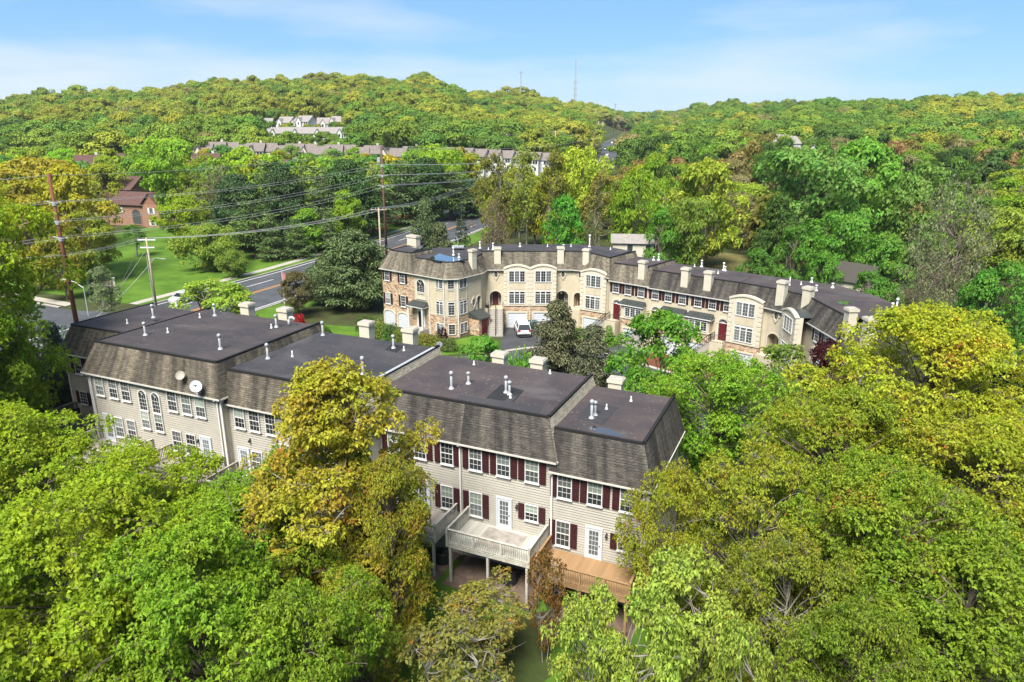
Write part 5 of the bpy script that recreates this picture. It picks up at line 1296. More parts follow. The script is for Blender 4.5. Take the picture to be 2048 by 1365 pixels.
ORD = ['first', 'second', 'third', 'fourth', 'fifth', 'sixth', 'seventh', 'eighth', 'ninth', 'tenth', 'eleventh', 'twelfth', 'thirteenth', 'fourteenth', 'fifteenth', 'sixteenth', 'seventeenth', 'eighteenth']
LIME, BRIGHT, GREEN, MIDG = (.205, .300, .012), (.160, .275, .014), (.075, .175, .014), (.055, .115, .016)
YEL, OLIVE, GOLD, PALE = (.275, .285, .014), (.155, .172, .024), (.200, .185, .018), (.255, .345, .045)
PINE, BLUE, DARKP, WARM = (.082, .140, .036), (.050, .085, .050), (.026, .052, .018), (.175, .105, .018)
def T(kind, u, v, Y, wpx, col, label, group=None, name='maple_tree', cat='tree', jit=.0, hmax=None):
    p = aty(u, v, Y); g = gh(p.x, Y); dist = Y * CT + (CH - p.z) * ST
    h = p.z - g
    if hmax: h = min(h, hmax)
    r = wpx / 2 * dist / F
    c = [q * (1 + random.uniform(-jit, jit)) for q in col]
    return plant(kind, (p.x, Y, g), max(h, .6) * 1.02, r * 1.0, c, label, group, name, cat)
FG = 'trees between the camera and the near row'
T('maple_a', 10, 822, 36, 330, LIME, 'lime green maple crown below the end house deck', FG)
T('maple_b', 245, 918, 33, 330, LIME, 'lime green maple in front of the arched windows', FG)
T('maple_c', 470, 985, 31, 350, BRIGHT, 'bright green maple left of the orange tree', FG)
T('maple_b', 560, 905, 32.5, 150, BRIGHT, 'narrow bright green maple top reaching the deck left of the gold tree', FG)
T('maple_b', 95, 1010, 25, 520, LIME, 'large lime maple filling the lower left corner of the picture', FG)
T('maple_c', 360, 1090, 23, 470, (.165, .285, .014), 'bright green maple at the bottom between the lime and orange trees', FG)
T('maple_b', 590, 1190, 22, 300, (.15, .25, .014), 'deeper green maple at the foot of the orange tree', FG)
T('column', 662, 740, 31.5, 340, (.30, .295, .024), 'tall loose gold and orange tree rising from the lawn past the roof edge', FG)
T('orange', 775, 925, 30, 215, (.235, .255, .018), 'orange and green tree covering the left part of the shuttered houses', FG)
T('orange', 700, 1150, 26, 250, (.19, .26, .016), 'orange tinted green tree at the bottom centre of the picture', FG)
T('sparse', 1092, 1105, 31, 80, WARM, 'nearly bare rust coloured sapling before the grey deck', FG, 'sapling')
T('sparse', 960, 1175, 30, 190, (0.194, 0.197, 0.030), 'sparse bronze sapling with arching pale branches on the rear lawn', FG, 'sapling')
T('sparse', 900, 1255, 25, 240, (0.166, 0.180, 0.030), 'thin bronze sapling at the bottom edge beside the orange tree', FG, 'sapling')
T('sapling', 1178, 1180, 26, 155, PALE, 'pale green multi-stemmed sapling before the cedar deck', FG, 'sapling')
T('sapling', 1390, 1120, 26.5, 230, PALE, 'fuller pale green sapling right of the cedar deck', FG, 'sapling')
T('sapling', 1290, 1215, 22.5, 210, (.24, .34, .042), 'pale green sapling with grey forked trunk at the bottom edge', FG, 'sapling')
T('sapling', 1500, 1265, 21, 150, PALE, 'small pale green sapling top below the dead branches', FG, 'sapling')
T('olive_b', 1350, 935, 33, 200, (.25, .285, .018), 'bronze green tree brushing the end wall of the near row', FG)
T('olive_b', 1530, 905, 32, 330, (.23, .275, .018), 'olive tree with bare twigs in its middle', FG)
T('olive_b', 1590, 1085, 26, 330, (0.177, 0.220, 0.016), 'olive tree with dead grey branches at the lower right', FG)
T('olive_a', 1880, 625, 41, 480, (.29, .345, .02), 'huge yellow maple rising past the end of the curved row', FG)
T('olive_a', 1690, 790, 37, 360, (0.195, 0.264, 0.016), 'yellow green maple left of the huge yellow maple', FG)
T('olive_a', 1980, 850, 33, 460, (.25, .30, .018), 'yellow green maple on the far right edge', FG)
T('olive_a', 1790, 940, 29, 420, (0.177, 0.264, 0.016), 'dense yellow green maple in front of the huge yellow maple', FG)
T('maple_c', 1950, 1110, 25, 460, (.15, .235, .014), 'darker green maple in the lower right corner', FG)
T('maple_b', 1730, 1225, 22, 280, (.14, .215, .014), 'dark green maple at the bottom right beside the dead branches', FG)
CG = 'trees of the court'
T('mid_0', 1330, 628, 60, 190, (0.098, 0.246, 0.018), 'round bright green tree in the court before the shuttered houses', CG)
T('maple_b', 1440, 715, 46, 250, (.165, .31, .02), 'green tree with dark forked limbs beside the end of the near row', CG)
T('mid_thin', 1580, 695, 50, 190, (0.133, 0.206, 0.024), 'fine leaved olive tree left of the purple tree', CG)
T('mid_0', 1662, 690, 52, 125, (0.077, 0.017, 0.021), 'dark purple leaved tree before the right arm houses', CG, 'purple_tree')
T('mid_1', 1290, 745, 52, 130, (0.091, 0.230, 0.018), 'green tree just behind the end house roof', CG)
T('cedar', 1113, 607, 68, 100, (.105, .120, .05), 'olive brown spruce in the court before the arched bays', CG, 'spruce')
T('cedar', 1190, 655, 64, 88, (.10, .118, .055), 'shorter olive spruce right of the tall court spruce', CG, 'spruce')
T('mid_3', 968, 676, 62, 110, (0.119, 0.304, 0.030), 'small fresh green tree behind the near row chimneys', CG)
T('shrub_b', 1045, 700, 60, 60, (0.126, 0.312, 0.030), 'leafy green bush behind the pair of chimneys', CG, 'bush', 'bush')
T('cone_shrub', 1218, 652, 82.5, 28, GREEN, 'clipped cone shrub beside the side stairs', CG, 'cone_shrub', 'shrub')
T('shrub_b', 1162, 655, 84, 34, GREEN, 'green bush at the foot of the angled porch', CG, 'bush', 'bush')
LG = 'trees on the left'
T('maple_a', -165, 366, 47, 430, LIME, 'tall light green maple at the left edge of the picture', LG)
T('maple_c', -110, 612, 44, 260, BRIGHT, 'bright green tree below the light maple at the left edge', LG)
T('cedar', 92, 650, 57, 80, (.08, .125, .075), 'blue green spruce beside the end house', LG, 'spruce')
T('spruce', 128, 655, 61, 70, (0.056, 0.116, 0.067), 'slim blue spruce behind the end house corner', LG, 'spruce')
T('cedar', 40, 690, 54, 80, (0.049, 0.099, 0.053), 'dark spruce at the left edge under the bright green tree', LG, 'spruce')
T('mid_thin', 197, 535, 84, 75, (0.139, 0.197, 0.075), 'sage green young tree next to the street corner', LG)
T('mid_3', 420, 562, 84, 165, (0.222, 0.345, 0.030), 'low yellow green tree between the near row and the highway', LG)
T('mid_0', 588, 545, 96, 80, (0.105, 0.099, 0.033), 'bronze bush like tree beside the flagpole', LG)
T('shrub_a', 640, 655, 84, 60, MIDG, 'dark shrub behind the second chimney', LG, 'bush', 'bush')
T('shrub_a', 592, 628, 86, 40, (0.417, 0.020, 0.018), 'red azalea behind the near row roof', LG, 'azalea', 'bush')
T('pine_round', 703, 466, 100, 145, (.10, .155, .05), 'big rounded pine left of the stone house', LG, 'pine_tree')
T('pine_round', 648, 520, 103, 75, (.085, .135, .045), 'smaller pine left of the big rounded pine', LG, 'pine_tree')
for i, (u, v, Y, w_, c) in enumerate(((752, 640, 84, 50, (0.166, 0.230, 0.030)), (778, 648, 83, 40, (0.084, 0.164, 0.030)), (800, 660, 82, 40, (0.139, 0.180, 0.030)), (730, 632, 86, 45, MIDG), (845, 668, 82, 46, (0.180, 0.180, 0.030)), (872, 672, 81.5, 40, (0.166, 0.197, 0.030)), (895, 678, 80.5, 44, (0.098, 0.149, 0.030)), (884, 655, 82.5, 26, (0.049, 0.020, 0.024)))):
    T('shrub_a' if v > 645 else 'shrub_b', u, v, Y, w_, c, ['yellow shrub before the garages of the stone wing', 'green shrub before the stone garage', 'olive shrub by the porch steps', 'dark green shrub under the big pine', 'golden hedge shrub left of the octagonal bay', 'golden hedge shrub under the octagonal bay', 'green hedge shrub at the corner of the octagonal bay', 'dark purple shrub against the octagonal bay'][i], 'shrubs by the stone house', 'shrub', 'shrub')
for i, (u, v) in enumerate(((930, 690), (955, 693), (980, 690))): T('shrub_a', u, v, 80, 34, GREEN, 'low green hedge shrub by the shed, %s' % ['nearest the bay', 'in the middle', 'nearest the stairs'][i], 'shrubs by the stone house', 'shrub', 'shrub')
# lawn beyond the highway
WG = 'trees beyond the highway'
T('weeping', 415, 450, 128, 125, (0.180, 0.272, 0.030), 'weeping yellow green tree on the lawn', WG)
T('weeping', 465, 500, 122, 60, (0.153, 0.246, 0.030), 'small weeping tree at the side of the lawn', WG)
T('mid_0', 125, 335, 125, 160, YEL, 'large golden tree behind the rusty pole', WG)
T('mid_1', 60, 320, 150, 190, (.25, .235, .02), 'orange tinted tree at the left edge beyond the highway', WG)
T('mid_3', 165, 425, 118, 110, (0.208, 0.263, 0.021), 'lower golden tree behind the street corner', WG)
T('mid_1', 330, 278, 175, 125, (0.180, 0.329, 0.021), 'tall lime tree right of the brick house', WG)
T('mid_3', 362, 390, 160, 100, LIME, 'lime tree below the brick gable', WG)
T('mid_thin', 262, 450, 142, 55, GREEN, 'small green tree before the brick house', WG)
T('mid_bare', 425, 330, 170, 120, (0.139, 0.157, 0.067), 'grey brown tree just coming into leaf left of the pines', WG)
for i, (u, v, Y, w_) in enumerate(((470, 360, 150, 90), (500, 400, 140, 75), (520, 330, 155, 80), (560, 340, 152, 80), (600, 330, 158, 85), (640, 345, 154, 70), (690, 330, 165, 90), (740, 335, 172, 80), (800, 330, 190, 90), (850, 325, 195, 85), (900, 350, 200, 80), (940, 365, 205, 70))):
    T(['pine_round', 'pine_tall', 'pine_a'][i % 3], u, v - 6, Y, w_ * 1.3, PINE if i % 3 else (0.062, 0.124, 0.033), '%s pine from the left in the row along the far side of the highway' % ORD[i], WG, 'pine_tree', jit=.15)
T('mid_2', 610, 420, 146, 80, (0.139, 0.279, 0.021), 'yellow green tree among the roadside pines', WG)
T('mid_2', 690, 385, 152, 75, BRIGHT, 'bright green tree beside the tall power pole', WG)
T('mid_1', 880, 300, 205, 90, (0.208, 0.345, 0.021), 'bright lime tree behind the roadside pines', WG)
for i, (u, v, Y, w_, c, k, l) in enumerate(((40, 395, 112, 150, (.25, .24, .016), 'mid_3', 'golden tree at the left edge above the corner street'), (110, 470, 106, 100, (.20, .23, .016), 'mid_0', 'yellow green tree right behind the rusty pole'),
        (205, 330, 196, 110, (.21, .27, .016), 'mid_0', 'lime tree above the second brick roof'),
        (385, 350, 172, 90, (.18, .26, .016), 'mid_3', 'lime tree left of the grey brown tree'), (540, 430, 138, 60, PINE, 'pine_a', 'young pine at the front of the roadside row'), (590, 440, 140, 60, PINE, 'pine_a', 'second young pine at the front of the roadside row'), (655, 425, 146, 60, PINE, 'pine_a', 'third young pine at the front of the roadside row'))):
    T(k, u, v, Y, w_, c, l, WG, 'pine_tree' if k == 'pine_a' else 'maple_tree')
# behind the curved row
BG = 'trees behind the curved row'
T('cedar', 850, 400, 112, 60, (0.094, 0.151, 0.050), 'grey green cedar behind the stone wing chimney', BG, 'cedar')
T('spruce', 825, 445, 110, 50, (0.102, 0.142, 0.046), 'bronze cedar between the power pole and the puddled roof', BG, 'cedar')
T('cedar', 880, 450, 109, 60, (0.102, 0.132, 0.048), 'brownish cedar left of the dark spruce', BG, 'cedar')
T('spruce', 922, 400, 114, 50, DARKP, 'dark spruce behind the stone house roof', BG, 'spruce')
T('mid_bare', 985, 395, 118, 90, (0.170, 0.142, 0.065), 'bare brown tree behind the first chimney', BG)
for i, (u, v, Y, w_, c, k, l) in enumerate(((985, 310, 126, 90, OLIVE, 'mid_thin', 'tall olive tree with pale trunks behind the arched bays'), (1050, 300, 128, 100, (0.187, 0.251, 0.032), 'mid_thin', 'second tall olive tree with bare trunks behind the arched bays'),
        (1110, 305, 130, 80, OLIVE, 'mid_thin', 'slender olive tree with pale trunk beside the gold crown'), (1160, 300, 134, 115, (0.288, 0.381, 0.026), 'mid_1', 'gold crowned tree left of the far road'), (1205, 345, 128, 70, (0.220, 0.220, 0.046), 'mid_thin', 'rust tinted tree under the far road'),
        (1130, 395, 116, 95, (0.085, 0.271, 0.022), 'mid_0', 'low vivid green tree behind the middle chimneys'), (1180, 420, 112, 50, (0.154, 0.200, 0.055), 'mid_bare', 'thin half bare tree behind the roof vents'), (1275, 345, 124, 110, BRIGHT, 'mid_3', 'vivid green tree right of the far road'),
        (1310, 310, 165, 90, BRIGHT, 'mid_0', 'green crown right under the far road'), (1330, 425, 112, 90, (0.094, 0.240, 0.022), 'mid_3', 'green tree behind the cream house'), (1420, 325, 122, 160, (0.237, 0.321, 0.026), 'mid_0', 'large round yellow green tree behind the shuttered houses'),
        (1385, 400, 112, 95, (0.145, 0.231, 0.026), 'mid_1', 'olive green tree before the large round tree'), (1560, 395, 110, 100, MIDG, 'mid_2', 'dark green tree right of the parking area'), (1620, 300, 118, 200, (0.120, 0.251, 0.040), 'mid_1', 'big silvery green tree in the wood on the right'),
        (1730, 285, 122, 200, (0.128, 0.292, 0.029), 'mid_0', 'broad bright green tree on the right skyline of the wood'), (1850, 330, 116, 170, (0.128, 0.240, 0.037), 'mid_3', 'green tree on the right behind the half bare one'), (1690, 430, 98, 130, (0.094, 0.240, 0.022), 'mid_1', 'leafy green tree behind the right arm roof'),
        (1600, 455, 100, 110, (0.085, 0.212, 0.022), 'mid_3', 'dark green tree behind the long brown roof'), (1770, 470, 92, 120, (0.102, 0.240, 0.024), 'mid_0', 'green tree above the end of the curved row'), (1930, 360, 88, 190, (0.170, 0.212, 0.082), 'mid_bare', 'half bare grey green tree with big limbs on the right'),
        (1870, 500, 80, 130, (0.145, 0.182, 0.065), 'mid_bare', 'brown twiggy tree left of the half bare one'), (2020, 530, 72, 170, (0.085, 0.231, 0.022), 'mid_3', 'fresh green tree at the right edge above the yellow maple'), (2010, 420, 100, 140, (0.203, 0.281, 0.029), 'mid_1', 'yellow green tree at the right edge of the wood'),
        (1520, 500, 103, 70, (0.076, 0.200, 0.022), 'mid_0', 'dark green bushy tree by the parking road'), (1745, 545, 84, 90, (0.085, 0.220, 0.022), 'mid_3', 'low green tree against the end of the flat roof'), (1650, 505, 92, 80, (0.094, 0.240, 0.022), 'mid_0', 'low green tree touching the brown roof edge'))):
    T(k, u, v, Y, w_, c, l, BG)

# belts of trees further out: every crown is a tree of its own
def clear(x, y, r=11):
    return min((x - p.x) ** 2 + (y - p.y) ** 2 for p in HW[::2]) > (r + 6) ** 2
KEEP = []                                   # places of houses: (x, y, radius)
rng_ = random.Random(5)
PLACED = []
def belt(n, u0, u1, y0, y1, vf, cols, cols_w, kinds, label, group, gap=.62, wr=(8, 13)):
    k = 0; tries = 0
    while k < n and tries < n * 40:
        tries += 1
        Y = math.sqrt(rng_.uniform(y0 * y0, y1 * y1)); u = rng_.uniform(u0, u1); v = vf(u, Y) + rng_.uniform(-9, 12)
        p = aty(u, v, Y); g = gh(p.x, Y); h = p.z - g; wd = rng_.uniform(*wr)
        h = min(max(h, 7), 21)
        if not clear(p.x, Y): continue
        if 1188 < u < 1268 and Y > 150: h = min(h, CH - g - Y * 100 / F); 
        if h < 5: continue
        if any((p.x - a) ** 2 + (Y - b) ** 2 < (c + wd * .35) ** 2 for a, b, c in KEEP): continue
        if any((p.x - a) ** 2 + (Y - b) ** 2 < ((c + wd) * .5 * gap) ** 2 for a, b, c in PLACED): continue
        PLACED.append((p.x, Y, wd)); ci = rng_.randrange(len(cols)); c = [q * rng_.uniform(.9, 1.12) for q in cols[ci]]
        plant(rng_.choice(kinds), (p.x, Y, g), h, wd * .5, c, label.replace('@', cols_w[ci]), group); k += 1
    return k

# ------------------------------------------------------------------ cars
def car(p, rz, m, label, group, L=4.6, Wd=1.85, Hh=1.68, suv=True):
    e = empty('car', p, label, 'car', group, rz)
    z0 = .22; b = MB()
    # stations along y: (y, half width at sill, belt height, half width at belt)
    st = [(-L / 2, .70, .62, .66), (-L / 2 + .12, .86, .95, .84), (-L * .28, .92, 1.02, .91), (0, .925, 1.03, .915), (L * .22, .92, 1.0, .90), (L / 2 - .55, .88, .92, .86), (L / 2 - .1, .78, .78, .74), (L / 2, .6, .6, .56)]
    for y, hw, zb, hb in st:
        k = Wd / 1.85
        for x, z in ((-hw * .9 * k, z0), (-hw * k, z0 + .2), (-hw * k, zb - .22), (-hb * k, zb - .02), (-hb * .82 * k, zb), (hb * .82 * k, zb), (hb * k, zb - .02), (hw * k, zb - .22), (hw * k, z0 + .2), (hw * .9 * k, z0)): b.v.append((x, y, z))
    n = 10
    for i in range(len(st) - 1):
        for j in range(n): b.f.append((i * n + j, (i + 1) * n + j, (i + 1) * n + (j + 1) % n, i * n + (j + 1) % n)); b.m.append(0); b.uv.append(None)
    b.f += [tuple(range(n)), tuple(reversed(range((len(st) - 1) * n, len(st) * n)))]; b.m += [0, 0]; b.uv += [None, None]
    put('body', b, [m], e)
    rb = -L / 2 + (.18 if suv else .55)
    def cab(y0, y1, y2, y3, w0, w1, zb, zt):
        return [(-w0, y0, zb), (w0, y0, zb), (w0, y3, zb), (-w0, y3, zb), (-w1, y1, zt), (w1, y1, zt), (w1, y2, zt), (-w1, y2, zt)], [(0, 1, 5, 4), (1, 2, 6, 5), (2, 3, 7, 6), (3, 0, 4, 7), (4, 5, 6, 7)]
    v, f = cab(rb, rb + .42, L * .12, L * .27, .84 * Wd / 1.85, .66 * Wd / 1.85, .98, Hh - .06); g = MB().add(v, f); put('windows', g, ['glass'], e)
    r = MB().add(*cab(rb + .34, rb + .40, L * .12, L * .145, .70 * Wd / 1.85, .64 * Wd / 1.85, Hh - .085, Hh))
    for s in (-1, 1):
        for ya, yb in ((rb + .05, rb + .42), (-.15, -.1), (L * .26, L * .12)):
            r.tube([(s * .835 * Wd / 1.85, ya, .99), (s * .655 * Wd / 1.85, yb, Hh - .05)], .045, 5)
    if suv:
        for s in (-1, 1): r.tube([(s * .55, rb + .5, Hh + .03), (s * .55, L * .1, Hh + .03)], .022, 5)
    put('roof', r, [m], e)
    wm = cached('tyre', lambda: MB().lathe([(.2, -.11), (.33, -.11), (.345, -.06), (.345, .06), (.33, .11), (.2, .11)], 16).mesh('tyre', ['rubber'])); rm = cached('rim', lambda: MB().lathe([(.01, -.07), (.21, -.1), (.22, .1), (.01, .115)], 10).mesh('rim', ['galvanised']))
    for s in (-1, 1):
        for y in (-L * .30, L * .31):
            t = link('wheel', wm, e, (s * (Wd / 2 - .1), y, .345)); t.rotation_euler = (0, R(90) * s, 0); sub('rim', rm, t)
        put('tail_light', MB().box(min(s * .52, s * .84), max(s * .52, s * .84), -L / 2 - .0, -L / 2 + .2, .84, .98), ['tail_lamp'], e)
        put('headlight', MB().box(min(s * .45, s * .72), max(s * .45, s * .72), L / 2 - .16, L / 2 + .0, .56, .70), ['white_trim'], e)
        put('mirror', MB().box(min(s * .93, s * 1.08), max(s * .93, s * 1.08), L * .18, L * .24, .98, 1.12), [m], e)
    put('bumper', MB().box(-.82, .82, -L / 2 - .04, -L / 2 + .25, .28, .52), ['black_plastic'], e)
    put('number_plate', MB().box(-.26, .26, -L / 2 - .02, -L / 2 + .12, .66, .80), ['paint_white'], e)
    return e
car((1.35, 87.9, .016), R(6), 'car_white', 'white sport utility car parked before the garage of the first arched bay', 'cars parked in the court')
car((5.0, 86.9, .016), R(184), 'car_white', 'white car partly hidden behind the court spruce', 'cars parked in the court', 4.5, 1.8, 1.45, False)
car((-2.6, 76.5, .024), R(65), 'car_dark', 'dark car near the hedge behind the near row chimneys', 'cars parked in the court', 4.5, 1.8, 1.45, False)
car((20.5, 49.5, .024), R(60), 'car_white', 'white car glimpsed through the trees beyond the end house', 'cars parked in the court', 4.5, 1.8, 1.45, False)
def wheelie(p, m, label):
    e = empty('trash_bin', p, label, 'trash bin', 'trash bins by the garages')
    put('body', MB().add([(-.24, -.28, .08), (.24, -.28, .08), (.24, .24, .08), (-.24, .24, .08), (-.3, -.36, .98), (.3, -.36, .98), (.3, .32, .98), (-.3, .32, .98)], [(0, 3, 2, 1), (0, 1, 5, 4), (1, 2, 6, 5), (2, 3, 7, 6), (3, 0, 4, 7)]), [m], e)
    put('lid', MB().add([(-.32, -.4, .98), (.32, -.4, .98), (.32, .36, 1.0), (-.32, .36, 1.0), (-.28, -.32, 1.05), (.28, -.32, 1.05), (.28, .3, 1.09), (-.28, .3, 1.09)], [(0, 1, 5, 4), (1, 2, 6, 5), (2, 3, 7, 6), (3, 0, 4, 7), (4, 5, 6, 7)]), [m], e)
    for s in (-1, 1): w_ = put('wheel', MB().lathe([(.02, -.03), (.1, -.03), (.1, .03), (.02, .03)], 10), ['rubber'], e, (s * .25, .27, .1)); w_.rotation_euler = (0, R(90), 0)
wheelie((2.25, 89.9, .016), 'bin_green', 'dark green trash bin between the garage doors, nearer the white car'); wheelie((2.95, 90.0, .016), 'bin_green', 'dark green trash bin between the garage doors, nearer the spruce')
hwcars = [(452, 'car_white', -4, 1), (505, 'car_grey', -6, 1), (560, 'car_dark', 3, 0), (600, 'car_white', -3, 1), (640, 'car_red', 5, 0), (420, 'car_grey', 5, 0)]
nm = ['white car nearest on the distant highway', 'grey car on the distant highway just above the crossing trees', 'dark car on the right side of the distant highway', 'white car in the middle of the distant highway', 'red car farthest up the distant highway', 'grey car on the right of the distant highway by the trees']
for (y, m, o_, fl), l in zip(hwcars, nm):
    i = hidx(y); p = offs(HW, i, o_); d = HW[i + 1] - HW[i - 1]
    car((p.x, p.y, road_z(p) + .03), math.atan2(d.y, d.x) - math.pi / 2 + (math.pi if fl else 0), m, l, 'cars on the distant highway', 4.6, 1.8, 1.5, False)
i = hidx(107); p = offs(HW, i, -5.6); d = HW[i + 1] - HW[i - 1]
car((p.x, p.y, .03), math.atan2(d.y, d.x) + math.pi / 2, 'car_white', 'white car on the highway behind the low yellow green tree', 'cars on the near highway', 4.6, 1.8, 1.5, False)

# ------------------------------------------------------------------ poles and wires
def base(u, v): return atz(u, v, 0)
ATT = {}
def steel_pole(key, u, vt, Y, arms, m, label, r=.28, z_extra=0):
    top = aty(u, vt, Y); g = gh(top.x, Y)
    e = empty('utility_pole', (top.x, Y, g), label, 'utility pole', 'power poles'); h = top.z - g
    put('shaft', MB().tube([(0, 0, -.5), (0, 0, h * .5), (0, 0, h)], [r, r * .82, r * .6], 12), [m], e, smooth=True)
    ATT[key] = [[top + Vector((0, 0, -.25))]]
    for a in arms:
        z = aty(u, a, Y).z - g; mb = MB(); row = []
        for s in (-1, 1):
            q = Vector((s * 1.15 * .92, s * 1.15 * -.39, z + .25)); mb.tube([(0, 0, z), q], .05, 6); mb.lathe([(.05, q.z - .12), (.12, q.z - .06), (.12, q.z + .02), (.06, q.z + .08)], 8, c=(q.x, q.y)); row.append(q + Vector((top.x, Y, g)))
        put('insulator_arm', mb, ['galvanised'], e); put('collar', MB().lathe([(r * .9, z - .25), (r * .95, z - .2), (r * .95, z + .2), (r * .9, z + .25)], 10), ['galvanised'], e); ATT[key].append(row)
    return e
P1 = steel_pole('p1', 97, 347, 89, (408, 446, 479), 'rust_steel', 'tall rust brown steel pole at the street corner', .30)
P2 = steel_pole('p2', 762, 293, 143, (332, 353, 374), 'pole_dark', 'tall dark brown power pole behind the big pine', .26)
put('switch_box', MB().box(-.9, -.3, -.25, .25, 0, 1.0), ['galvanised'], P2, (0, 0, aty(762, 320, 143).z - .5))
def wood_pole(key, u, vt, Y, label, h=None, arms=1, tr=False, m='pole_wood', light=False, r=.16, tilt=0):
    top = aty(u, vt, Y); g = gh(top.x, Y); hh = top.z - g
    e = empty('utility_pole', (top.x, Y, g), label, 'utility pole', 'power poles'); e.rotation_euler = (0, R(tilt), 0)
    put('shaft', MB().tube([(0, 0, -.5), (0, 0, hh)], [r, r * .75], 10), [m], e, smooth=True); row = []
    for k in range(arms):
        z = hh - .3 - 1.1 * k; w_ = 1.3 if k == 0 else 1.0
        cm = MB().box(-w_, w_, -.06, .06, z - .07, z + .07)
        put('crossarm', cm, ['paint_white' if light else m], e)
        for x in (-w_ * .9, -w_ * .4, w_ * .5, w_ * .92):
            put('insulator', MB().lathe([(.03, z + .07), (.06, z + .12), (.06, z + .2), (.03, z + .26)], 8, c=(x, 0)), ['galvanised'], e)
            if k == 0: row.append(Vector((top.x + x, Y, g + z + .25)))
    if tr: put('transformer', MB().lathe([(.22, hh - 3.0), (.26, hh - 2.9), (.26, hh - 2.0), (.1, hh - 1.9)], 12, c=(.4, 0)), ['galvanised'], e)
    if light:
        put('lamp_arm', MB().tube([(0, 0, hh - 3.2), (1.0, 0, hh - 2.9), (1.9, 0, hh - 3.0)], .035, 6).box(1.75, 2.35, -.1, .1, hh - 3.07, hh - 2.95), ['galvanised'], e)
        put('riser_pipe', MB().tube([(-.25, -.15, .2), (-.25, -.15, hh - 2.4)], .05, 6), ['galvanised'], e)
    ATT[key] = [row, hh + g]
    return e
wood_pole('w1', 292, 476, 101, 'leaning wooden pole with two white crossarms on the lawn', arms=2, light=True)
wood_pole('w2', 757, 416, 117, 'short pale wooden pole in front of the dark power pole', m='pole_wood')
FP = [(1013, 268, 330, 'wooden pole above the gold crowned trees left of the far road'), (1111, 262, 370, 'wooden pole before the forest hill left of the far road'), (1190, 262, 420, 'dark pole left of the distant highway'), (1249, 258, 430, 'dark pole standing in front of the distant highway'), (1197, 243, 560, 'double pole with many crossarms beside the distant highway'), (1206, 244, 575, 'second pole with many crossarms beside the distant highway'), (1228, 240, 760, 'far pole before the gap on the horizon')]
for i, (u, v, Y, l) in enumerate(FP): wood_pole('f%d' % i, u, v, Y, l, arms=1 if i < 4 else 3, m='pole_wood' if i in (0, 1, 4, 5) else 'pole_dark', r=.26)
def wire(a, b, sag, r=.035, m='wire', label=None):
    a, b = Vector(a), Vector(b); n = 18; mid = (a + b) / 2
    pts = [a.lerp(b, i / n) - Vector((0, 0, sag * 4 * (i / n) * (1 - i / n))) - mid for i in range(n + 1)]
    o = put('power_line', MB().tube(pts, r, 4), [m], None, mid); tag(o, label, 'power line', 'overhead lines'); return o
p1, p2 = ATT['p1'], ATT['p2']
LW = 'thin overhead line strung from the rusty corner pole to the dark power pole'
wire(p1[0][0], p2[0][0], 1.0, .018, label='topmost overhead line from the rusty corner pole to the dark power pole')
lv = ['upper', 'middle', 'lower']
for k in (1, 2, 3):
    for s in (0, 1): wire(p1[k][s], p2[k][s], 1.1 + .1 * k, .022, label='%s of the paired %s overhead lines between the rusty pole and the dark power pole' % (['rear', 'front'][s], lv[k - 1]))
left = Vector((-86, 16, 1.5))
for k, row in enumerate(p1):
    for s, q in enumerate(row): wire(q, q + Vector((-60, -58, 1.5)), 1.5, .022, label='overhead line running from the rusty corner pole out of the left edge, %s' % (['topmost', 'upper pair', 'middle pair', 'lower pair'][k] + ['', ' front'][s]))
f0_, f1_, f3_ = ATT['f0'][0], ATT['f1'][0], ATT['f3'][0]
far_t = [f3_[0], f3_[1], f3_[2], f3_[3]]
t3 = aty(1249, 258, 430)
wire(p2[0][0], t3, 4, .035, label='topmost overhead line from the dark power pole toward the distant highway')
for k in (1, 2, 3):
    for s in (0, 1): wire(p2[k][s], t3 + Vector((s - .5, 0, -2.4 * k)), 5, .038, label='%s of the paired %s overhead lines beyond the dark power pole' % (['rear', 'front'][s], lv[k - 1]))
for k in range(4): wire(ATT['w1'][0][k], ATT['w2'][0][k] + Vector((0, 0, -.2)), 1.0, .018, label='%s low line between the crossarm pole and the short pale pole' % ORD[k])
for k in range(4): wire(ATT['w2'][0][k], Vector((-8 + k, 260, 11.5)), 3, .022, label='%s low line running on past the short pale pole' % ORD[k])
for k in range(3): wire(ATT['w1'][0][k], Vector((-60 + .8 * k, 84, 10.5)), .6, .018, label='%s low line from the crossarm pole toward the rusty pole' % ORD[k])
b1 = ATT['w1'][0][0]
for k, (dx_, dy_) in enumerate(((-7, 2), (-6, -3), (-4.5, -6))): wire(ATT['w1'][0][k] + Vector((0, 0, -1 - k)), Vector((b1.x + dx_, b1.y + dy_, .1)), .5, .025, 'wire', '%s slack guy wire hanging from the crossarm pole to the lawn' % ORD[k])
for k, (a, b) in enumerate((('f0', 'f1'), ('f1', 'f2'), ('f2', 'f4'))):
    for q in (0, 3): wire(ATT[a][0][q], ATT[b][0][q], 2.5, .07, label=['thin line between the two wooden poles before the forest hill', 'thin line from the wooden pole to the dark pole left of the distant highway', 'thin line reaching the double pole beside the distant highway'][k])
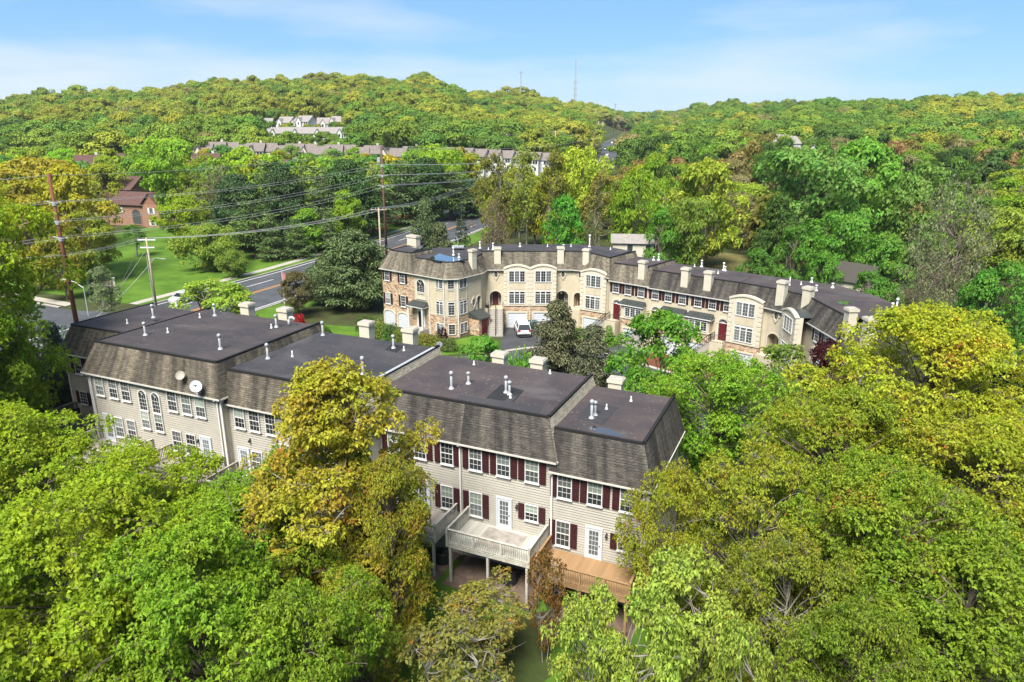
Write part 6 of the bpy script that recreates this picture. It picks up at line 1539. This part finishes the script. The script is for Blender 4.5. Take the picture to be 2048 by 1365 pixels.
# street lamp, flagpole, entrance sign
q = atz(160, 640, 0); e = empty('street_lamp', (-59.5, 96.4, 0), 'white cobra head street lamp at the street corner', 'street lamp')
put('post', MB().tube([(0, 0, 0), (0, 0, 4.2)], [.09, .06], 8), ['galvanised'], e); put('arm', MB().tube([(0, 0, 4.0), (-1.2, .2, 4.8), (-2.6, .4, 5.1)], .05, 6), ['white_pipe'], e)
put('lamp_head', MB().lathe([(.05, -.12), (.22, -.08), (.24, .02), (.1, .1)], 10), ['white_trim'], e, (-2.9, .45, 5.1))
top = aty(563, 541, 99); e = empty('flagpole', (top.x, 99, 0), 'white flagpole with a limp flag behind the near row', 'flagpole')
put('pole', MB().tube([(0, 0, 0), (0, 0, top.z)], [.07, .04], 8), ['white_pipe'], e); put('finial', MB().lathe([(.01, -.08), (.08, 0), (.01, .08)], 8), ['galvanised'], e, (0, 0, top.z + .06))
fl = MB()
for i in range(7):
    x = .05 + .07 * i; fl.v += [(x, .05 * math.sin(2 * i), top.z - .25 - .06 * i), (x, .05 * math.sin(2 * i + 1), top.z - 1.35 - .1 * i)]
for i in range(6): fl.f.append((2 * i, 2 * i + 1, 2 * i + 3, 2 * i + 2)); fl.m.append(0); fl.uv.append(None)
put('flag', fl, ['flag_cloth'], e)
p = atz(205, 585, 0); e = empty('entrance_sign', (p.x, p.y, 0), 'brick and white entrance sign on the lawn by the street corner', 'sign', rz=.5)
put('board', MB().box(-1.6, 1.6, -.1, .1, .6, 1.7), ['brick'], e); put('panel', MB().box(-1.3, 1.3, -.13, -.1, .75, 1.5), ['sign_face'], e)
for x in (-1.8, 1.8): put('post', MB().box(x - .15, x + .15, -.15, .15, 0, 2.1).box(x - .2, x + .2, -.2, .2, 2.1, 2.2), ['white_trim'], e)
def sign(p, rz, label, z=2.0):
    e = empty('road_sign', p, label, 'road sign', None, rz); put('post', MB().tube([(0, 0, 0), (0, 0, z + .3)], .03, 6), ['galvanised'], e)
    d = put('plate', MB().lathe([(.38, -.01), (.38, .01)], 8), ['galvanised'], e, (0, -.04, z)); d.rotation_euler = (R(90), R(22.5), 0)
sign((-8.2, 76.5, 0), R(200), 'grey octagonal back of a road sign beside the hedge')
# court lantern
e = empty('lantern_post', (3.6, 78.4, 0), 'black lantern post beside the court spruce', 'street lamp')
put('post', MB().tube([(0, 0, 0), (0, 0, 2.3)], [.06, .045], 8), ['dark_metal'], e); put('lantern', MB().lathe([(.06, 2.3), (.16, 2.45), (.2, 2.8), (.03, 3.0)], 8), ['dark_metal'], e)

# ------------------------------------------------------------------ other houses
def gable(p, rz, w_, d_, h, rh, wm, rm, label, group, wins=True, name='house', cross=True, chim=False):
    """plain house: eaves along x, optional front gable"""
    e = empty(name, p, label, 'house', group, rz)
    def mk():
        mb = MB().box(-w_ / 2, w_ / 2, -d_ / 2, d_ / 2, -3, h)
        for s in (-1, 1): mb.add([(s * w_ / 2, -d_ / 2, h), (s * w_ / 2, d_ / 2, h), (s * w_ / 2, 0, h + rh)], [(0, 1, 2)])
        if cross: mb.box(-w_ * .32, w_ * .02, -d_ / 2 - 1.2, -d_ / 2, -3, h); mb.add([(-w_ * .32, -d_ / 2 - 1.2, h), (w_ * .02, -d_ / 2 - 1.2, h), (-w_ * .15, -d_ / 2 - 1.2, h + rh * .72)], [(0, 1, 2)])
        return mb.mesh('wall', [wm])
    sub('wall', cached(('gw', w_, d_, h, rh, wm, cross), mk), e)
    def mr():
        o = .35; mb = MB(); t = .12
        for s in (-1, 1): mb.add([(-w_ / 2 - o, s * (d_ / 2 + o), h - .15), (w_ / 2 + o, s * (d_ / 2 + o), h - .15), (w_ / 2 + o, 0, h + rh + t), (-w_ / 2 - o, 0, h + rh + t)], [(0, 1, 2, 3)] if s < 0 else [(3, 2, 1, 0)])
        if cross:
            xa, xb, xm = -w_ * .32 - .25, w_ * .02 + .25, -w_ * .15
            for x in (xa, xb): mb.add([(x, -d_ / 2 - 1.5, h - .1), (xm, -d_ / 2 - 1.5, h + rh * .72 + t), (xm, -d_ * .12, h + rh * .72 + t), (x, -d_ / 2 + .2, h - .1)], [(0, 1, 2, 3)])
        return mb.mesh('roof', [rm])
    sub('roof', cached(('gr', w_, d_, h, rh, rm, cross), mr), e)
    if wins:
        fm = cached(('gwin', 1), lambda: MB().box(-.55, .55, -.05, 0, -.05, 1.45).mesh('window', ['white_trim'])); pm = cached('gpane', lambda: MB().box(-.45, .45, -.07, -.05, .05, 1.35).mesh('pane', ['glass']))
        for x, y, z in ((-w_ * .15, -d_ / 2 - (1.2 if cross else 0), h - 1.7), (w_ * .22, -d_ / 2, h - 1.8), (w_ * .38, -d_ / 2, h - 1.8), (-w_ * .15, -d_ / 2 - (1.2 if cross else 0), h - 4.4), (w_ * .3, -d_ / 2, h - 4.4)):
            o = link('window', fm, e, (x, y, z)); sub('pane', pm, o)
    if chim: sub('chimney', cached(('gch', h, rh), lambda: MB().box(w_ * .2, w_ * .2 + .9, .3, 1.1, h, h + rh + 1.0).mesh('chimney', ['stucco_pale'])), e)
    return e
def at_roof(u, v, Y, hr): p = aty(u, v, Y); return Vector((p.x, Y, p.z - hr))
def hrow(lst, **kw):
    for (u, v, Y, rz, w_, d_, h, rh, wm, rm, lab, grp, cross, ch) in lst:
        p = at_roof(u, v, Y, h + rh); KEEP.append((p.x, p.y, w_ * .6))
        gable(p, rz, w_, d_, h, rh, wm, rm, lab, grp, True, 'row_house', cross, ch)
TG = 'brown roofed row houses at the foot of the hill'
lst = []
for i, u in enumerate(range(408, 835, 26)): lst.append((u, 284 + .022 * (u - 400) + (4 if i % 3 == 0 else 0), 300 + (i % 3) * 3, .12, 6.9, 11, 5.6, 3.0, 'beige_siding', 'taupe_roof', 'taupe roofed row house at the foot of the forest hill, %s from the left' % ORD[i], TG, i % 2 == 0, i % 3 == 1))
for i, u in enumerate((905, 930, 958, 985, 1012, 1040, 1066, 1088)): lst.append((u, 295 + .06 * (u - 900), 285 + i * 2, -.25, 6.6, 10, 5.8, 2.6, 'white_siding', 'taupe_roof', 'white row house with dark roof behind the power lines, %s from the left' % ORD[i], 'white row houses behind the power lines', i % 2 == 0, False))
for i, u in enumerate((553, 575, 597, 619, 641, 663, 685)): lst.append((u, 255, 392, .1, 7.0, 11, 5.6, 3.0, 'green_siding', 'grey_roof', 'pale green row house in the upper row on the hillside, %s from the left' % ORD[i], 'pale green row houses on the hillside', i % 2 == 0, False))
for i, (u, v) in enumerate(((415, 238), (470, 239), (512, 235), (530, 237), (574, 234), (590, 236), (612, 232), (650, 236), (678, 233))): lst.append((u, v, 450, .2 if i % 2 else -.3, 9.0, 11, 5.5, 3.4, 'white_siding', 'grey_roof', ['white house highest on the left of the hillside', 'white house under the gold tree on the hillside', 'white gabled house left of the pair on the hillside', 'white gabled house touching its twin on the hillside', 'white house with broad gable above the green row', 'white house right of the broad gable on the hillside', 'white house half behind a pale tree on the hillside', 'white house near the right end of the hillside estate', 'white house farthest right on the hillside estate'][i], 'white houses on the hillside', True, False))
hrow(lst)
# brick house on the left and the one behind it
bp = atz(262, 452, 0)
e = empty('brick_house', (bp.x, bp.y, 0), 'brown brick house with arched porch and cream shutters beyond the lawn', 'house', None, R(-18)); e['base'] = tuple(e.location)
class LF(Fr): pass
put('wall', MB().box(-7, 6, 0, 9, -.5, 5.6).box(6, 11, -1.2, 10, -.5, 6.0), ['brick'], e)
rf = put('roof', MB().add([(-7.6, -.6, 5.45), (6, -.6, 5.45), (6, 4.5, 8.4), (-7.6, 4.5, 8.4), (-7.6, 9.6, 5.45), (6, 9.6, 5.45)], [(0, 1, 2, 3), (3, 2, 5, 4)]).add([(5.6, -1.7, 5.8), (8.5, -1.7, 8.7), (11.4, -1.7, 5.8), (5.6, 10.4, 5.8), (8.5, 10.4, 8.7), (11.4, 10.4, 5.8)], [(0, 1, 4, 3), (1, 2, 5, 4)]).add([(6, -1.22, 6.0), (11, -1.22, 6.0), (8.5, -1.22, 8.5)], [(0, 1, 2)], 1), ['brown_roof', 'brick'], e)
sub('chimney', MB().box(10.2, 11.6, 4, 5.6, 5, 9.4).mesh('chimney', ['brick']), rf)
f_ = Fr((0, 0), (1, 0))
def lwin(x, y, z, w_=1.0, h=1.4):
    o = link('window', cached(('lw', w_, h), lambda: window_mesh(w_, h, 'hung')), e, (x, y, z)); sub('pane', cached(('lwp', w_, h), lambda: pane_mesh(w_, 0, h, 'glass')), o)
    for s in (-1, 1): link('shutter', cached(('lsh', h), lambda: MB().box(-.25, .25, -.05, 0, 0, h).mesh('shutter', ['white_trim'])), e, (x + s * (w_ / 2 + .35), y, z))
lwin(8.6, -1.22, 3.6); lwin(8.6, -1.22, .6); lwin(-3, -.02, 3.4); lwin(-5.5, -.02, 3.4)
put('porch_arch', MB().ring(grow(archpts(2.6, 0, 2.6, 1.2), .25), archpts(2.6, 0, 2.6, 1.2), -.12, 0), ['brick'], e, (2.5, 0, .6)); put('porch', MB().xz(archpts(2.6, 0, 2.6, 1.2), -.04, 0), ['glass_grey'], e, (2.5, 0, .6))
q = at_roof(232, 353, 200, 9.0); e2 = gable(q, R(-10), 15, 10, 6.0, 3.0, 'brick', 'brown_roof', 'second brick house with brown roof behind the first', None, True, 'brick_house', False, False)
KEEP += [(bp.x, bp.y, 12), (q.x, q.y, 10)]
for i, (u, v, Y, l) in enumerate(((178, 296, 262, 'brown roof with cream chimney far left among lime trees'), (250, 292, 268, 'brown roof with two cream chimneys among lime trees'), (412, 293, 258, 'pale house end peeping over the lime trees'), (592, 305, 250, 'pale gable peeping out between lime trees left of the power pole'))):
    q = at_roof(u, v + 15, Y, 8.4); gable(q, .2, 9, 9, 5.6, 2.8, 'beige_siding', 'brown_roof', l, 'houses among the lime trees', False, 'house', False, True); KEEP.append((q.x, q.y, 6))
# houses right behind the curved row
q = at_roof(1275, 470, 118, 4.4); gable(q, R(-8), 8, 5, 3.5, .9, 'beige_siding', 'grey_roof', 'small cream house behind the bend of the curved row', 'small houses behind the curved row', True, 'house', False); KEEP.append((q.x, q.y, 6))
q = at_roof(1712, 528, 92, 5.0); gable(q, R(-50), 5.5, 5, 3.2, 1.8, 'beige_siding', 'shingle_dark', 'dark roofed garage among trees behind the right arm', 'small houses behind the curved row', False, 'garage', False); KEEP.append((q.x, q.y, 6))
q = at_roof(1343, 366, 250, 4.0); gable(q, 0, 9, 7, 3.0, 1.0, 'car_red', 'white_siding', 'red walled shop roof glimpsed between the trees', 'distant roofs on the right', False, 'shop', False); KEEP.append((q.x, q.y, 8))
for i, (u, v, Y) in enumerate(((1555, 270, 330), (1577, 273, 330), (1640, 290, 300), (1630, 298, 295), (1665, 292, 300))):
    q = at_roof(u, v, Y, 8); gable(q, .3 * i, 8, 8, 5, 3, 'white_siding', 'grey_roof', 'white house peak glimpsed between trees on the right slope, %s' % ['farthest left', 'second from the left', 'highest of the right cluster', 'lowest of the right cluster', 'farthest right'][i], 'distant roofs on the right', False, 'house', False); KEEP.append((q.x, q.y, 7))
# masts on the ridge
def mast(u, vt, vb, Y, w_, label, lattice):
    t, b = aty(u, vt, Y), aty(u, vb, Y); g = b.z - 8; h = t.z - g
    e = empty('radio_mast', (t.x, Y, g), label, 'radio mast', 'masts on the ridge'); mb = MB()
    if lattice:
        n = 26
        def leg(k, z): f = 1 - .75 * z / h; a = k * 2.094; return Vector((math.cos(a) * w_ * f, math.sin(a) * w_ * f, z))
        for k in range(3): mb.tube([leg(k, 0), leg(k, h)], [.35, .2], 5)
        for i in range(n):
            for k in range(3): mb.tube([leg(k, h * i / n), leg((k + 1) % 3, h * (i + 1) / n)], .13, 3)
    else: mb.tube([(0, 0, 0), (0, 0, h)], [.6, .4], 8)
    put('tower', mb, ['galvanised'], e)
    for f in ((.30, .42, .55) if lattice else (.96,)):
        am = MB()
        for a in range(3): am.tube([(0, 0, h * f), (math.cos(a * 2.09) * 2.4, math.sin(a * 2.09) * 2.4, h * f)], .14, 4); am.box(math.cos(a * 2.09) * 2.4 - .3, math.cos(a * 2.09) * 2.4 + .3, math.sin(a * 2.09) * 2.4 - .3, math.sin(a * 2.09) * 2.4 + .3, h * f - 1.2, h * f + 1.2)
        put('antenna_ring', am, ['galvanised'], e)
mast(1152, 118, 206, 900, 1.5, 'tall lattice radio mast on the ridge above the far road', True)
mast(1042, 143, 184, 800, 1.0, 'slim cell tower on the ridge left of the radio mast', False)
mast(1231, 208, 226, 1150, .5, 'tiny antenna pole above the gap where the highway vanishes', False)

# ------------------------------------------------------------------ belts and forest
def vleft(u, Y): return lerp(330, 298, (Y - 185) / 95) - (rng_.random() ** 2) * 8
n1_ = belt(95, -160, 1000, 190, 282, vleft, [LIME, LIME, (0.195, 0.355, 0.022), BRIGHT, YEL, (0.146, 0.280, 0.033), (0.081, 0.205, 0.033)], ['lime', 'lime', 'fresh lime', 'bright green', 'golden', 'soft green', 'deep green'], ['far_0', 'far_1', 'far_2', 'mid_0', 'mid_3'], '@ tree in the belt between the highway and the row houses', 'lime trees beyond the highway', .6, (9, 14))
def vright(u, Y): return lerp(400, 268, smooth((Y - 105) / 190)) + (6 if u < 1450 else 0)
n2_ = belt(120, 1290, 2200, 128, 300, vright, [GREEN, BRIGHT, (0.146, 0.280, 0.022), OLIVE, (0.211, 0.280, 0.022), MIDG, (0.211, 0.160, 0.049), (0.179, 0.186, 0.065)], ['green', 'bright green', 'yellow green', 'olive', 'golden green', 'dark green', 'bronze', 'grey brown'], ['mid_0', 'mid_1', 'mid_3', 'far_0', 'far_1', 'far_2'], '@ tree in the mixed wood on the right slope', 'mixed wood on the right slope', .62, (9, 15))
n3_ = belt(26, 960, 1300, 140, 300, lambda u, Y: lerp(345, 318, (Y - 140) / 160), [YEL, BRIGHT, OLIVE, (0.195, 0.299, 0.022)], ['golden', 'bright green', 'olive', 'lime green'], ['mid_0', 'mid_1', 'far_0', 'far_1'], '@ tree between the curved row and the far road', 'trees below the far road', .6, (8, 12))
print('BELTS', n1_, n2_, n3_)

def fixed_leaf(name, col):
    m, N, L, b = nodes(name); oi = N.new('ShaderNodeObjectInfo'); g = N.new('ShaderNodeNewGeometry'); hs = N.new('ShaderNodeHueSaturation'); setc(hs.inputs['Color'], col)
    mr = N.new('ShaderNodeMapRange'); mr.inputs['To Min'].default_value = .85; mr.inputs['To Max'].default_value = 1.18; L.new(oi.outputs['Random'], mr.inputs[0])
    m3 = N.new('ShaderNodeMapRange'); m3.inputs['To Min'].default_value = .85; m3.inputs['To Max'].default_value = 1.15; L.new(g.outputs['Random Per Island'], m3.inputs[0])
    ml = N.new('ShaderNodeMath'); ml.operation = 'MULTIPLY'; L.new(mr.outputs[0], ml.inputs[0]); L.new(m3.outputs[0], ml.inputs[1]); L.new(ml.outputs[0], hs.inputs['Value'])
    wn3 = N.new('ShaderNodeTexWhiteNoise'); wn3.noise_dimensions = '1D'; L.new(oi.outputs['Random'], wn3.inputs['W'])
    mh = N.new('ShaderNodeMapRange'); mh.inputs['To Min'].default_value = .49; mh.inputs['To Max'].default_value = .525; L.new(wn3.outputs[0], mh.inputs[0]); L.new(mh.outputs[0], hs.inputs['Hue'])
    L.new(hs.outputs[0], b.inputs['Base Color']); b.inputs['Roughness'].default_value = .65; b.inputs['Specular IOR Level'].default_value = .15
    tr = N.new('ShaderNodeBsdfTranslucent'); L.new(hs.outputs[0], tr.inputs[0]); ms = N.new('ShaderNodeMixShader'); ms.inputs[0].default_value = .25
    L.new(b.outputs[0], ms.inputs[1]); L.new(tr.outputs[0], ms.inputs[2]); L.new(ms.outputs[0], N['Material Output'].inputs[0])
def forest():
    cols = [(.215, .240, .026), (.235, .245, .028), (.180, .238, .024), (.150, .220, .024), (.270, .285, .028), (.125, .208, .024), (.095, .165, .024), (.200, .190, .060)]
    src = bpy.data.collections.new('forest_source')
    for i, c in enumerate(cols):
        fixed_leaf('forest_leaf_%d' % i, c); t, cm = broadleaf(90 + i, 13, 5.6, 1.0, 60, 80, 2, .52, 1.4, ['round', 'vase'][i % 2], 1, twigs=0, dome=.85)
        cm.materials.clear(); cm.materials.append(MATS['forest_leaf_%d' % i]); o = bpy.data.objects.new('forest_crown_%d' % i, cm); src.objects.link(o)
    pts, idx, scl, rot = [], [], [], []; rg = random.Random(3)
    y = 285.0
    while y < 1330:
        st = 8.5 + (y - 285) * .006; x = -(y * .80)
        while x < y * .86:
            X, Y = x + rg.uniform(-.45, .45) * st, y + rg.uniform(-.45, .45) * st; x += st
            u = 1024 + F * X / (Y * CT); D = interp(u, RDIST)
            if Y > D + 60 or (u < 1290 and u > -200 and Y < 288): continue
            if not clear(X, Y, 9): continue
            if any((X - a) ** 2 + (Y - b) ** 2 < (c + 5) ** 2 for a, b, c in KEEP): continue
            g = gh(X, Y); h = rg.uniform(9.5, 19)
            if Y > D - 25: h *= rg.uniform(.7, 1.12)
            # leave the road and the hillside houses in view
            if 1184 < u < 1266 and Y < 640: continue
            if 1192 < u < 1262 and Y < 900 and (CH - g - h) < Y * 28 / F: continue
            blocked = False
            for a, b, c in KEEP:
                if Y < b and b - Y < 75 and b > 270 and abs(X / Y - a / b) * b < c + 3: blocked = True; break
            if blocked:
                h *= .5
                if rg.random() < .45: continue
            left_ = u < 1230
            wts = [3, 3, 3, 2, 1.2, 1, .4, .6] if left_ else [.6, .4, 2, 3, .5, 4, 3, .5]
            if u > 1850 and Y > 400: wts = [2, 1, 3, 2, 3, 2, 1, .3]
            if left_ and Y < 400: wts = [1, .5, 2, 3, 2.2, 3, 1.5, .5]
            ph = math.sin(X * .021 + 1.3 * math.sin(Y * .017)) + math.sin(Y * .026 + 2.1 + .8 * math.sin(X * .013)); wts = [w_ * math.exp(ph * (.55 if q in (0, 1, 4) else (-.6 if q in (5, 6) else 0))) for q, w_ in enumerate(wts)]
            pts.append((X, Y, g - .5)); idx.append(rg.choices(range(8), wts)[0]); k = h / 13; scl.append((k * rg.uniform(.8, 1.5), k * rg.uniform(.8, 1.5), k)); rot.append((0, 0, rg.random() * 6.28))
        y += st
    # the same wood goes on beside the view
    yy = 26.0
    while yy < 285:
        xx = -250.0
        while xx < 330:
            X, Y = xx + rg.uniform(-3, 3), yy + rg.uniform(-3, 3); xx += 8.5
            u = 1024 + F * X / (Y * CT + 6)
            if not ((u > 2200 and X < Y * 1.1 + 70) or (u < -230 and X > -Y * 1.0 - 60)): continue
            if not clear(X, Y, 10) or min((X - p.x) ** 2 + (Y - p.y) ** 2 for p in SS) < 144: continue
            k = rg.uniform(.75, 1.25); pts.append((X, Y, gh(X, Y) - .3)); idx.append(rg.choices(range(8), [1, .5, 2, 3, 1, 4, 3, .3])[0]); scl.append((k * rg.uniform(.8, 1.2), k * rg.uniform(.8, 1.2), k)); rot.append((0, 0, rg.random() * 6.28))
        yy += 8.5
    me = bpy.data.meshes.new('forest'); me.from_pydata(pts, [], [])
    for nme, tp, dat, key in (('pick', 'INT', idx, 'value'), ('scl', 'FLOAT_VECTOR', scl, 'vector'), ('rot', 'FLOAT_VECTOR', rot, 'vector')):
        at_ = me.attributes.new(nme, tp, 'POINT'); at_.data.foreach_set(key, np.array(dat).ravel())
    o = link('forest', me); tag(o, 'spring forest covering the hills up to the skyline', 'forest', None, 'stuff')
    ng = bpy.data.node_groups.new('forest', 'GeometryNodeTree'); ng.interface.new_socket('Geometry', in_out='INPUT', socket_type='NodeSocketGeometry'); ng.interface.new_socket('Geometry', in_out='OUTPUT', socket_type='NodeSocketGeometry')
    N, L = ng.nodes, ng.links; gi, go = N.new('NodeGroupInput'), N.new('NodeGroupOutput')
    ci = N.new('GeometryNodeCollectionInfo'); ci.inputs['Collection'].default_value = src; ci.inputs['Separate Children'].default_value = True; ci.inputs['Reset Children'].default_value = True
    ip = N.new('GeometryNodeInstanceOnPoints'); ip.inputs['Pick Instance'].default_value = True
    def na(n, t): q = N.new('GeometryNodeInputNamedAttribute'); q.data_type = t; q.inputs[0].default_value = n; return q.outputs[0]
    L.new(gi.outputs[0], ip.inputs['Points']); L.new(ci.outputs[0], ip.inputs['Instance']); L.new(na('pick', 'INT'), ip.inputs['Instance Index']); L.new(na('scl', 'FLOAT_VECTOR'), ip.inputs['Scale'])
    er = N.new('FunctionNodeEulerToRotation'); L.new(na('rot', 'FLOAT_VECTOR'), er.inputs[0]); L.new(er.outputs[0], ip.inputs['Rotation'])
    L.new(ip.outputs[0], go.inputs[0])
    md = o.modifiers.new('forest', 'NODES'); md.node_group = ng
    print('FOREST', len(pts))
forest()

# ------------------------------------------------------------------ thin air over the valley
hz_m = bpy.data.materials.new('haze'); hz_m.use_nodes = True; MATS['haze'] = hz_m
hn, hl = hz_m.node_tree.nodes, hz_m.node_tree.links; hn.remove(hn['Principled BSDF'])
pv = hn.new('ShaderNodeVolumePrincipled'); pv.inputs['Color'].default_value = (.86, .92, 1.0, 1); pv.inputs['Density'].default_value = .00008; pv.inputs['Anisotropy'].default_value = .2
hl.new(pv.outputs[0], hn['Material Output'].inputs['Volume'])
hzo = put('haze', MB().box(-3400, 3400, -90, 2150, -8, 135), ['haze']); hzo['kind'] = 'stuff'; hzo['label'] = 'thin pale air over the valley'
SC.cycles.volume_bounces = 0
